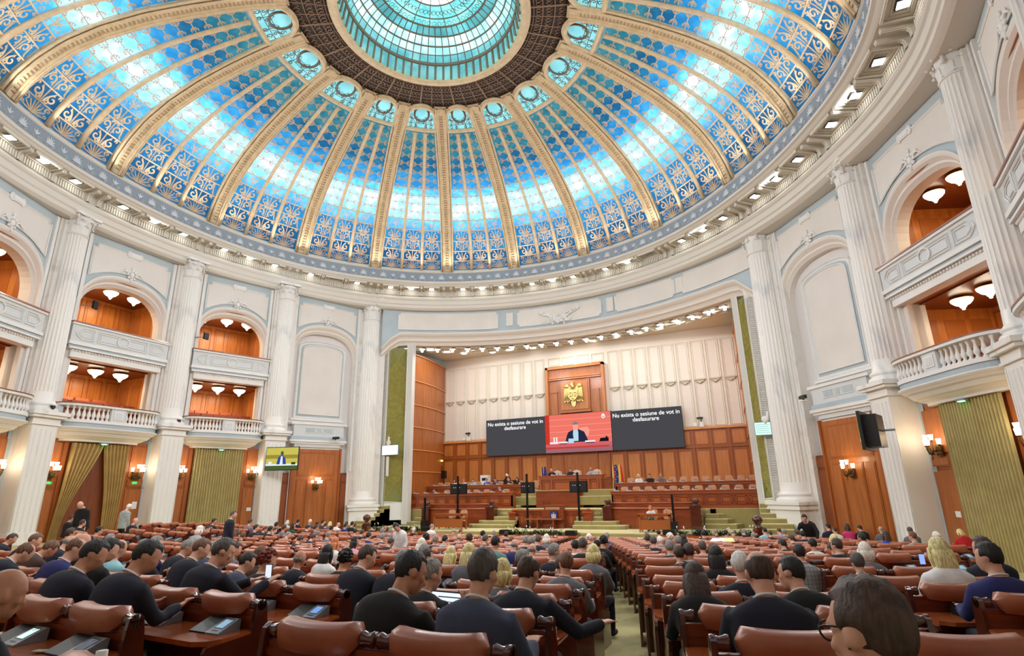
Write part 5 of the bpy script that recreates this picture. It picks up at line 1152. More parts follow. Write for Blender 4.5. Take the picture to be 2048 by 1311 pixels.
# planters with plants
def planter(x0, x1, y, z1, lab, plants, boxes):
    t = thing('wooden_planter', 'long red wood planter box, %s of the stage front' % lab, 'planter', ((x0 + x1) / 2, y, 0), 0, 'wooden stage planters'); w_ = (x1 - x0) / 2
    m = MB(); m.bb(-w_, w_, -.35, .35, 0, z1 - .05, 0); m.bb(-w_ - .06, w_ + .06, -.42, .42, z1 - .1, z1, 1); m.bb(-w_ - .04, w_ + .04, -.4, .4, 0, .1, 1); panel_front(m, -w_, w_, -.35, .1, z1 - .1, max(2, int(w_ * 2 / 1.2)))
    m.build('planter_box', [REDW, mat('desk_moulding', (.62, .31, .15)), mat('desk_inset', (.66, .34, .16))], t)
    for i, (px, n_) in enumerate(plants):
        rnd = random.Random(int(px * 100) + 5); m = MB(); t2 = thing('leafy_green_plant', 'green leafy plant with arching leaves, %s from the left in the planter at the %s of the stage' % (ORD[i], lab), 'plant', (px, y, z1), 0, 'green plants along the stage front')
        for k in range(n_):
            a = rnd.uniform(0, 2 * PI); L = rnd.uniform(.28, .55); up_ = rnd.uniform(.5, 1.1); ca, sa = math.cos(a), math.sin(a); bx, by = rnd.uniform(-.16, .16), rnd.uniform(-.1, .1); G = []
            for s in np.linspace(0, 1, 6):
                d = L * s; zz = L * up_ * (1.5 * s - 1.1 * s * s); ww = .035 * math.sin(PI * (s * .9 + .08)); G.append([(bx + d * ca - q_ * ww * sa, by + d * sa + q_ * ww * ca, zz + abs(q_) * .01) for q_ in (-1, 0, 1)])
            m.grid(np.array(G), k % 3)
        m.build('leaves', [mat('leaf_green', (.16, .34, .13), .45), mat('leaf_dark', (.10, .24, .10), .5), mat('leaf_pale', (.42, .52, .30), .5)], t2)
        if i % 2 == 0:
            m = MB()
            for k in range(3): m.sphere((rnd.uniform(-.25, .25), -.15, rnd.uniform(.25, .45)), (.03, .02, .06), 0, 6, 4)
            m.build('white_flower', PAPER, t2)
    for i, (bx, bw) in enumerate(boxes):
        m = MB(); m.bb(-bw, bw, -.2, .2, 0, .24); m.bb(-bw + .04, bw - .04, -.22, -.2, .03, .21); tag(m.build('floor_monitor_speaker', BLACK, None, loc=(bx, y, z1)), 'black floor monitor speaker, %s from the left on the planter at the %s of the stage' % (ORD[i], lab), 'loudspeaker')
planter(-1.55, 3.0, -2.75, .82, 'centre', [(-.75, 30), (-.25, 30), (.35, 26), (.95, 30), (1.5, 30), (2.0, 26)], [(-1.2, .3), (2.65, .28)])
planter(-10.5, -6.0, -2.75, .92, 'left', [(-10.0, 26), (-9.3, 26), (-8.6, 26), (-7.8, 30), (-7.0, 26)], [(-8.2, .3), (-6.4, .3)])
planter(7.25, 11.6, -2.75, .92, 'right', [(7.9 + .45, 28), (8.9, 28), (9.55, 20), (10.0, 24), (10.4, 28), (10.9, 24), (11.35, 24)], [(7.75, .3), (9.25, .25)])
# hanging televisions
def tvset(c, rz, w_, h_, lab, left):
    t = thing('hanging_television', lab, 'television', c, rz); m = MB(); m.bb(-w_, w_, 0, .1, 0, h_); m.bb(-w_ * .6, w_ * .6, .1, .3 if left else .5, .1, h_ - .1); m.build('tv_case', BLACK, t)
    m = MB(); em(20, (.80, .76, .36), 1.0); em(21, (.62, .56, .22), 1.0); em(22, (.22, .28, .62), 1.0); em(23, (.90, .94, .95), 1.0); em(24, (.30, .38, .20), 1.0); em(25, (.25, .22, .12), 1)
    def r_(a, b, c_, d, i, l): m.bb(a * w_, b * w_, -.012 - l * .003, 0, c_ * h_, d * h_, i)
    r_(-.97, .97, .03, .97, 0, 0); r_(-.97, .97, .5, .66, 1, 1); r_(-.97, .97, .2, .28, 3, 2); r_(-.97, .97, .03, .2, 4, 1)
    m.prism([(x * w_, z * h_) for x, z in ((-.3, .26), (-.22, .55), (-.05, .64), (.1, .62), (.22, .5), (.28, .26))], -.03, -.01, 2, 'xz'); m.prism([(x * w_, z * h_) for x, z in ((-.1, .26), (-.05, .6), (.05, .6), (.08, .26))], -.035, -.01, 3, 'xz'); m.prism([(w_ * (.0 + .09 * math.cos(a)), h_ * (.72 + .1 * math.sin(a))) for a in np.linspace(0, 6.28, 10)[:-1]], -.03, -.01, 4, 'xz')
    r_(.6, .85, .24, .34, 5, 3); r_(-.8, -.6, .24, .38, 3, 3)
    m.build('tv_picture', [E[20], E[21], E[22], E[23], E[24], E[25]], t)
    m = MB(); m.tube([(0, .2, h_ * .5), (-.1, .9, h_ * .5)] if left else [(0, .3, h_ * .5), (.1, .9, h_ * .5)], .04, 6); m.build('wall_arm', GREYP, t)
tvset((-13.95, -7.15, 4.55), math.atan2(.7, 1.9) , 1.02, 1.38, 'television showing a speaker on yellow, hanging left of the stage', True)
tvset((15.95, -9.0, 4.28), R(-108), .95, 1.3, 'television seen from the side, hanging by the column right of the stage', False)
# small dark cameras on the wall ledges
for i, (x, y, z, rz, lab) in enumerate(((-17.0, -12.0, 7.02, 0, 'on the pier between the two left balconies'), (-16.75, -18.2, 7.02, 0, 'on the pier left of the parted curtain'), (17.1, -6.2, 7.02, 2, 'on the pier beside the right balcony'), (-14.05, -2.6, 6.6, 0, 'left of the giant left column'), (14.5, -3.2, 6.9, 2, 'right of the giant right column'))):
    t = thing('wall_camera', 'small black camera ' + lab, 'camera', (x, y, z), rz); m = MB(); m.bb(-.22, .22, -.07, .07, .1, .26); m.bb(.22, .32, -.05, .05, .12, .24); m.tube([(0, 0, 0), (0, 0, .12)], .04, 6); m.build('camera_body', BLACK, t); m = MB(); m.bb(-.18, .18, -.12, .12, -.02, .02); m.build('camera_bracket', WHITE, t)
for i, (key, u, w_, z) in enumerate((((0, 1), -1.7, .0, 12.6), ((1, 2), -1.7, .0, 12.4))):
    M_, rz, L = BAYT[key]; c, s = math.cos(rz), math.sin(rz); p = (M_[0] + u * c - w_ * s, M_[1] + u * s + w_ * c, z)
    t = thing('floodlight', 'grey square floodlight at the upper arch of the ' + BAYLAB[key], 'floodlight', p, rz); m = MB(); m.box((0, 0, 0), (.34, .10, .40), 0, .5); m.build('lamp_body', BLACKM, t); m = MB(); m.tube([(-.5, .3, -.1), (0, 0, -.05)], .025, 5); m.build('lamp_arm', GREYP, t)
# notices on the wood walls
for key, u, z, lab in (((0, 1), 2.25, 2.6, 'white paper notice right of the parted curtain'), ((1, 2), 2.1, 2.25, 'small white notice right of the closed left curtain'), ((5, 6), -1.9, 2.0, 'small pale blue notice left of the right curtain')):
    M_, rz, L = BAYT[key]; c, s = math.cos(rz), math.sin(rz); w_ = .40; p = (M_[0] + u * c - w_ * s, M_[1] + u * s + w_ * c, z); m = MB(); m.bb(-.13, .13, 0, .012, 0, .36 if 'paper' in lab else .2)
    tag(m.build('wall_notice', PAPER, None, loc=p, rz=rz), lab, 'notice')
for u, lab in ((-1.95, 'left'), (2.05, 'right')):
    M_, rz, L = BAYT[(0, 1)]; c, s = math.cos(rz), math.sin(rz); w_ = .34; p = (M_[0] + u * c - w_ * s, M_[1] + u * s + w_ * c, 3.85); m = MB(); m.bb(-.12, .12, 0, .04, 0, .12); 
    o = tag(m.build('exit_sign', emis('exit_green', (.25, .8, .35), 1.6), None, loc=p, rz=rz), 'small green running figure exit sign %s of the parted curtain' % lab, 'exit sign')
    m = MB(); m.sphere((.02, -.004, .09), (.012, .004, .012)); m.tube([(.02, -.004, .08), (0, -.004, .05), (-.03, -.004, .02)], .007, 4); m.tube([(0, -.004, .05), (.03, -.004, .025)], .007, 4); m.bb(-.09, -.06, -.004, 0, .03, .1); m.build('pictogram', PAPER, o)

# ------------------------------------------------------------------ two-seat leather benches with a desk for the row behind
UW = .83; 
def pad_mesh():
    m = MB(); n = 15; G = []; w_ = .295
    sec = [(-.06, -.075), (.05, -.08), (.082, -.02), (.085, .035), (.066, .072), (.0, .088), (-.07, .075), (-.092, .045), (-.086, -.03)]
    for k in np.linspace(-1, 1, n):
        x = w_ * k; e = max(0, abs(k) - .86) / .14; sc = math.sqrt(max(0.02, 1 - e * e * .96)); yb = -.05 * (1 - k * k)
        G.append([[x, yb + y * sc, .925 + z * sc + .012 * k * k] for y, z in sec])
    G = np.array(G); G = np.concatenate([G, G[:, :1]], 1); m.grid(G, 0, True); m.add(G[0][:-1], [list(range(len(sec)))[::-1]]); m.add(G[-1][:-1], [list(range(len(sec)))]); return m
def roll_mesh(x0, x1):
    m = MB(); L = x1 - x0; m.tube([(x0, 0, .93), (x0 + L * .15, 0, .93), (x0 + L * .5, -.0, .928), (x0 + L * .85, 0, .93), (x1, 0, .93)], [.045, .046, .036, .046, .045], 12); return m
def end_mesh(s):
    m = MB(); x0, x1 = sorted((s * (UW - .035), s * UW))
    P = [(-.42, .0), (.30, .0), (.30, .42), (.10, .52), (.062, .88), (.05, .95), (.0, .975), (-.05, .95), (-.062, .88), (-.08, .72), (-.50, .70), (-.52, .66), (-.42, .6)]
    m.prism(P[::-1], x0, x1, 0, 'yz'); return m
def desk_poly(): return [(-UW + .01, -.05), (-UW + .01, -.36), (-UW + .05, -.46), (-UW + .16, -.52), (UW - .16, -.52), (UW - .05, -.46), (UW - .01, -.36), (UW - .01, -.05)]
def back_mb(m, mt=0): m.bb(-UW + .03, UW - .03, -.02, .02, .10, .88, mt); m.bb(-UW + .03, UW - .03, -.035, .03, .80, .84, mt); return m
def make_bench():
    t = thing('leather_bench', 'x', 'bench'); m = MB(); back_mb(m); m.build('backboard', REDW, t)
    m = MB(); m.prism(desk_poly(), .70, .738, 0, 'xy'); m.build('desk_top', TOPW, t)
    m = MB(); m.bb(-UW + .05, UW - .05, -.36, -.34, .34, .70); m.bb(-.02, .02, -.40, -.02, .1, .70); m.build('under_desk_panel', DARKW, t)
    pm = pad_mesh()
    for s in (-1, 1):
        o = pm.build('headrest_pad', LEATHER, t, loc=(s * .40, 0, 0)) if s < 0 else None
        if s < 0: p0 = o
        else: o = p0.copy(); COL.objects.link(o); o.location = (s * .40, 0, 0)
        end_mesh(s).build('end_panel', DARKW, t)
        a = (UW - .105, UW - .0) if s > 0 else (-UW, -UW + .105); roll_mesh(*a).build('armrest_roll', DARKW, t)
        b = (.015, .105) if s > 0 else (-.105, -.015); roll_mesh(*b).build('armrest_roll', DARKW, t)
        m = MB(); m.bb(s * .40 - .27, s * .40 + .27, .06, .50, .40, .48); m.build('seat_cushion', mat('red_leather', (.66, .33, .20), .5), t)
    return t
def make_bench_far():
    m = MB(); back_mb(m, 1); m.prism(desk_poly(), .70, .738, 2, 'xy'); pm = pad_mesh()
    for s in (-1, 1):
        V = np.concatenate(pm.v).copy(); V[:, 0] += s * .40; m.add(V, pm.f, 0, True)
        e = end_mesh(s); m.add(np.concatenate(e.v), e.f, 3); m.tube([(s * (UW - .1), 0, .93), (s * UW, 0, .93)], .042, 8, 3); m.bb(s * .40 - .27, s * .40 + .27, .06, .50, .40, .48, 4)
    m.tube([(-.1, 0, .93), (.1, 0, .93)], .042, 8, 3); m.bb(-UW + .05, UW - .05, -.36, -.34, .34, .70, 3)
    return m.build('leather_bench', [LEATHER, REDW, TOPW, DARKW, mat('red_leather', (.66, .33, .20), .5)])
def make_console(reader=False):
    t = thing('voting_console', 'x', 'console'); m = MB()
    P = [(-.11, 0), (.10, 0), (.11, .085), (.09, .09), (-.11, .012)]
    m.prism(P[::-1], -.19, .02, 0, 'yz'); m.build('speaker_half', DGREYP, t); m = MB(); m.prism(P[::-1], .02, .185, 0, 'yz'); m.bb(.165, .175, .0, .04, .088, .09); m.build('control_half', GREYP, t)
    sl = math.atan2(.078, .20)
    def on(m, x0, x1, v0, v1, mt, h=.004): c = [(x0, v0), (x1, v0), (x1, v1), (x0, v1)]; V = []; 
    m = MB(); 
    def plate(m, x0, x1, y0, y1, h): 
        z = lambda y: .012 + (y + .11) / .20 * .078; m.add([(x0, y0, z(y0) + h), (x1, y0, z(y0) + h), (x1, y1, z(y1) + h), (x0, y1, z(y1) + h)], [[0, 1, 2, 3]])
    plate(m, .055, .15, -.045, .06, .003); m.build('lcd_screen', SCRN[0], t); m = MB(); plate(m, .048, .157, -.052, .067, .0015); m.build('screen_bezel', DGREYP, t)
    m = MB()
    for k in range(5): plate(m, .06 + k * .016, .071 + k * .016, -.085, -.073, .003)
    m.build('button_row', BLACK, t)
    if reader: m = MB(); m.bb(.20, .245, -.1, .02, 0, .05); m.build('card_reader', PAPER, t)
    return t
SCRN = [emis('lcd_pale_blue', (.62, .76, .86), .9), emis('lcd_bright', (.82, .97, .93), 1.3), emis('lcd_grey', (.52, .54, .60), .6), emis('lcd_blue', (.50, .66, .92), 1.0)]
def make_console_far():
    m = MB(); P = [(-.11, 0), (.10, 0), (.11, .085), (.09, .09), (-.11, .012)]; m.prism(P[::-1], -.19, .02, 0, 'yz'); m.prism(P[::-1], .02, .185, 1, 'yz')
    z = lambda y: .015 + (y + .11) / .20 * .078; m.add([(.05, -.05, z(-.05)), (.15, -.05, z(-.05)), (.15, .06, z(.06)), (.05, .06, z(.06))], [[0, 1, 2, 3]], 2)
    return m.build('voting_console', [DGREYP, GREYP, SCRN[0]])
bench = make_bench(); console = make_console(); console_r = make_console(True); index_kids(); bfar = make_bench_far(); cfar = make_console_far()
USED = {'b': 0, 'c': 0, 'cr': 0, 'bf': 0, 'cf': 0}
def put(proto, key, x, y, z, rz, lab, grp):
    if USED[key] == 0: proto.location = (x, y, z); proto.rotation_euler = (0, 0, rz); tag(proto, lab, None, grp); USED[key] = 1; return proto
    USED[key] += 1
    if proto.type == 'EMPTY': return copy_tree(proto, None, (x, y, z), rz, lab, grp)
    o = proto.copy(); COL.objects.link(o); o.location = (x, y, z); o.rotation_euler = (0, 0, rz); return tag(o, lab, None, grp)
tag(bfar, 'x', 'bench'); tag(cfar, 'x', 'console')
REST = []; SLOTS = []   # (x, y, z, heading) of every seat
rs = random.Random(11)
def unit(x, y, deg, near, lab, grp, sc=1.0, aisle=0, far_lab=None):
    z = zfloor(x, y); a = R(deg); put(bench if near else bfar, 'b' if near else 'bf', x, y, z, a, lab, grp)
    for s in (-1, 1):
        lx = s * .40 + .10; ly = -.19; px, py = x + lx * math.cos(a) - ly * math.sin(a), y + lx * math.sin(a) + ly * math.cos(a)
        cl = ('grey voting console, %s seat, %s' if near else 'small voting console, %s seat, %s') % ('left' if s < 0 else 'right', lab.split(', ', 1)[1])
        if near:
            rd = aisle == s; o = put(console_r if rd else console, 'cr' if rd else 'c', px, py, z + .739, a, cl, 'voting consoles on the near desks')
            sc_ = rs.choice([0, 0, 2, 2, 1, 3])
            for ch in o.children:
                if ch.name.startswith('lcd'): ch.material_slots[0].link = 'OBJECT'; ch.material_slots[0].material = SCRN[sc_]
        elif far_lab: put(cfar, 'cf', px, py, z + .739, a, cl, 'voting consoles of the far rows')
        else: REST.append((px, py, z + .739, a))
        SLOTS.append((x + s * .40 * math.cos(a), y + s * .40 * math.sin(a), z, deg))
NG = 'two-seat leather benches of the near section'; FG = 'two-seat leather benches of the far section'
COLN = ['bench at the left aisle edge', 'second bench left of the aisle', 'third bench left of the aisle', 'fourth bench left of the aisle', 'fifth bench left of the aisle', 'sixth bench left of the aisle', 'seventh bench left of the aisle', 'eighth bench left of the aisle']
xcA = [11.05, 10.79, 10.58, 10.33, 10.08, 9.86, 9.64]
for j in range(-1, 6):
    y = -29.25 + 1.1 * j
    xc = [xcA[j + 1], 7.86 - (0 if j < 3 else .14 * (j - 2)), 5.05 - .05 * j, 2.2, -.6, -3.4, -6.2, -9.0]
    for c, x in enumerate(xc):
        if c == 0 and j == -1: x = 10.6
        if c == 1 and j == -1: continue
        lab = 'brown leather bench, %s row from the bottom, %s' % (ORD[j + 1], COLN[c])
        unit(x, y + (.0 if c < 3 else 0), -2 if c else 1.5, c < 4, lab, NG if c < 4 else 'far left benches of the rear rows', aisle=1 if c == 0 else 0, far_lab=c < 6)
COLR = ['bench at the right aisle edge', 'second bench right of the aisle', 'third bench right of the aisle']
for k in range(0, 6):
    for c in range(3):
        x = 13.3 - .34 * k + 2.55 * c; y = -28.35 + 1.1 * k + .73 * c
        if c == 2 and x > 19.2: continue
        unit(x, y, 14, True, 'brown leather bench, %s row from the bottom, %s' % (ORD[k + 1], COLR[c]), NG, aisle=-1 if c == 0 and False else 0)
unit(13.66, -29.5, 14, True, 'brown leather bench, lowest row, under the person nearest the camera', NG)
LB = 'brown leather bench in the far rows left of the carpeted aisle'; RB = 'brown leather bench in the far rows right of the carpeted aisle'
for i in range(16):
    y = -21.9 + 1.06 * i; xr = 12.15 - .25 * (y + 29) - .48 - UW
    for c in range(9):
        x = xr - c * (2.02 + .10 * (c % 2)); 
        if x < -12.5: continue
        unit(x, y + (0 if c < 5 else .15 * (c - 5) ** 1.4), -2 if c < 5 else -2 - 4 * (c - 4), False, 'far bench, %s row from the cross aisle, %s left of long aisle' % (ORD[i], ORD[c]), FG, far_lab=c < 3)
for i in range(15):
    for c in range(4):
        x = 13.3 - .31 * (6.6 + i) + 2.1 * c - .06 * i; y = -28.35 + 1.1 * (6.4 + i * .97) + .62 * c
        if y > -4.6 or math.hypot(x - C0[0], y - C0[1]) > 16.3: continue
        unit(x, y, 15, False, 'far bench, %s row from the cross aisle, %s right of long aisle' % (ORD[i], ORD[c]), FG, far_lab=c < 2)
for i in range(7):
    x = -11.6 + .35 * i; y = -17.2 - 1.15 * i * .0 - 1.05 * i; 
    if i < 6: unit(-12.6 + .1 * i, -13.2 - 1.0 * i * .9 + 2, -62, False, 'leather bench turned sideways by the left wall, %s from the camera side' % ORD[6 - i], 'sideways benches by the left wall')
print('benches', USED)

m = MB(); V0 = np.array([v.co for v in cfar.data.vertices]); F0 = [list(p.vertices) for p in cfar.data.polygons]; M0 = [p.material_index for p in cfar.data.polygons]
for (x, y, z, a) in REST:
    c, s_ = math.cos(a), math.sin(a); V = V0 @ np.array([[c, s_, 0], [-s_, c, 0], [0, 0, 1]]) + [x, y, z]; n0 = len(m.m); m.add(V, F0); m.m[n0:] = M0
o = m.build('voting_console', [DGREYP, GREYP, SCRN[0]]); tag(o, 'remaining tiny voting consoles on the farthest desks of the hall', 'console', None, 'stuff')

# ------------------------------------------------------------------ people
SKIN = [mat('skin_light', (.86, .66, .56), .55, kind='noise', col2=(.82, .60, .50), scale=20), mat('skin_warm', (.78, .56, .45), .55, kind='noise', col2=(.73, .51, .40), scale=20)]
HAIRC = {'k': (.07, .06, .06), 'b': (.20, .14, .11), 'g': (.42, .41, .40), 's': (.24, .22, .21), 'w': (.80, .79, .77), 'y': (.78, .66, .46), 'p': (.86, .80, .70), 'r': (.36, .12, .09), 'o': (.62, .36, .22), 'c': (.33, .22, .16)}
HM = {k: mat('hair_' + k, c, .6, kind='noise', col2=tuple(min(1, q * 1.5 + .03) for q in c), scale=60, stretch=(1, 1, .15), bump=.5) for k, c in HAIRC.items()}
CLOTH = {'bk': (.07, .07, .08), 'nv': (.09, .10, .17), 'gb': (.25, .28, .38), 'gy': (.42, .43, .46), 'wh': (.93, .93, .93), 'bl': (.14, .16, .40), 'lb': (.62, .76, .84), 'cy': (.62, .84, .88), 'te': (.40, .56, .53), 'pk': (.88, .60, .74), 'rd': (.78, .10, .14), 'pu': (.52, .42, .48), 'be': (.62, .58, .50), 'rb': (.16, .30, .72), 'li': (.70, .66, .84), 'br': (.30, .20, .17), 'gr': (.10, .30, .26), 'mg': (.84, .22, .48), 'lg': (.66, .68, .68), 'ck': (.55, .56, .58)}
CM = {k: mat('cloth_' + k, c, .85, kind='noise', col2=tuple(q * .88 for q in c), scale=9) for k, c in CLOTH.items()}
# grey checked jacket: woven lines
def check_mat():
    m = CM['ck']; nt = m.node_tree; b = nt.nodes['Principled BSDF']; tc = nt.nodes.new('ShaderNodeTexCoord'); br = nt.nodes.new('ShaderNodeTexBrick'); br.inputs['Scale'].default_value = 9; br.offset = 0
    br.inputs['Color1'].default_value = lin((.60, .61, .62)) + (1,); br.inputs['Color2'].default_value = lin((.57, .58, .60)) + (1,); br.inputs['Mortar'].default_value = lin((.36, .37, .40)) + (1,); br.inputs['Mortar Size'].default_value = .03; br.inputs['Brick Width'].default_value = .5; br.inputs['Row Height'].default_value = .5
    mp = nt.nodes.new('ShaderNodeMapping'); mp.inputs['Rotation'].default_value = (R(90), 0, 0); nt.links.new(tc.outputs['Object'], mp.inputs['Vector']); nt.links.new(mp.outputs['Vector'], br.inputs['Vector']); nt.links.new(br.outputs['Color'], b.inputs['Base Color'])
check_mat()
def Rx(a): c, s = math.cos(a), math.sin(a); return np.array([[1, 0, 0], [0, c, -s], [0, s, c]])
def Rz(a): c, s = math.cos(a), math.sin(a); return np.array([[c, -s, 0], [s, c, 0], [0, 0, 1]])
def Ry(a): c, s = math.cos(a), math.sin(a); return np.array([[c, 0, s], [0, 1, 0], [-s, 0, c]])
def loft(m, rings, seg=20, ex=.85):
    a = 2 * PI * np.arange(seg) / seg; c, s = np.cos(a), np.sin(a); cx = np.sign(c) * np.abs(c) ** ex; sy = np.sign(s) * np.abs(s) ** ex; V = []
    for ctr, rx, ry, U, W in rings: V.append(np.array(ctr) + rx * cx[:, None] * U + ry * sy[:, None] * W)
    n = len(rings); F = [[i * seg + j, i * seg + (j + 1) % seg, (i + 1) * seg + (j + 1) % seg, (i + 1) * seg + j] for i in range(n - 1) for j in range(seg)]
    F += [list(range(seg))[::-1], [(n - 1) * seg + j for j in range(seg)]]; m.add(np.concatenate(V), F, 0, True)
def remesh(mb, size, smooth=4):
    me = bpy.data.meshes.new('tmp'); me.from_pydata(np.concatenate(mb.v).tolist(), [], mb.f); o = bpy.data.objects.new('tmp', me); COL.objects.link(o)
    r = o.modifiers.new('r', 'REMESH'); r.mode = 'VOXEL'; r.voxel_size = size; s = o.modifiers.new('s', 'SMOOTH'); s.factor = .5; s.iterations = smooth
    dg = bpy.context.evaluated_depsgraph_get(); dg.update(); ev = o.evaluated_get(dg); me2 = bpy.data.meshes.new_from_object(ev); bpy.data.objects.remove(o); bpy.data.meshes.remove(me)
    me2.polygons.foreach_set('use_smooth', [True] * len(me2.polygons)); return me2
TORSO = [(-.06, .175, .13, 0), (.0, .185, .135, 0), (.12, .175, .125, .005), (.26, .19, .125, .0), (.38, .21, .12, -.012), (.46, .205, .105, -.018), (.505, .165, .085, -.015), (.54, .095, .065, -.008)]
def human(pose, res=.02, female=False):
    """pose: lean, side, roll, head (yaw, pitch, roll), arms [(elbow, wrist)] in body space or None, standing. Returns meshes in local space (facing +Y)."""
    lean, side = R(pose.get('lean', 12)), R(pose.get('side', 0)); stand = pose.get('stand', False)
    pz = .98 if stand else .50; pel = np.array([0, 0 if stand else .24, pz]); M = Ry(side) @ Rx(-lean) @ Rz(R(pose.get('twist', 0)))
    U, W, S = M[:, 0], M[:, 1], M[:, 2]; sp = lambda s, x=0, y=0: pel + S * s + U * x + W * y
    fs = .90 if female else 1.0
    body, jac = MB(), MB()
    loft(body, [(sp(s, 0, d), a * fs, b * .95, U, W) for s, a, b, d in TORSO])
    J = [(s, a * fs + .02, b + .018, d) for s, a, b, d in TORSO[1:]]
    if not stand: J = [(-.04, .20 * fs, .15, 0)] + J
    else: J = [(-.16, .21, .155, 0), (-.05, .20, .15, 0)] + J
    J[-1] = (.55, .085, .07, -.01); loft(jac, [(sp(s, 0, d), a, b, U, W) for s, a, b, d in J])
    hy, hp, hr = pose.get('head', (0, 15, 0)); nk = sp(.53, 0, -.005); HM_ = Ry(R(hr)) @ Rx(-lean * .35 - R(hp)) @ Rz(-R(hy)); hc = nk + HM_ @ np.array([0, .035, .165])
    body.tube([sp(.48, 0, -.01), nk, nk + HM_ @ np.array([0, .005, .05]), hc + HM_ @ np.array([0, -.02, -.04])], [.07, .06, .056, .055], 12)
    def H(p): return hc + HM_ @ np.array(p, float)
    hm = MB(); hm.sphere((0, 0, .02), (.077, .098, .105), 0, 18, 14); hm.sphere((0, .018, -.045), (.060, .074, .075), 0, 14, 10); hm.sphere((0, .055, -.085), (.034, .034, .03), 0, 10, 7); hm.tube([(0, .088, .01), (0, .108, -.025), (0, .112, -.036), (0, .095, -.042)], [.010, .014, .016, .010], 8)
    for s in (-1, 1): hm.sphere((s * .080, -.008, -.012), (.012, .022, .033), 0, 8, 7); hm.sphere((s * .03, .088, .030), (.024, .012, .008), 0, 8, 5); hm.sphere((s * .045, .066, -.025), (.022, .02, .02), 0, 8, 6)
    hm.sphere((0, .092, -.062), (.024, .012, .008), 0, 8, 5)
    V = np.concatenate(hm.v) @ HM_.T + hc; body.add(V, hm.f)
    arms = pose.get('arms', 'desk'); hands = []
    for i, s in enumerate((-1, 1)):
        sh = sp(.465, s * .185 * fs, -.01)
        if arms == 'desk': el = sh + np.array([s * .07, .14, -.26]); wr = el + np.array([-s * .08, .24, -.01])
        elif arms == 'down': el = sh + np.array([s * .05, -.02, -.29]); wr = el + np.array([s * .0, .06, -.26])
        else: el = sh + np.array(arms[i][0]); wr = el + np.array(arms[i][1])
        el[2] = max(el[2], .62) if not stand else el[2]; wr[2] = max(wr[2], .74) if (not stand and arms == 'desk') else wr[2]
        body.tube([sh, (sh + el) / 2, el, el * .5 + wr * .5, wr], [.05, .046, .038, .036, .026], 10)
        jac.tube([sh + S * .0, sh * .6 + el * .4, el, el * .5 + wr * .5, el * .06 + wr * .94], [.072, .066, .057, .052, .046], 12)
        d = (wr - el) / np.linalg.norm(wr - el); side_ = np.cross(d, [0, 0, 1]); side_ /= np.linalg.norm(side_) + 1e-9; upv = np.cross(side_, d)
        if i < len(pose.get('hand_dir', [])) and pose['hand_dir'][i] is not None: d = np.array(pose['hand_dir'][i], float); d /= np.linalg.norm(d); side_ = np.cross(d, [0, 1, 0]); side_ /= np.linalg.norm(side_) + 1e-9; upv = np.cross(side_, d)
        pc = wr + d * .05; loft(body, [(wr + d * q, a, .014, side_, upv) for q, a in ((0, .026), (.03, .034), (.06, .041), (.09, .040))], 12)
        for k in range(4):
            L = [.062, .074, .070, .054][k]; b0 = wr + d * .088 + side_ * (-.030 + .020 * k); cv = .35 if not pose.get('open') else .05
            body.tube([b0, b0 + d * L * .45 - upv * L * .12 * cv * 2 + side_ * (k - 1.5) * .006 * (2.2 if pose.get('open') else 1), b0 + d * L * .8 - upv * L * .35 * cv * 2 + side_ * (k - 1.5) * .012 * (2 if pose.get('open') else 1), b0 + d * L * (1 - .1 * cv) - upv * L * .6 * cv * 2 + side_ * (k - 1.5) * .014 * (2 if pose.get('open') else 1)], [.0095, .009, .0085, .007], 7)
        tb = wr + d * .035 - s * side_ * .03; body.tube([tb, tb + d * .025 - s * side_ * .022, tb + d * .05 - s * side_ * .03], [.012, .0105, .008], 7)
        hands.append(wr + d * .09)
    for s in (-1, 1):
        if stand: kn = np.array([s * .10, .02, .52]); an = np.array([s * .11, -.02, .09]); hp_ = np.array([s * .09, 0, .95])
        else: hp_ = np.array([s * .09, .24, .50]); kn = np.array([s * .13, .66, .52]); an = np.array([s * .13, .66, .09])
        body.tube([hp_, hp_ * .5 + kn * .5, kn, kn * .55 + an * .45, an], [.095, .085, .062, .056, .042], 12); loft(body, [(an + np.array([0, q, -.04]), w_, .04, np.array([1., 0, 0]), np.array([0, 0, 1.])) for q, w_ in ((-.06, .035), (0, .04), (.1, .045), (.18, .03))], 10)
    out = {'body': remesh(body, res, 3), 'jacket': remesh(jac, max(res * 1.2, .016), 5)}
    bm_ = out['body']; zc = pz + .03; top = sp(.2)[2]
    cut = .60 if not stand else 1.0; wrists = [h for h in hands]
    idx = []
    for p in bm_.polygons: idx.append(1 if p.center.z < cut and min((np.linalg.norm(np.array(p.center) - h) for h in wrists)) > .13 else 0)
    bm_.materials.append(SKIN[0]); bm_.materials.append(CM['nv']); bm_.polygons.foreach_set('material_index', idx)
    out['jacket'].materials.append(CM['nv'])
    c = MB(); a = np.linspace(0, 2 * PI, 19)[:-1]
    for k, (r_, h_) in enumerate(((.066, .0),)): c.tube([nk + M @ np.array([.068 * math.cos(t), .062 * math.sin(t) + .004, .018 - .018 * math.sin(t)]) for t in a], .009, 6, closed=True)
    out['collar'] = c
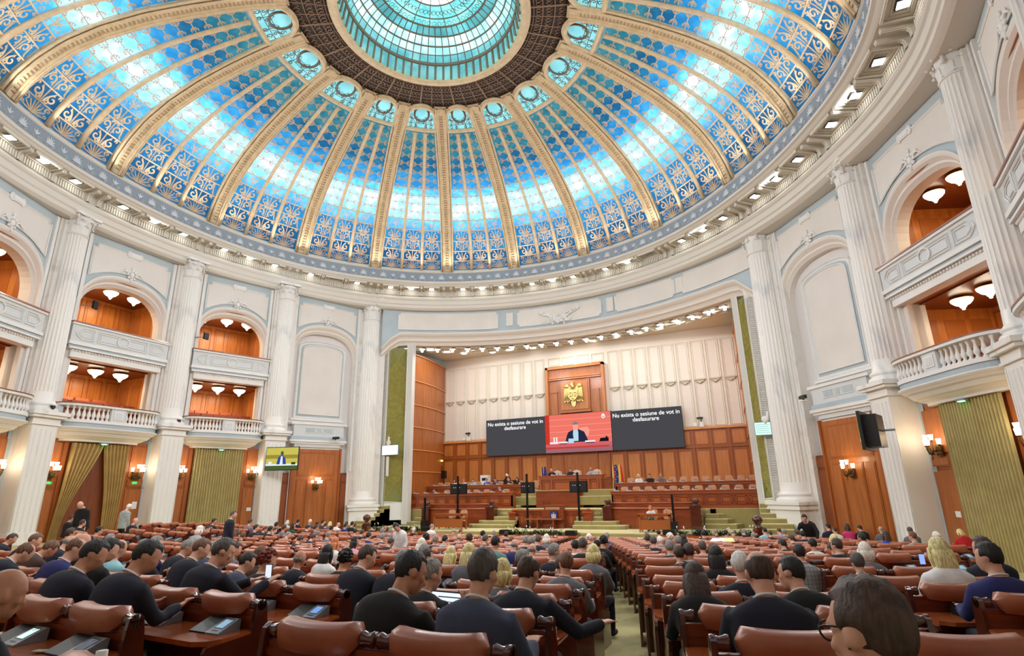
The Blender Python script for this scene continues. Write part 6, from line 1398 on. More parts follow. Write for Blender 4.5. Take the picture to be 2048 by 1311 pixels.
    def hair(style):
        m = MB(); seg, rg = 26, 20; V = []
        for i in range(rg + 1):
            t = PI * i / rg
            for j in range(seg):
                p = 2 * PI * j / seg; v = np.array([math.sin(t) * math.cos(p), math.sin(t) * math.sin(p), math.cos(t)]); sc = np.array([.087, .108, .112]); q = v * sc * 1.0 + [0, -.006, .028]
                front = v[1]; hl = .42 if style != 'fringe' else .2
                face = front > .25 and v[2] < hl + .25 * (1 - front); low = v[2] < -.62 + .25 * max(0, -front) * -1; earside = abs(v[0]) > .8 and v[2] < -.25 and front > -.25
                bald = style in ('bald', 'rim') and (v[2] > (.35 if style == 'bald' else .62) - .25 * front and (front > -.75 or v[2] > .55))
                if style == 'none' : bald = v[2] > -.05
                nz = .004 * math.sin(v[0] * 37 + v[1] * 23) + .003 * math.sin(v[2] * 41 + v[0] * 29)
                k = .80 if (face or low or earside or bald) else 1.0 + nz * 8
                if style in ('bald', 'none') and not (face or low or bald): k = .955
                V.append(q * k if k < .9 else [q[0] * k, q[1] * k, q[2] * k])
        F = [[i * seg + j, (i + 1) * seg + j, (i + 1) * seg + (j + 1) % seg, i * seg + (j + 1) % seg] for i in range(rg) for j in range(seg)]
        m.add(np.array(V), F, 0, True)
        if style in ('long', 'bob'):
            L = .30 if style == 'long' else .15; rings = []
            for k in np.linspace(0, 1, 8): w_ = .092 + .012 * math.sin(k * PI) - .03 * k ** 3; rings.append(((0, -.045 - .02 * math.sin(k * PI) - .01 * k, .03 - L * k - .02), w_, .062 - .02 * k, np.array([1., 0, 0]), np.array([0, 1., 0])))
            loft(m, rings[::-1], 22)
            for s in (-1, 1): m.tube([(s * .07, .02, .03), (s * .088, .015, -.05), (s * .082, .0, -L * .8)], [.03, .028, .015], 8)
        if style == 'bun': m.sphere((0, -.13, .04), (.04, .035, .04), 0, 10, 7)
        if style == 'curly':
            r2 = random.Random(2)
            for k in range(70):
                t, p = r2.uniform(0, 1.9), r2.uniform(0, 2 * PI); v = np.array([math.sin(t) * math.cos(p), math.sin(t) * math.sin(p), math.cos(t)])
                if v[1] > .3 and v[2] < .4: continue
                m.sphere(v * [.094, .112, .118] + [0, -.006, .02], r2.uniform(.018, .028), 0, 6, 5)
        W_ = np.concatenate(m.v) @ HM_.T + hc; m.v = [W_]; return m
    out['hair'] = hair; out['hc'] = hc; out['hm'] = HM_; out['hands'] = hands; out['top'] = float(hc[2] + .125); out['nk'] = nk
    return out
POSES = {'up': dict(lean=6, head=(0, 8, 0)), 'upL': dict(lean=8, head=(-32, 10, 4)), 'upR': dict(lean=8, head=(35, 10, -4)), 'lean': dict(lean=24, head=(0, 22, 0)), 'leanL': dict(lean=22, head=(-25, 24, 5)), 'leanR': dict(lean=24, head=(28, 22, -5)), 'down': dict(lean=34, head=(5, 34, 0))}
LIB = {}
def get_lib(pose, female=False, res=.024):
    key = (pose, female)
    if key not in LIB: LIB[key] = human(POSES[pose], res, female); LIB[key]['hm_'] = {}
    return LIB[key]
def person(x, y, z, rz, pose, hairstyle, hairc, jacket, lab, skin=0, scale=1.0, lib=None, collar='wh', trousers='nv', grp=None, female=False, name='person'):
    L = lib or get_lib(pose, female); t = thing(name, lab, 'person', (x, y, z), rz, grp); t.scale = (scale,) * 3
    def obj_of(nm, me, mats):
        o = bpy.data.objects.new(nm, me); COL.objects.link(o); o.parent = t
        for i, mm_ in enumerate(mats): o.material_slots[i].link = 'OBJECT'; o.material_slots[i].material = mm_
        return o
    obj_of('body', L['body'], [SKIN[skin], CM[trousers]]); j = obj_of('jacket', L['jacket'], [CM[jacket]])
    hk = L.setdefault('hm_', {})
    if collar:
        if 'collar_me' not in L: c_ = L['collar'].build('shirt_collar', CM['wh'], t); L['collar_me'] = c_.data
        else: c_ = bpy.data.objects.new('shirt_collar', L['collar_me']); COL.objects.link(c_); c_.parent = t
    if hairstyle != 'shaved':
        if hairstyle not in hk: h_ = L['hair'](hairstyle).build('hair', HM[hairc], t); hk[hairstyle] = h_.data; h_.material_slots[0].link = 'OBJECT'; h_.material_slots[0].material = HM[hairc]
        else: obj_of('hair', hk[hairstyle], [HM[hairc]])
    return t
HN = {'k': 'black', 'b': 'dark brown', 'g': 'grey', 's': 'dark grey', 'w': 'white', 'y': 'blond', 'p': 'pale blond', 'r': 'dark red', 'o': 'ginger', 'c': 'brown'}
JN = {'bk': 'black jacket', 'nv': 'navy jacket', 'gb': 'blue-grey jacket', 'gy': 'grey jacket', 'wh': 'white top', 'bl': 'blue jacket', 'lb': 'light blue jacket', 'cy': 'pale cyan shirt', 'te': 'grey-green jacket', 'pk': 'pink top', 'rd': 'red jacket', 'pu': 'mauve jacket', 'be': 'beige jacket', 'rb': 'bright blue jacket', 'li': 'lilac shirt', 'br': 'brown jacket', 'gr': 'dark green dress', 'mg': 'magenta top', 'lg': 'pale grey shirt', 'ck': 'grey checked jacket'}
SN = {'short': 'short {} hair', 'bald': 'bald crown and {} hair', 'rim': 'thinning {} hair', 'none': 'nearly bald head', 'long': 'long {} hair', 'bob': 'shoulder-length {} hair', 'bun': '{} hair in a bun', 'curly': 'curly {} hair', 'shaved': 'bald head'}
PEOPLE = [(8.39, -27.05, -2, 'short', 'b', 'nv', 'leanR', 1.079, 1.36),
(7.64, -21.91, -2, 'short', 'k', 'te', 'up', 1.024, 1.37),
(9.47, -21.91, -2, 'short', 's', 'bk', 'up', 1.003, 1.34),
(5.2, -28.15, -2, 'short', 'k', 'bk', 'leanR', 1.12, 1.5),
(12.35, -27.41, 14, 'long', 'b', 'bk', 'lean', 0.995, 1.25),
(12.59, -26.16, 14, 'short', 'w', 'nv', 'up', 0.998, 1.34),
(13.18, -22.45, 14, 'short', 'k', 'ck', 'up', 0.977, 1.31),
(14.57, -24.46, 14, 'long', 'y', 'wh', 'up', 1.085, 1.45),
(14.73, -25.61, 14, 'short', 'k', 'bl', 'upL', 1.056, 1.42),
(15.31, -23.08, 14, 'short', 'b', 'nv', 'upL', 1.088, 1.46),
(12.13, -23.89, 14, 'long', 'k', 'bk', 'up', 1.019, 1.37),
(0.17, -25.95, -2, 'none', 'g', 'nv', 'lean', 1.12, 1.78),
(-1.6, -24.85, -2, 'none', 'g', 'nv', 'leanR', 1.12, 1.74),
(-13.09, -18.72, -2, 'short', 'b', 'bk', 'up', 0.975, 1.31),
(-1.03, -25.95, -2, 'short', 'c', 'bk', 'leanR', 1.12, 1.74),
(3.05, -28.15, -2, 'rim', 'c', 'nv', 'down', 1.12, 1.58),
(1.47, -27.05, -2, 'short', 'c', 'br', 'down', 1.12, 1.52),
(-8.36, -20.84, -2, 'short', 'b', 'bk', 'up', 0.948, 1.27),
(3.0, -27.05, -2, 'none', 'g', 'bk', 'upR', 1.12, 1.65),
(-3.53, -23.75, -2, 'short', 'b', 'bk', 'up', 1.065, 1.43),
(-9.04, -18.71, -2, 'none', 'g', 'nv', 'upR', 0.967, 1.3),
(4.52, -28.15, -2, 'rim', 'c', 'bl', 'leanR', 1.12, 1.42),
(6.85, -29.25, -2, 'short', 'k', 'nv', 'leanR', 1.12, 1.46),
(-1.85, -23.75, -2, 'short', 'g', 'gy', 'upR', 1.008, 1.35),
(4.02, -27.05, -2, 'rim', 'c', 'cy', 'up', 1.063, 1.42),
(7.65, -29.25, -2, 'short', 'k', 'nv', 'leanR', 1.12, 1.43),
(4.52, -27.05, -2, 'short', 'c', 'nv', 'leanR', 1.064, 1.34),
(3.14, -25.95, -2, 'short', 'g', 'bl', 'upR', 1.085, 1.45),
(3.68, -25.95, -2, 'short', 'g', 'nv', 'leanR', 1.096, 1.38),
(5.45, -27.05, -2, 'short', 'c', 'nv', 'leanR', 1.12, 1.43),
(4.37, -25.96, -2, 'short', 'g', 'gb', 'leanR', 1.085, 1.37),
(-5.55, -18.71, -2, 'short', 'g', 'nv', 'leanR', 0.958, 1.21),
(-6.64, -17.66, -2, 'short', 'k', 'bk', 'leanR', 0.93, 1.16),
(-4.0, -19.78, -2, 'bob', 'p', 'lg', 'up', 1.054, 1.41),
(-8.84, -15.54, -2, 'short', 'k', 'bk', 'upR', 0.961, 1.29),
(-7.94, -14.48, -2, 'short', 'b', 'pu', 'up', 1.002, 1.34),
(-6.37, -14.48, -2, 'short', 'k', 'bk', 'up', 1.002, 1.34),
(-14.63, -6.0, -2, 'bob', 'p', 'wh', 'up', 1.041, 1.39),
(-13.78, -6.0, -2, 'short', 'k', 'nv', 'up', 1.085, 1.45),
(-6.55, -13.41, -2, 'long', 'k', 'gr', 'upR', 0.961, 1.29),
(-12.83, -6.0, -2, 'short', 'w', 'gb', 'up', 1.12, 1.57),
(-11.83, -6.0, -2, 'short', 'k', 'gb', 'upR', 1.12, 1.57),
(-11.25, -7.05, -2, 'short', 'k', 'bk', 'up', 1.047, 1.4),
(-11.26, -6.0, -2, 'bob', 'y', 'gy', 'up', 1.064, 1.43),
(-9.93, -7.06, -2, 'none', 'g', 'wh', 'leanR', 1.12, 1.42),
(-10.57, -7.07, -2, 'short', 'b', 'br', 'up', 1.023, 1.37),
(-5.3, -12.36, -2, 'short', 'k', 'nv', 'up', 0.955, 1.28),
(-10.03, -6.0, -2, 'short', 'b', 'gb', 'up', 1.092, 1.46),
(-8.71, -7.07, -2, 'short', 'k', 'bk', 'up', 1.12, 1.56),
(-9.4, -6.0, -2, 'short', 'b', 'nv', 'up', 1.025, 1.37),
(-8.24, -8.12, -2, 'short', 'k', 'bl', 'up', 1.009, 1.35),
(-5.16, -16.59, -2, 'short', 'k', 'nv', 'upR', 1.004, 1.35),
(-6.03, -15.54, -2, 'short', 'b', 'nv', 'leanR', 0.93, 1.16),
(-5.51, -15.54, -2, 'short', 'b', 'bl', 'leanR', 0.939, 1.18),
(-4.38, -16.6, -2, 'short', 'k', 'bk', 'up', 1.009, 1.35),
(-4.82, -15.54, -2, 'short', 'b', 'gy', 'up', 1.021, 1.37),
(-3.67, -16.59, -2, 'rim', 'g', 'be', 'leanR', 0.949, 1.2),
(-5.84, -13.42, -2, 'short', 'k', 'nv', 'leanR', 0.971, 1.22),
(-5.21, -13.42, -2, 'short', 'k', 'nv', 'upR', 0.978, 1.31),
(0.1, -19.78, -2, 'short', 'b', 'nv', 'lean', 0.979, 1.23),
(-1.45, -17.66, -2, 'short', 'b', 'nv', 'lean', 0.962, 1.21),
(-3.05, -15.54, -2, 'rim', 'g', 'nv', 'up', 0.972, 1.3),
(-1.57, -16.6, -2, 'rim', 'g', 'gy', 'up', 0.964, 1.29),
(-4.27, -18.73, -2, 'none', 'g', 'nv', 'leanR', 0.961, 1.21),
(-3.27, -18.72, -2, 'short', 'c', 'bk', 'upL', 0.951, 1.27),
(-4.81, -17.66, -2, 'long', 'c', 'nv', 'up', 0.93, 1.21),
(3.54, -24.85, -2, 'short', 'b', 'gy', 'leanR', 1.045, 1.32),
(5.7, -25.95, -2, 'bob', 'c', 'br', 'up', 0.996, 1.33),
(7.04, -27.05, -2, 'curly', 'r', 'nv', 'upR', 0.987, 1.32),
(6.47, -27.05, -2, 'short', 'k', 'gb', 'leanR', 0.993, 1.25),
(6.51, -25.95, -2, 'none', 'g', 'nv', 'up', 0.968, 1.3),
(6.0, -24.85, -2, 'long', 'k', 'wh', 'up', 1.006, 1.35),
(3.52, -21.91, -2, 'long', 'o', 'wh', 'up', 0.973, 1.3),
(3.17, -20.84, -2, 'long', 'k', 'pk', 'upR', 0.962, 1.29),
(7.36, -25.96, -2, 'curly', 'k', 'bk', 'up', 0.977, 1.31),
(2.21, -17.67, -2, 'short', 'k', 'nv', 'lean', 0.96, 1.21),
(3.33, -19.78, -2, 'short', 'b', 'nv', 'lean', 0.966, 1.22),
(0.19, -16.6, -2, 'short', 'k', 'bl', 'up', 0.972, 1.3),
(1.59, -17.66, -2, 'short', 'g', 'nv', 'up', 0.975, 1.31),
(-3.34, -11.31, -2, 'short', 'g', 'gy', 'up', 0.973, 1.3),
(-3.7, -10.24, -2, 'short', 'g', 'gy', 'up', 0.955, 1.28),
(-6.59, -6.0, -2, 'bob', 'p', 'nv', 'up', 0.965, 1.29),
(-7.24, -6.0, -2, 'none', 'g', 'br', 'up', 0.991, 1.33),
(-4.6, -7.06, -2, 'short', 'w', 'nv', 'up', 0.97, 1.3),
(8.51, -25.94, -2, 'curly', 'y', 'nv', 'up', 0.951, 1.27),
(8.92, -27.05, -2, 'rim', 'g', 'nv', 'lean', 1.045, 1.32),
(-2.71, -13.42, -2, 'short', 'b', 'nv', 'up', 0.976, 1.31),
(-3.95, -12.35, -2, 'short', 'k', 'br', 'up', 0.931, 1.25),
(-8.16, -6.0, -2, 'short', 'b', 'nv', 'lean', 0.99, 1.25),
(-4.22, -6.01, -2, 'short', 'g', 'wh', 'upR', 1.101, 1.48),
(-2.19, -7.05, -2, 'none', 'g', 'gy', 'up', 0.97, 1.3),
(-1.18, -8.12, -2, 'short', 'c', 'bk', 'upR', 0.972, 1.3),
(2.28, -12.36, -2, 'curly', 'k', 'bk', 'up', 0.976, 1.31),
(1.68, -10.23, -2, 'short', 'g', 'gb', 'up', 0.967, 1.3),
(3.29, -12.36, -2, 'short', 'k', 'nv', 'up', 0.969, 1.3),
(2.68, -8.12, -2, 'short', 'k', 'nv', 'up', 0.972, 1.3),
(4.09, -9.18, -2, 'short', 'k', 'nv', 'up', 0.972, 1.3),
(6.63, -16.61, -2, 'bob', 'p', 'gy', 'up', 0.973, 1.3),
(6.81, -17.65, -2, 'short', 's', 'nv', 'up', 0.968, 1.3),
(3.17, -17.66, -2, 'curly', 'k', 'nv', 'upL', 0.977, 1.31),
(4.2, -18.73, -2, 'short', 'g', 'nv', 'up', 0.968, 1.3),
(3.85, -17.66, -2, 'short', 'k', 'lb', 'up', 0.951, 1.27),
(3.71, -16.6, -2, 'none', 'g', 'bl', 'up', 0.969, 1.3),
(4.66, -17.66, -2, 'curly', 'b', 'br', 'up', 0.977, 1.31),
(5.18, -17.66, -2, 'short', 's', 'bk', 'up', 0.97, 1.3),
(6.9, -18.71, -2, 'short', 'g', 'nv', 'up', 0.974, 1.31),
(7.52, -19.79, -2, 'short', 'g', 'gy', 'up', 0.984, 1.32),
(7.58, -20.85, -2, 'none', 'g', 'bl', 'up', 0.962, 1.29),
(5.4, -16.59, -2, 'short', 'c', 'gy', 'leanR', 0.96, 1.21),
(5.88, -21.9, -2, 'long', 'p', 'te', 'up', 0.977, 1.31),
(7.01, -23.75, -2, 'short', 'g', 'gy', 'lean', 1.017, 1.28),
(7.94, -24.84, -2, 'short', 'b', 'bk', 'upR', 0.983, 1.32),
(7.73, -23.75, -2, 'long', 'y', 'be', 'up', 0.955, 1.28),
(8.68, -24.85, -2, 'long', 'y', 'gy', 'up', 1.042, 1.4),
(9.59, -23.75, -2, 'short', 'g', 'nv', 'upR', 1.012, 1.36),
(9.53, -24.85, -2, 'short', 'g', 'bk', 'upR', 0.986, 1.32),
(8.45, -21.9, -2, 'none', 'g', 'nv', 'up', 0.93, 0.99),
(10.32, -27.05, -2, 'bob', 'y', 'gy', 'up', 0.951, 1.27),
(10.13, -24.84, -2, 'short', 's', 'bk', 'up', 0.932, 1.25),
(10.59, -25.95, -2, 'short', 'c', 'gy', 'upL', 0.985, 1.32),
(8.94, -20.83, -2, 'short', 'k', 'wh', 'upL', 0.954, 1.28),
(10.24, -23.75, -2, 'bob', 'y', 'gy', 'up', 1.01, 1.35),
(7.57, -15.54, -2, 'bun', 'p', 'nv', 'up', 0.973, 1.3),
(9.11, -19.78, -2, 'rim', 'k', 'bk', 'up', 0.95, 1.27),
(8.94, -18.71, -2, 'curly', 'k', 'bk', 'up', 0.972, 1.3),
(7.52, -13.42, -2, 'short', 'g', 'gb', 'up', 0.969, 1.3),
(7.84, -8.32, 14, 'short', 'g', 'nv', 'up', 0.967, 1.3),
(9.51, -15.97, 14, 'short', 'b', 'br', 'up', 0.97, 1.3),
(10.1, -18.11, 14, 'short', 's', 'nv', 'up', 0.965, 1.29),
(8.09, -7.11, 14, 'short', 'k', 'nv', 'up', 0.969, 1.3),
(10.06, -16.97, 14, 'short', 'w', 'gy', 'leanR', 0.985, 1.24),
(9.9, -14.71, 14, 'curly', 'p', 'gy', 'up', 0.973, 1.3),
(10.66, -17.97, 14, 'short', 'g', 'gb', 'up', 0.971, 1.3),
(10.61, -16.84, 14, 'long', 'k', 'bk', 'up', 0.972, 1.3),
(11.05, -21.34, 14, 'short', 'g', 'nv', 'up', 0.965, 1.29),
(11.47, -22.89, 14, 'short', 'b', 'nv', 'up', 0.964, 1.29),
(11.62, -22.85, 14, 'short', 'b', 'nv', 'up', 0.991, 1.33),
(10.27, -10.0, 14, 'short', 'k', 'bk', 'up', 0.976, 1.31),
(10.24, -5.4, 14, 'short', 'g', 'nv', 'up', 0.971, 1.3),
(10.94, -8.69, 14, 'short', 'k', 'nv', 'upR', 0.971, 1.3),
(10.94, -5.23, 14, 'none', 'g', 'pu', 'lean', 0.974, 1.23),
(11.46, -6.25, 14, 'short', 'g', 'nv', 'lean', 1.014, 1.28),
(11.83, -5.0, 14, 'curly', 'r', 'bk', 'up', 0.968, 1.3),
(12.23, -6.04, 14, 'short', 'k', 'lb', 'upL', 1.003, 1.34),
(12.5, -8.27, 14, 'short', 'b', 'nv', 'leanL', 0.971, 1.22),
(12.03, -10.7, 14, 'rim', 'g', 'bk', 'leanL', 0.969, 1.22),
(12.8, -4.74, 14, 'short', 'b', 'li', 'leanL', 0.997, 1.26),
(12.95, -7.02, 14, 'rim', 'g', 'gy', 'up', 0.963, 1.29),
(12.97, -18.52, 14, 'short', 'k', 'nv', 'leanL', 0.965, 1.22),
(13.18, -15.02, 14, 'short', 'b', 'bk', 'leanL', 0.976, 1.23),
(11.47, -20.07, 14, 'short', 's', 'nv', 'up', 0.93, 1.2),
(11.78, -21.13, 14, 'short', 'c', 'gy', 'up', 0.93, 1.21),
(14.68, -4.26, 14, 'short', 'k', 'nv', 'upL', 1.072, 1.44),
(14.83, -5.38, 14, 'short', 'b', 'wh', 'upL', 0.977, 1.31),
(15.4, -4.07, 14, 'long', 'b', 'mg', 'upL', 1.058, 1.42),
(15.93, -3.94, 14, 'short', 'k', 'nv', 'leanL', 1.033, 1.3),
(16.49, -4.95, 14, 'none', 'g', 'gy', 'upL', 0.973, 1.3),
(17.14, -3.61, 14, 'short', 'k', 'nv', 'leanL', 1.005, 1.27),
(15.53, -13.26, 14, 'long', 'b', 'rb', 'upL', 0.975, 1.31),
(16.91, -8.29, 14, 'short', 's', 'gy', 'up', 0.977, 1.31),
(17.94, -5.72, 14, 'none', 'g', 'nv', 'upL', 0.969, 1.3),
(15.99, -14.29, 14, 'short', 'c', 'be', 'upL', 0.965, 1.29),
(16.29, -15.36, 14, 'bun', 'p', 'gy', 'up', 0.977, 1.31),
(18.21, -9.11, 14, 'bob', 'y', 'rd', 'leanL', 0.964, 1.21),
(19.58, -4.15, 14, 'long', 'b', 'br', 'up', 0.972, 1.3),
(14.07, -22.21, 14, 'bob', 'p', 'gy', 'up', 0.995, 1.33),
(14.7, -15.77, 14, 'short', 'k', 'nv', 'upL', 0.977, 1.31),
(14.01, -17.11, 14, 'bob', 'y', 'gy', 'up', 0.976, 1.31),
(13.82, -20.61, 14, 'short', 'b', 'bk', 'upL', 0.978, 1.31),
(13.86, -19.46, 14, 'bun', 'b', 'nv', 'lean', 0.941, 1.19),
(13.81, -6.79, 14, 'rim', 'g', 'bk', 'up', 0.964, 1.29),
(13.5, -11.47, 14, 'short', 'k', 'nv', 'up', 0.971, 1.3),
(13.51, -18.39, 14, 'short', 'k', 'wh', 'up', 0.937, 1.26),
(13.83, -23.46, 14, 'short', 's', 'nv', 'up', 0.948, 1.27),
(13.4, -9.19, 14, 'short', 'b', 'nv', 'up', 0.969, 1.3),
(-4.22, -24.85, -2, 'short', 'b', 'nv', 'leanR', 1.018, 1.28),
(-5.53, -21.9, -2, 'short', 'k', 'bk', 'up', 0.954, 1.28)]
WHERE = lambda x, y: None
from collections import Counter
seen = Counter()
def zone(x, y):
    side = 'right of' if x > 12.15 - .25 * (y + 29) else 'left of'
    d = 'near' if y < -22.5 else 'middle' if y < -14 else 'far'
    return side, d
DRAFT = []
for (x, y, deg, hs, hc_, jk, ps, sc, zt) in PEOPLE:
    side, d = zone(x, y); DRAFT.append(('person with %s and %s' % (SN[hs].format(HN[hc_]), JN[jk]), side, d))
cnt = Counter(DRAFT); rank = Counter()
order = sorted(range(len(PEOPLE)), key=lambda i: math.atan2(PEOPLE[i][1] + 32.07, PEOPLE[i][0] - 12.96), reverse=True)
LABS = {}
for i in order:
    k = DRAFT[i]; rank[k] += 1; n = cnt[k]
    if n == 1: LABS[i] = '%s, %s rows %s the aisle' % (k[0], k[2], k[1])
    else: LABS[i] = '%s, %s from left, %s rows %s aisle' % (k[0], ORD[rank[k] - 1], k[2], k[1])
for i, (x, y, deg, hs, hc_, jk, ps, sc, zt) in enumerate(PEOPLE):
    fem = hs in ('long', 'bob', 'bun', 'curly'); person(x, y, zfloor(x, y), R(deg), ps, hs, hc_, jk, LABS[i], (i * 7) % 3 == 1 and 1 or 0, sc, female=fem, collar=jk not in ('wh', 'cy', 'lg', 'li', 'pk', 'te') and not fem)

# ------------------------------------------------------------------ people close to the camera
def near(x, y, deg, pose, hs, hc_, jk, lab, skin=0, scale=1.0, res=.012, collar='wh', female=False, trousers='nv', z=None):
    L = human(pose, res, female); t = person(x, y, zfloor(x, y) if z is None else z, R(deg), None, hs, hc_, jk, lab, skin, scale, lib=L, collar=collar, female=female, trousers=trousers); return t, L
near(10.48, -29.27, -2, dict(lean=24, side=8, head=(32, 20, 0), arms=[((-.1, .2, -.22), (.1, .22, .02)), ((.14, .10, -.22), (.02, .16, .20))], hand_dir=[None, (.05, .25, .95)], open=True), 'short', 'k', 'bk', 'large person in a black suit, dark hair and glasses, raising an open right hand, left of the aisle', 1, 1.08)
near(11.20, -29.27, -2, dict(lean=16, head=(0, 8, 0), arms='desk'), 'short', 's', 'gb', 'person in a blue-grey suit with thick grey hair seen from behind, in the front bench beside the aisle', 0, 1.06)
near(11.02, -28.17, -2, dict(lean=17, head=(2, 16, 0), arms=[((-.1, .2, -.22), (.1, .22, .02)), ((.20, .16, -.20), (.10, .26, .02))]), 'rim', 'b', 'nv', 'balding person in a navy suit reaching to the console beside the aisle, before an open laptop', 0, 1.02)
near(10.12, -28.17, -2, dict(lean=14, head=(24, 14, 0), arms='desk'), 'short', 'g', 'bk', 'person with short grey hair and white collar between the black suit and the blue-grey suit', 0, .98)
near(12.90, -28.47, 14, dict(lean=18, head=(-6, 14, 0), arms='desk'), 'bald', 'b', 'nv', 'balding person in a dark navy suit on the first full bench right of the aisle', 0, 1.06)
t, L = near(13.24, -30.62, 10, dict(lean=16, head=(-34, 12, 0), arms='desk'), 'short', 'b', 'bk', 'person nearest the camera with brown hair and glasses, lower right, seen from behind', 0, 1.08, res=.010, collar='bk')
m = MB(); 
for s in (-1, 1): m.tube([L['hc'] + L['hm'] @ np.array([s * .033 + .03 * math.cos(a), .100, .012 + .024 * math.sin(a)]) for a in np.linspace(0, 2 * PI, 15)[:-1]], .003, 5, closed=True); m.tube([L['hc'] + L['hm'] @ np.array(p) for p in ((s * .062, .098, .018), (s * .078, .06, .018), (s * .084, -.005, .008))], .003, 5)
m.tube([L['hc'] + L['hm'] @ np.array(p) for p in ((-.012, .104, .016), (.012, .104, .016))], .003, 5); m.build('glasses', BLACK, t)
near(13.16, -27.2, 14, dict(lean=24, side=-6, head=(-48, 16, 0), arms=[((-.06, .22, -.20), (.07, .10, .19)), ((.1, .2, -.22), (-.1, .22, .02))], hand_dir=[(.25, .1, .9), None]), 'short', 'k', 'bk', 'dark-haired bearded person leaning a hand on the chin, second bench right of the aisle', 0, 1.02)
t, L = near(7.35, -28.2, -2, dict(lean=20, side=3, head=(34, 20, 0), arms=[((.05, .20, -.20), (.24, .24, .10)), ((.12, .18, -.20), (.02, .26, .12))]), 'short', 's', 'nv', 'grey-haired person in a dark suit holding up a lit phone, left of the aisle', 0, 1.12)
h = (L['hands'][0] + L['hands'][1]) / 2; m = MB(); m.box((0, 0, 0), (.075, .010, .15), 0); m.box((0, -.006, 0), (.066, .003, .135), 1)
o = m.build('phone', [BLACK, emis('phone_glow', (.85, .88, .98), 1.2)], None, loc=(7.35 + h[0] * 1.12, -28.2 + h[1] * 1.12, zfloor(7.35, -28.2) + h[2] * 1.12 + .05), rz=.4); tag(o, 'lit phone in the hands of the grey-haired person left of the aisle', 'phone')
near(9.15, -30.75, -2, dict(lean=10, head=(10, 12, 0), arms='desk'), 'shaved', 'b', 'nv', 'person with a bald head cut off by the left edge of the picture', 1, 1.02)
# standing people
near(-9.92, -19.64, 200, dict(stand=True, lean=14, head=(0, 30, 0), arms='down'), 'none', 'g', 'bk', 'bald person standing in a dark suit and white shirt before the parted curtain', 0, 1.06, .02, trousers='bk')
near(-11.3, -17.4, 10, dict(stand=True, lean=4, head=(0, 25, 0), arms='down'), 'short', 'p', 'lg', 'person with blond hair in a pale grey shirt standing with the back turned by the curtain', 0, 1.0, .02, collar=None, trousers='bk')
near(-4.2, -18.2, -20, dict(stand=True, lean=6, head=(40, 12, 0), arms='down'), 'short', 's', 'nv', 'person in a navy suit standing among the left rows, in profile', 0, 1.04, .02)
near(3.1, -18.4, 180, dict(stand=True, lean=14, head=(0, 34, 12), arms='down'), 'short', 'k', 'wh', 'person in an open white jacket standing and looking down in the middle rows', 0, .94, .02, collar=None, female=True)
near(13.8, -7.2, 160, dict(stand=True, lean=38, head=(0, 12, 0), arms=[((-.14, .06, -.26), (.04, .10, -.26)), ((.14, .06, -.26), (-.04, .10, -.26))]), 'short', 'k', 'bk', 'person in a black suit bending over the desks by the right giant column', 0, 1.1, .02)
# ---- stage people, facing the hall
POSES['desk'] = dict(lean=10, head=(0, 16, 0))
def stage_person(x, y, z, hs, hc_, jk, lab, ps='desk', sk=0, sc=1.0): 
    fem = hs in ('long', 'bob', 'bun', 'curly'); person(x, y, z, PI, ps, hs, hc_, jk, lab, sk, sc, female=fem, collar=None if jk in ('wh', 'lb', 'gy') or fem else 'wh')
for x, hs, hc_, jk, lab in ((-1.45, 'none', 'g', 'bk', 'bald person in a black suit, left seat of the presiding desk'), (-.05, 'short', 's', 'nv', 'person in a navy suit reading papers, middle seat of the presiding desk'), (1.42, 'bob', 'o', 'lb', 'person with ginger hair and light blue jacket, right seat of the presiding desk')): stage_person(x, 5.75, 3.27, hs, hc_, jk, lab)
for x, hs, hc_, jk, lab in ((4.78, 'bob', 'y', 'wh', 'person in white with fair hair, left of three at the rear right desk'), (5.5, 'short', 'c', 'bk', 'person in a black and white top, middle of three at the rear right desk'), (6.2, 'short', 'o', 'gy', 'person with pinkish short hair, right of three at the rear right desk')): stage_person(x, 5.1, 2.70, hs, hc_, jk, lab)
for x, hs, hc_, jk, lab in ((-11.3, 'short', 'g', 'gy', 'grey-haired clerk behind a black laptop at the far left rear desk'), (-8.95, 'long', 'b', 'wh', 'clerk with long dark hair in white at the rear left desk'), (-8.15, 'curly', 'o', 'wh', 'clerk with ginger curls at the rear left desk'), (-7.35, 'short', 'c', 'lb', 'clerk in a light blue shirt at the rear left desk beside a white box'), (-6.25, 'short', 'c', 'rb', 'clerk in a blue patterned top at the rear left desk'), (-5.55, 'short', 'b', 'gb', 'clerk in blue-grey at the rear left desk beside the armchair'), (-4.5, 'bob', 'o', 'bk', 'clerk with ginger hair in black, seated under the standing blond clerk'), (-3.8, 'long', 'k', 'bk', 'clerk with long black hair, right end of the rear left desk')): stage_person(x, 5.05, 2.70, hs, hc_, jk, lab)
for x, hs, hc_, jk, lab in ((-12.1, 'short', 'c', 'lb', 'person in a blue shirt at the left end of the front left desk'), (-9.3, 'short', 'k', 'gy', 'person with dark hair bending at the front left desk'), (-4.1, 'short', 'g', 'gb', 'grey-haired person bending low at the right end of the front left desk')): stage_person(x, 3.0, 2.12, hs, hc_, jk, lab, ps='lean' if x > -10 else 'desk')
near(-4.9, 5.6, 170, dict(stand=True, lean=18, head=(0, 30, 0), arms=[((-.2, .2, -.15), (-.2, .25, -.12)), ((.12, .12, -.24), (-.06, .2, -.1))]), 'bob', 'p', 'bk', 'blond clerk in a black dress standing at the rear left desk', 0, .92, .02, collar=None, female=True, z=2.70)
stage_person(6.55, -.62, .95, 'bob', 'o', 'wh', 'person with red-brown hair in a white blouse at the small right stage table')
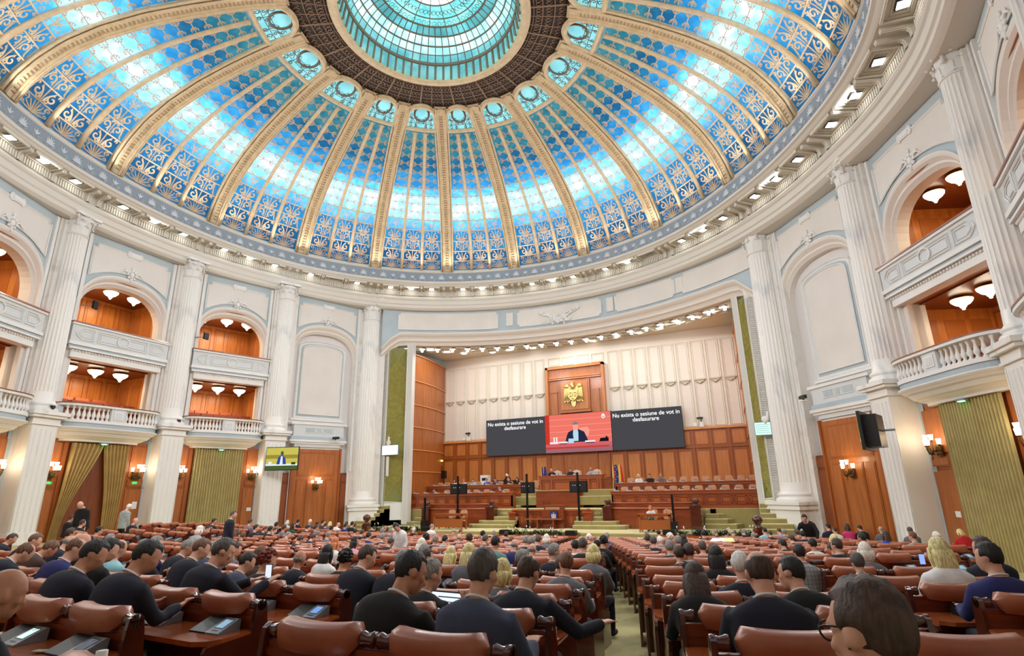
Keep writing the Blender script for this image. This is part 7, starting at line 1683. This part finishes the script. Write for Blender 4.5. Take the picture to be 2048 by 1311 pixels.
m = MB(); m.bb(-.3, .3, -.25, .25, 0, 1.55, 0); m.bb(-.15, .25, -.27, -.25, 1.15, 1.35, 1); tag(m.build('white_machine', [PAPER, BLACK], None, loc=(-7.0, 5.9, 2.7)), 'tall white cabinet machine behind the clerks at the rear left desk', 'machine')
m = MB(); m.bb(-1.0, 1.0, -.2, .2, .5, 1.15); m.bb(-1.1, 1.1, -.3, .3, .0, .5); tag(m.build('black_sofa', BLACK, None, loc=(-5.7, 6.4, 2.7)), 'low black leather sofa behind the rear left desk', 'sofa')
def laptop(x, y, z, rz, scr, lab, w_=.19, lines=False, back=False):
    t = thing('laptop', lab, 'laptop', (x, y, z), rz, 'open laptops'); m = MB(); m.bb(-w_, w_, -.13, .12, 0, .018); m.build('keyboard_base', GREYP if not back else BLACK, t)
    m = MB(); P = [(0.115, .015), (.165, .25), (.175, .25), (.125, .015)]; m.prism(P, -w_, w_, 0, 'yz'); m.build('lid', BLACK, t)
    m = MB(); k = .012; q = lambda s, o=0: (.115 + .05 * s - .003 - o, .015 + .235 * s)
    def pl_(a, b, s0, s1, mt, o): y0, z0 = q(s0, o); y1, z1 = q(s1, o); m.add([(a, y0, z0), (b, y0, z0), (b, y1, z1), (a, y1, z1)], [[0, 1, 2, 3]], mt)
    pl_(-w_ + k, w_ - k, .05, .95, 0, 0)
    if lines:
        pl_(-.10, w_ - .02, .78, .82, 1, .002); pl_(-.09, .12, .62, .65, 1, .002); pl_(-.09, .12, .36, .48, 2, .002); pl_(-.17, -.12, .55, .58, 1, .002); pl_(-.17, -.12, .42, .45, 1, .002); pl_(-.155, -.135, .75, .85, 3, .002)
    m.build('laptop_screen', [scr, emis('dark_lines', (.25, .16, .26), .8), emis('green_band', (.78, .86, .50), 1), emis('grey_mark', (.6, .65, .7), 1)], t)
LW = emis('laptop_white', (.90, .95, .99), 1.15)
zd = zfloor(10.4, -27.4) + .74
laptop(10.02, -27.42, zd, R(-4), LW, 'open laptop with a green and black table on its white screen, before the grey-haired person', lines=True); laptop(10.78, -27.40, zd, R(-2), LW, 'open laptop with a plain white screen before the balding person in navy')
laptop(-11.35, 4.35, 3.54, PI, LW, 'black laptop seen from behind at the far left rear desk', back=True); laptop(-11.4, 2.3, 3.03, PI, LW, 'silver laptop seen from behind at the front left desk', back=False)
zb_ = zfloor(10.43, -30.5) + .74; bottle((10.40, -30.52, zb_), 'large clear plastic water bottle with a white cap at the bottom left', 1.45)
bottle((10.32, -27.36, zd), 'small water bottle with a blue cap beside the plain laptop', .85, mat('cap_blue', (.35, .42, .75), .4))
def on_desk(x, y): return zfloor(x, y + .25) + .739
bottle((8.05, -26.15, on_desk(8.05, -26.15)), 'water bottle beside a yellow can among the left benches', .95); 
m = MB(); m.lathe([(0, 0), (.03, 0), (.033, .01), (.033, .11), (.028, .12), (0, .12)], seg=14); tag(m.build('drink_can', mat('can_yellow', (.85, .85, .40), .3, .4), None, loc=(8.22, -26.15, on_desk(8.22, -26.15))), 'yellow green drink can beside a bottle among the left benches', 'can')
bottle((12.72, -23.2, on_desk(12.72, -23.2)), 'small clear water bottle on the desk beside the person in the grey checked jacket', .9)
for i, (x, y, rz, mt, lab) in enumerate(((11.1, -11.0, .3, YPAPER, 'yellow sheet held over a bench in the far right rows'), (10.85, -11.6, -.3, PAPER, 'white sheet lying beside the yellow sheet in the far right rows'), (12.6, -18.6, .1, YPAPER, 'yellow sheet on a desk in the middle right rows'), (13.5, -19.2, .1, YPAPER, 'yellow sheet on the next desk in the middle right rows'))):
    m = MB(); m.add([(-.22, -.15, .0), (.22, -.15, .0), (.22, .15, .10), (-.22, .15, .10)], [[0, 1, 2, 3]]); m.add([(-.22, -.15, -.004), (-.22, .15, .096), (.22, .15, .096), (.22, -.15, -.004)], [[0, 1, 2, 3]]); tag(m.build('paper_sheet', mt, None, loc=(x, y, on_desk(x, y) + (.25 if i < 2 else .01)), rz=rz), lab, 'paper')
t = thing('backpack', 'black and grey patterned backpack standing in the aisle by the right benches', 'backpack', (12.33, -26.95, zfloor(12.33, -26.95)), R(10)); m = MB()
G = [];
for k in np.linspace(0, 1, 9): w_ = .15 * math.sin(PI * min(1, .25 + k * .78)) ** .5 + .0; d_ = .10 * math.sin(PI * min(1, .3 + k * .7)) ** .5; G.append([(w_ * math.copysign(abs(math.cos(a)) ** .7, math.cos(a)), d_ * math.copysign(abs(math.sin(a)) ** .7, math.sin(a)), .02 + .46 * k) for a in np.linspace(0, 2 * PI, 19)])
m.grid(np.array(G), 0, True); m.add(G[0][:-1], [list(range(18))[::-1]]); m.add(G[-1][:-1], [list(range(18))]); m.build('bag_body', mat('patterned_canvas', (.50, .50, .48), .8, kind='noise', col2=(.36, .36, .35), scale=80), t)
m = MB(); m.tube([(-.13, .06, .05), (-.17, .1, .25), (-.10, .06, .46)], .02, 6); m.tube([(-.05, 0, .47), (-.03, 0, .53), (.03, 0, .53), (.05, 0, .47)], .012, 6); m.bb(-.16, -.10, -.09, .09, .03, .44); m.build('strap', BLACK, t)
for (x, y, lab) in ((11.48, -29.45, 'front bench beside the aisle'), (10.35, -29.6, 'front bench left seat'), (8.1, -29.55, 'second bench left of the aisle')):
    m = MB(); m.bb(-.045, .045, -.028, .028, 0, .004); tag(m.build('vote_card', mat('card_green', (.62, .62, .42), .5), None, loc=(x, y, zfloor(x, y + .2) + .7395), rz=.3), 'small olive card lying on the desk of the ' + lab, 'card')
t = thing('phone_held_up', 'phone with a bright blue screen held up by the blond person in white', 'phone', (14.75, -21.4, zfloor(14.9, -21.6) + 1.05), R(14)); m = MB(); m.bb(-.04, .04, 0, .01, -.08, .08); m.build('phone_case', BLACK, t); m = MB(); m.bb(-.036, .036, -.003, 0, -.07, .07); m.build('phone_screen', emis('phone_blue', (.55, .65, .95), 1.3), t)
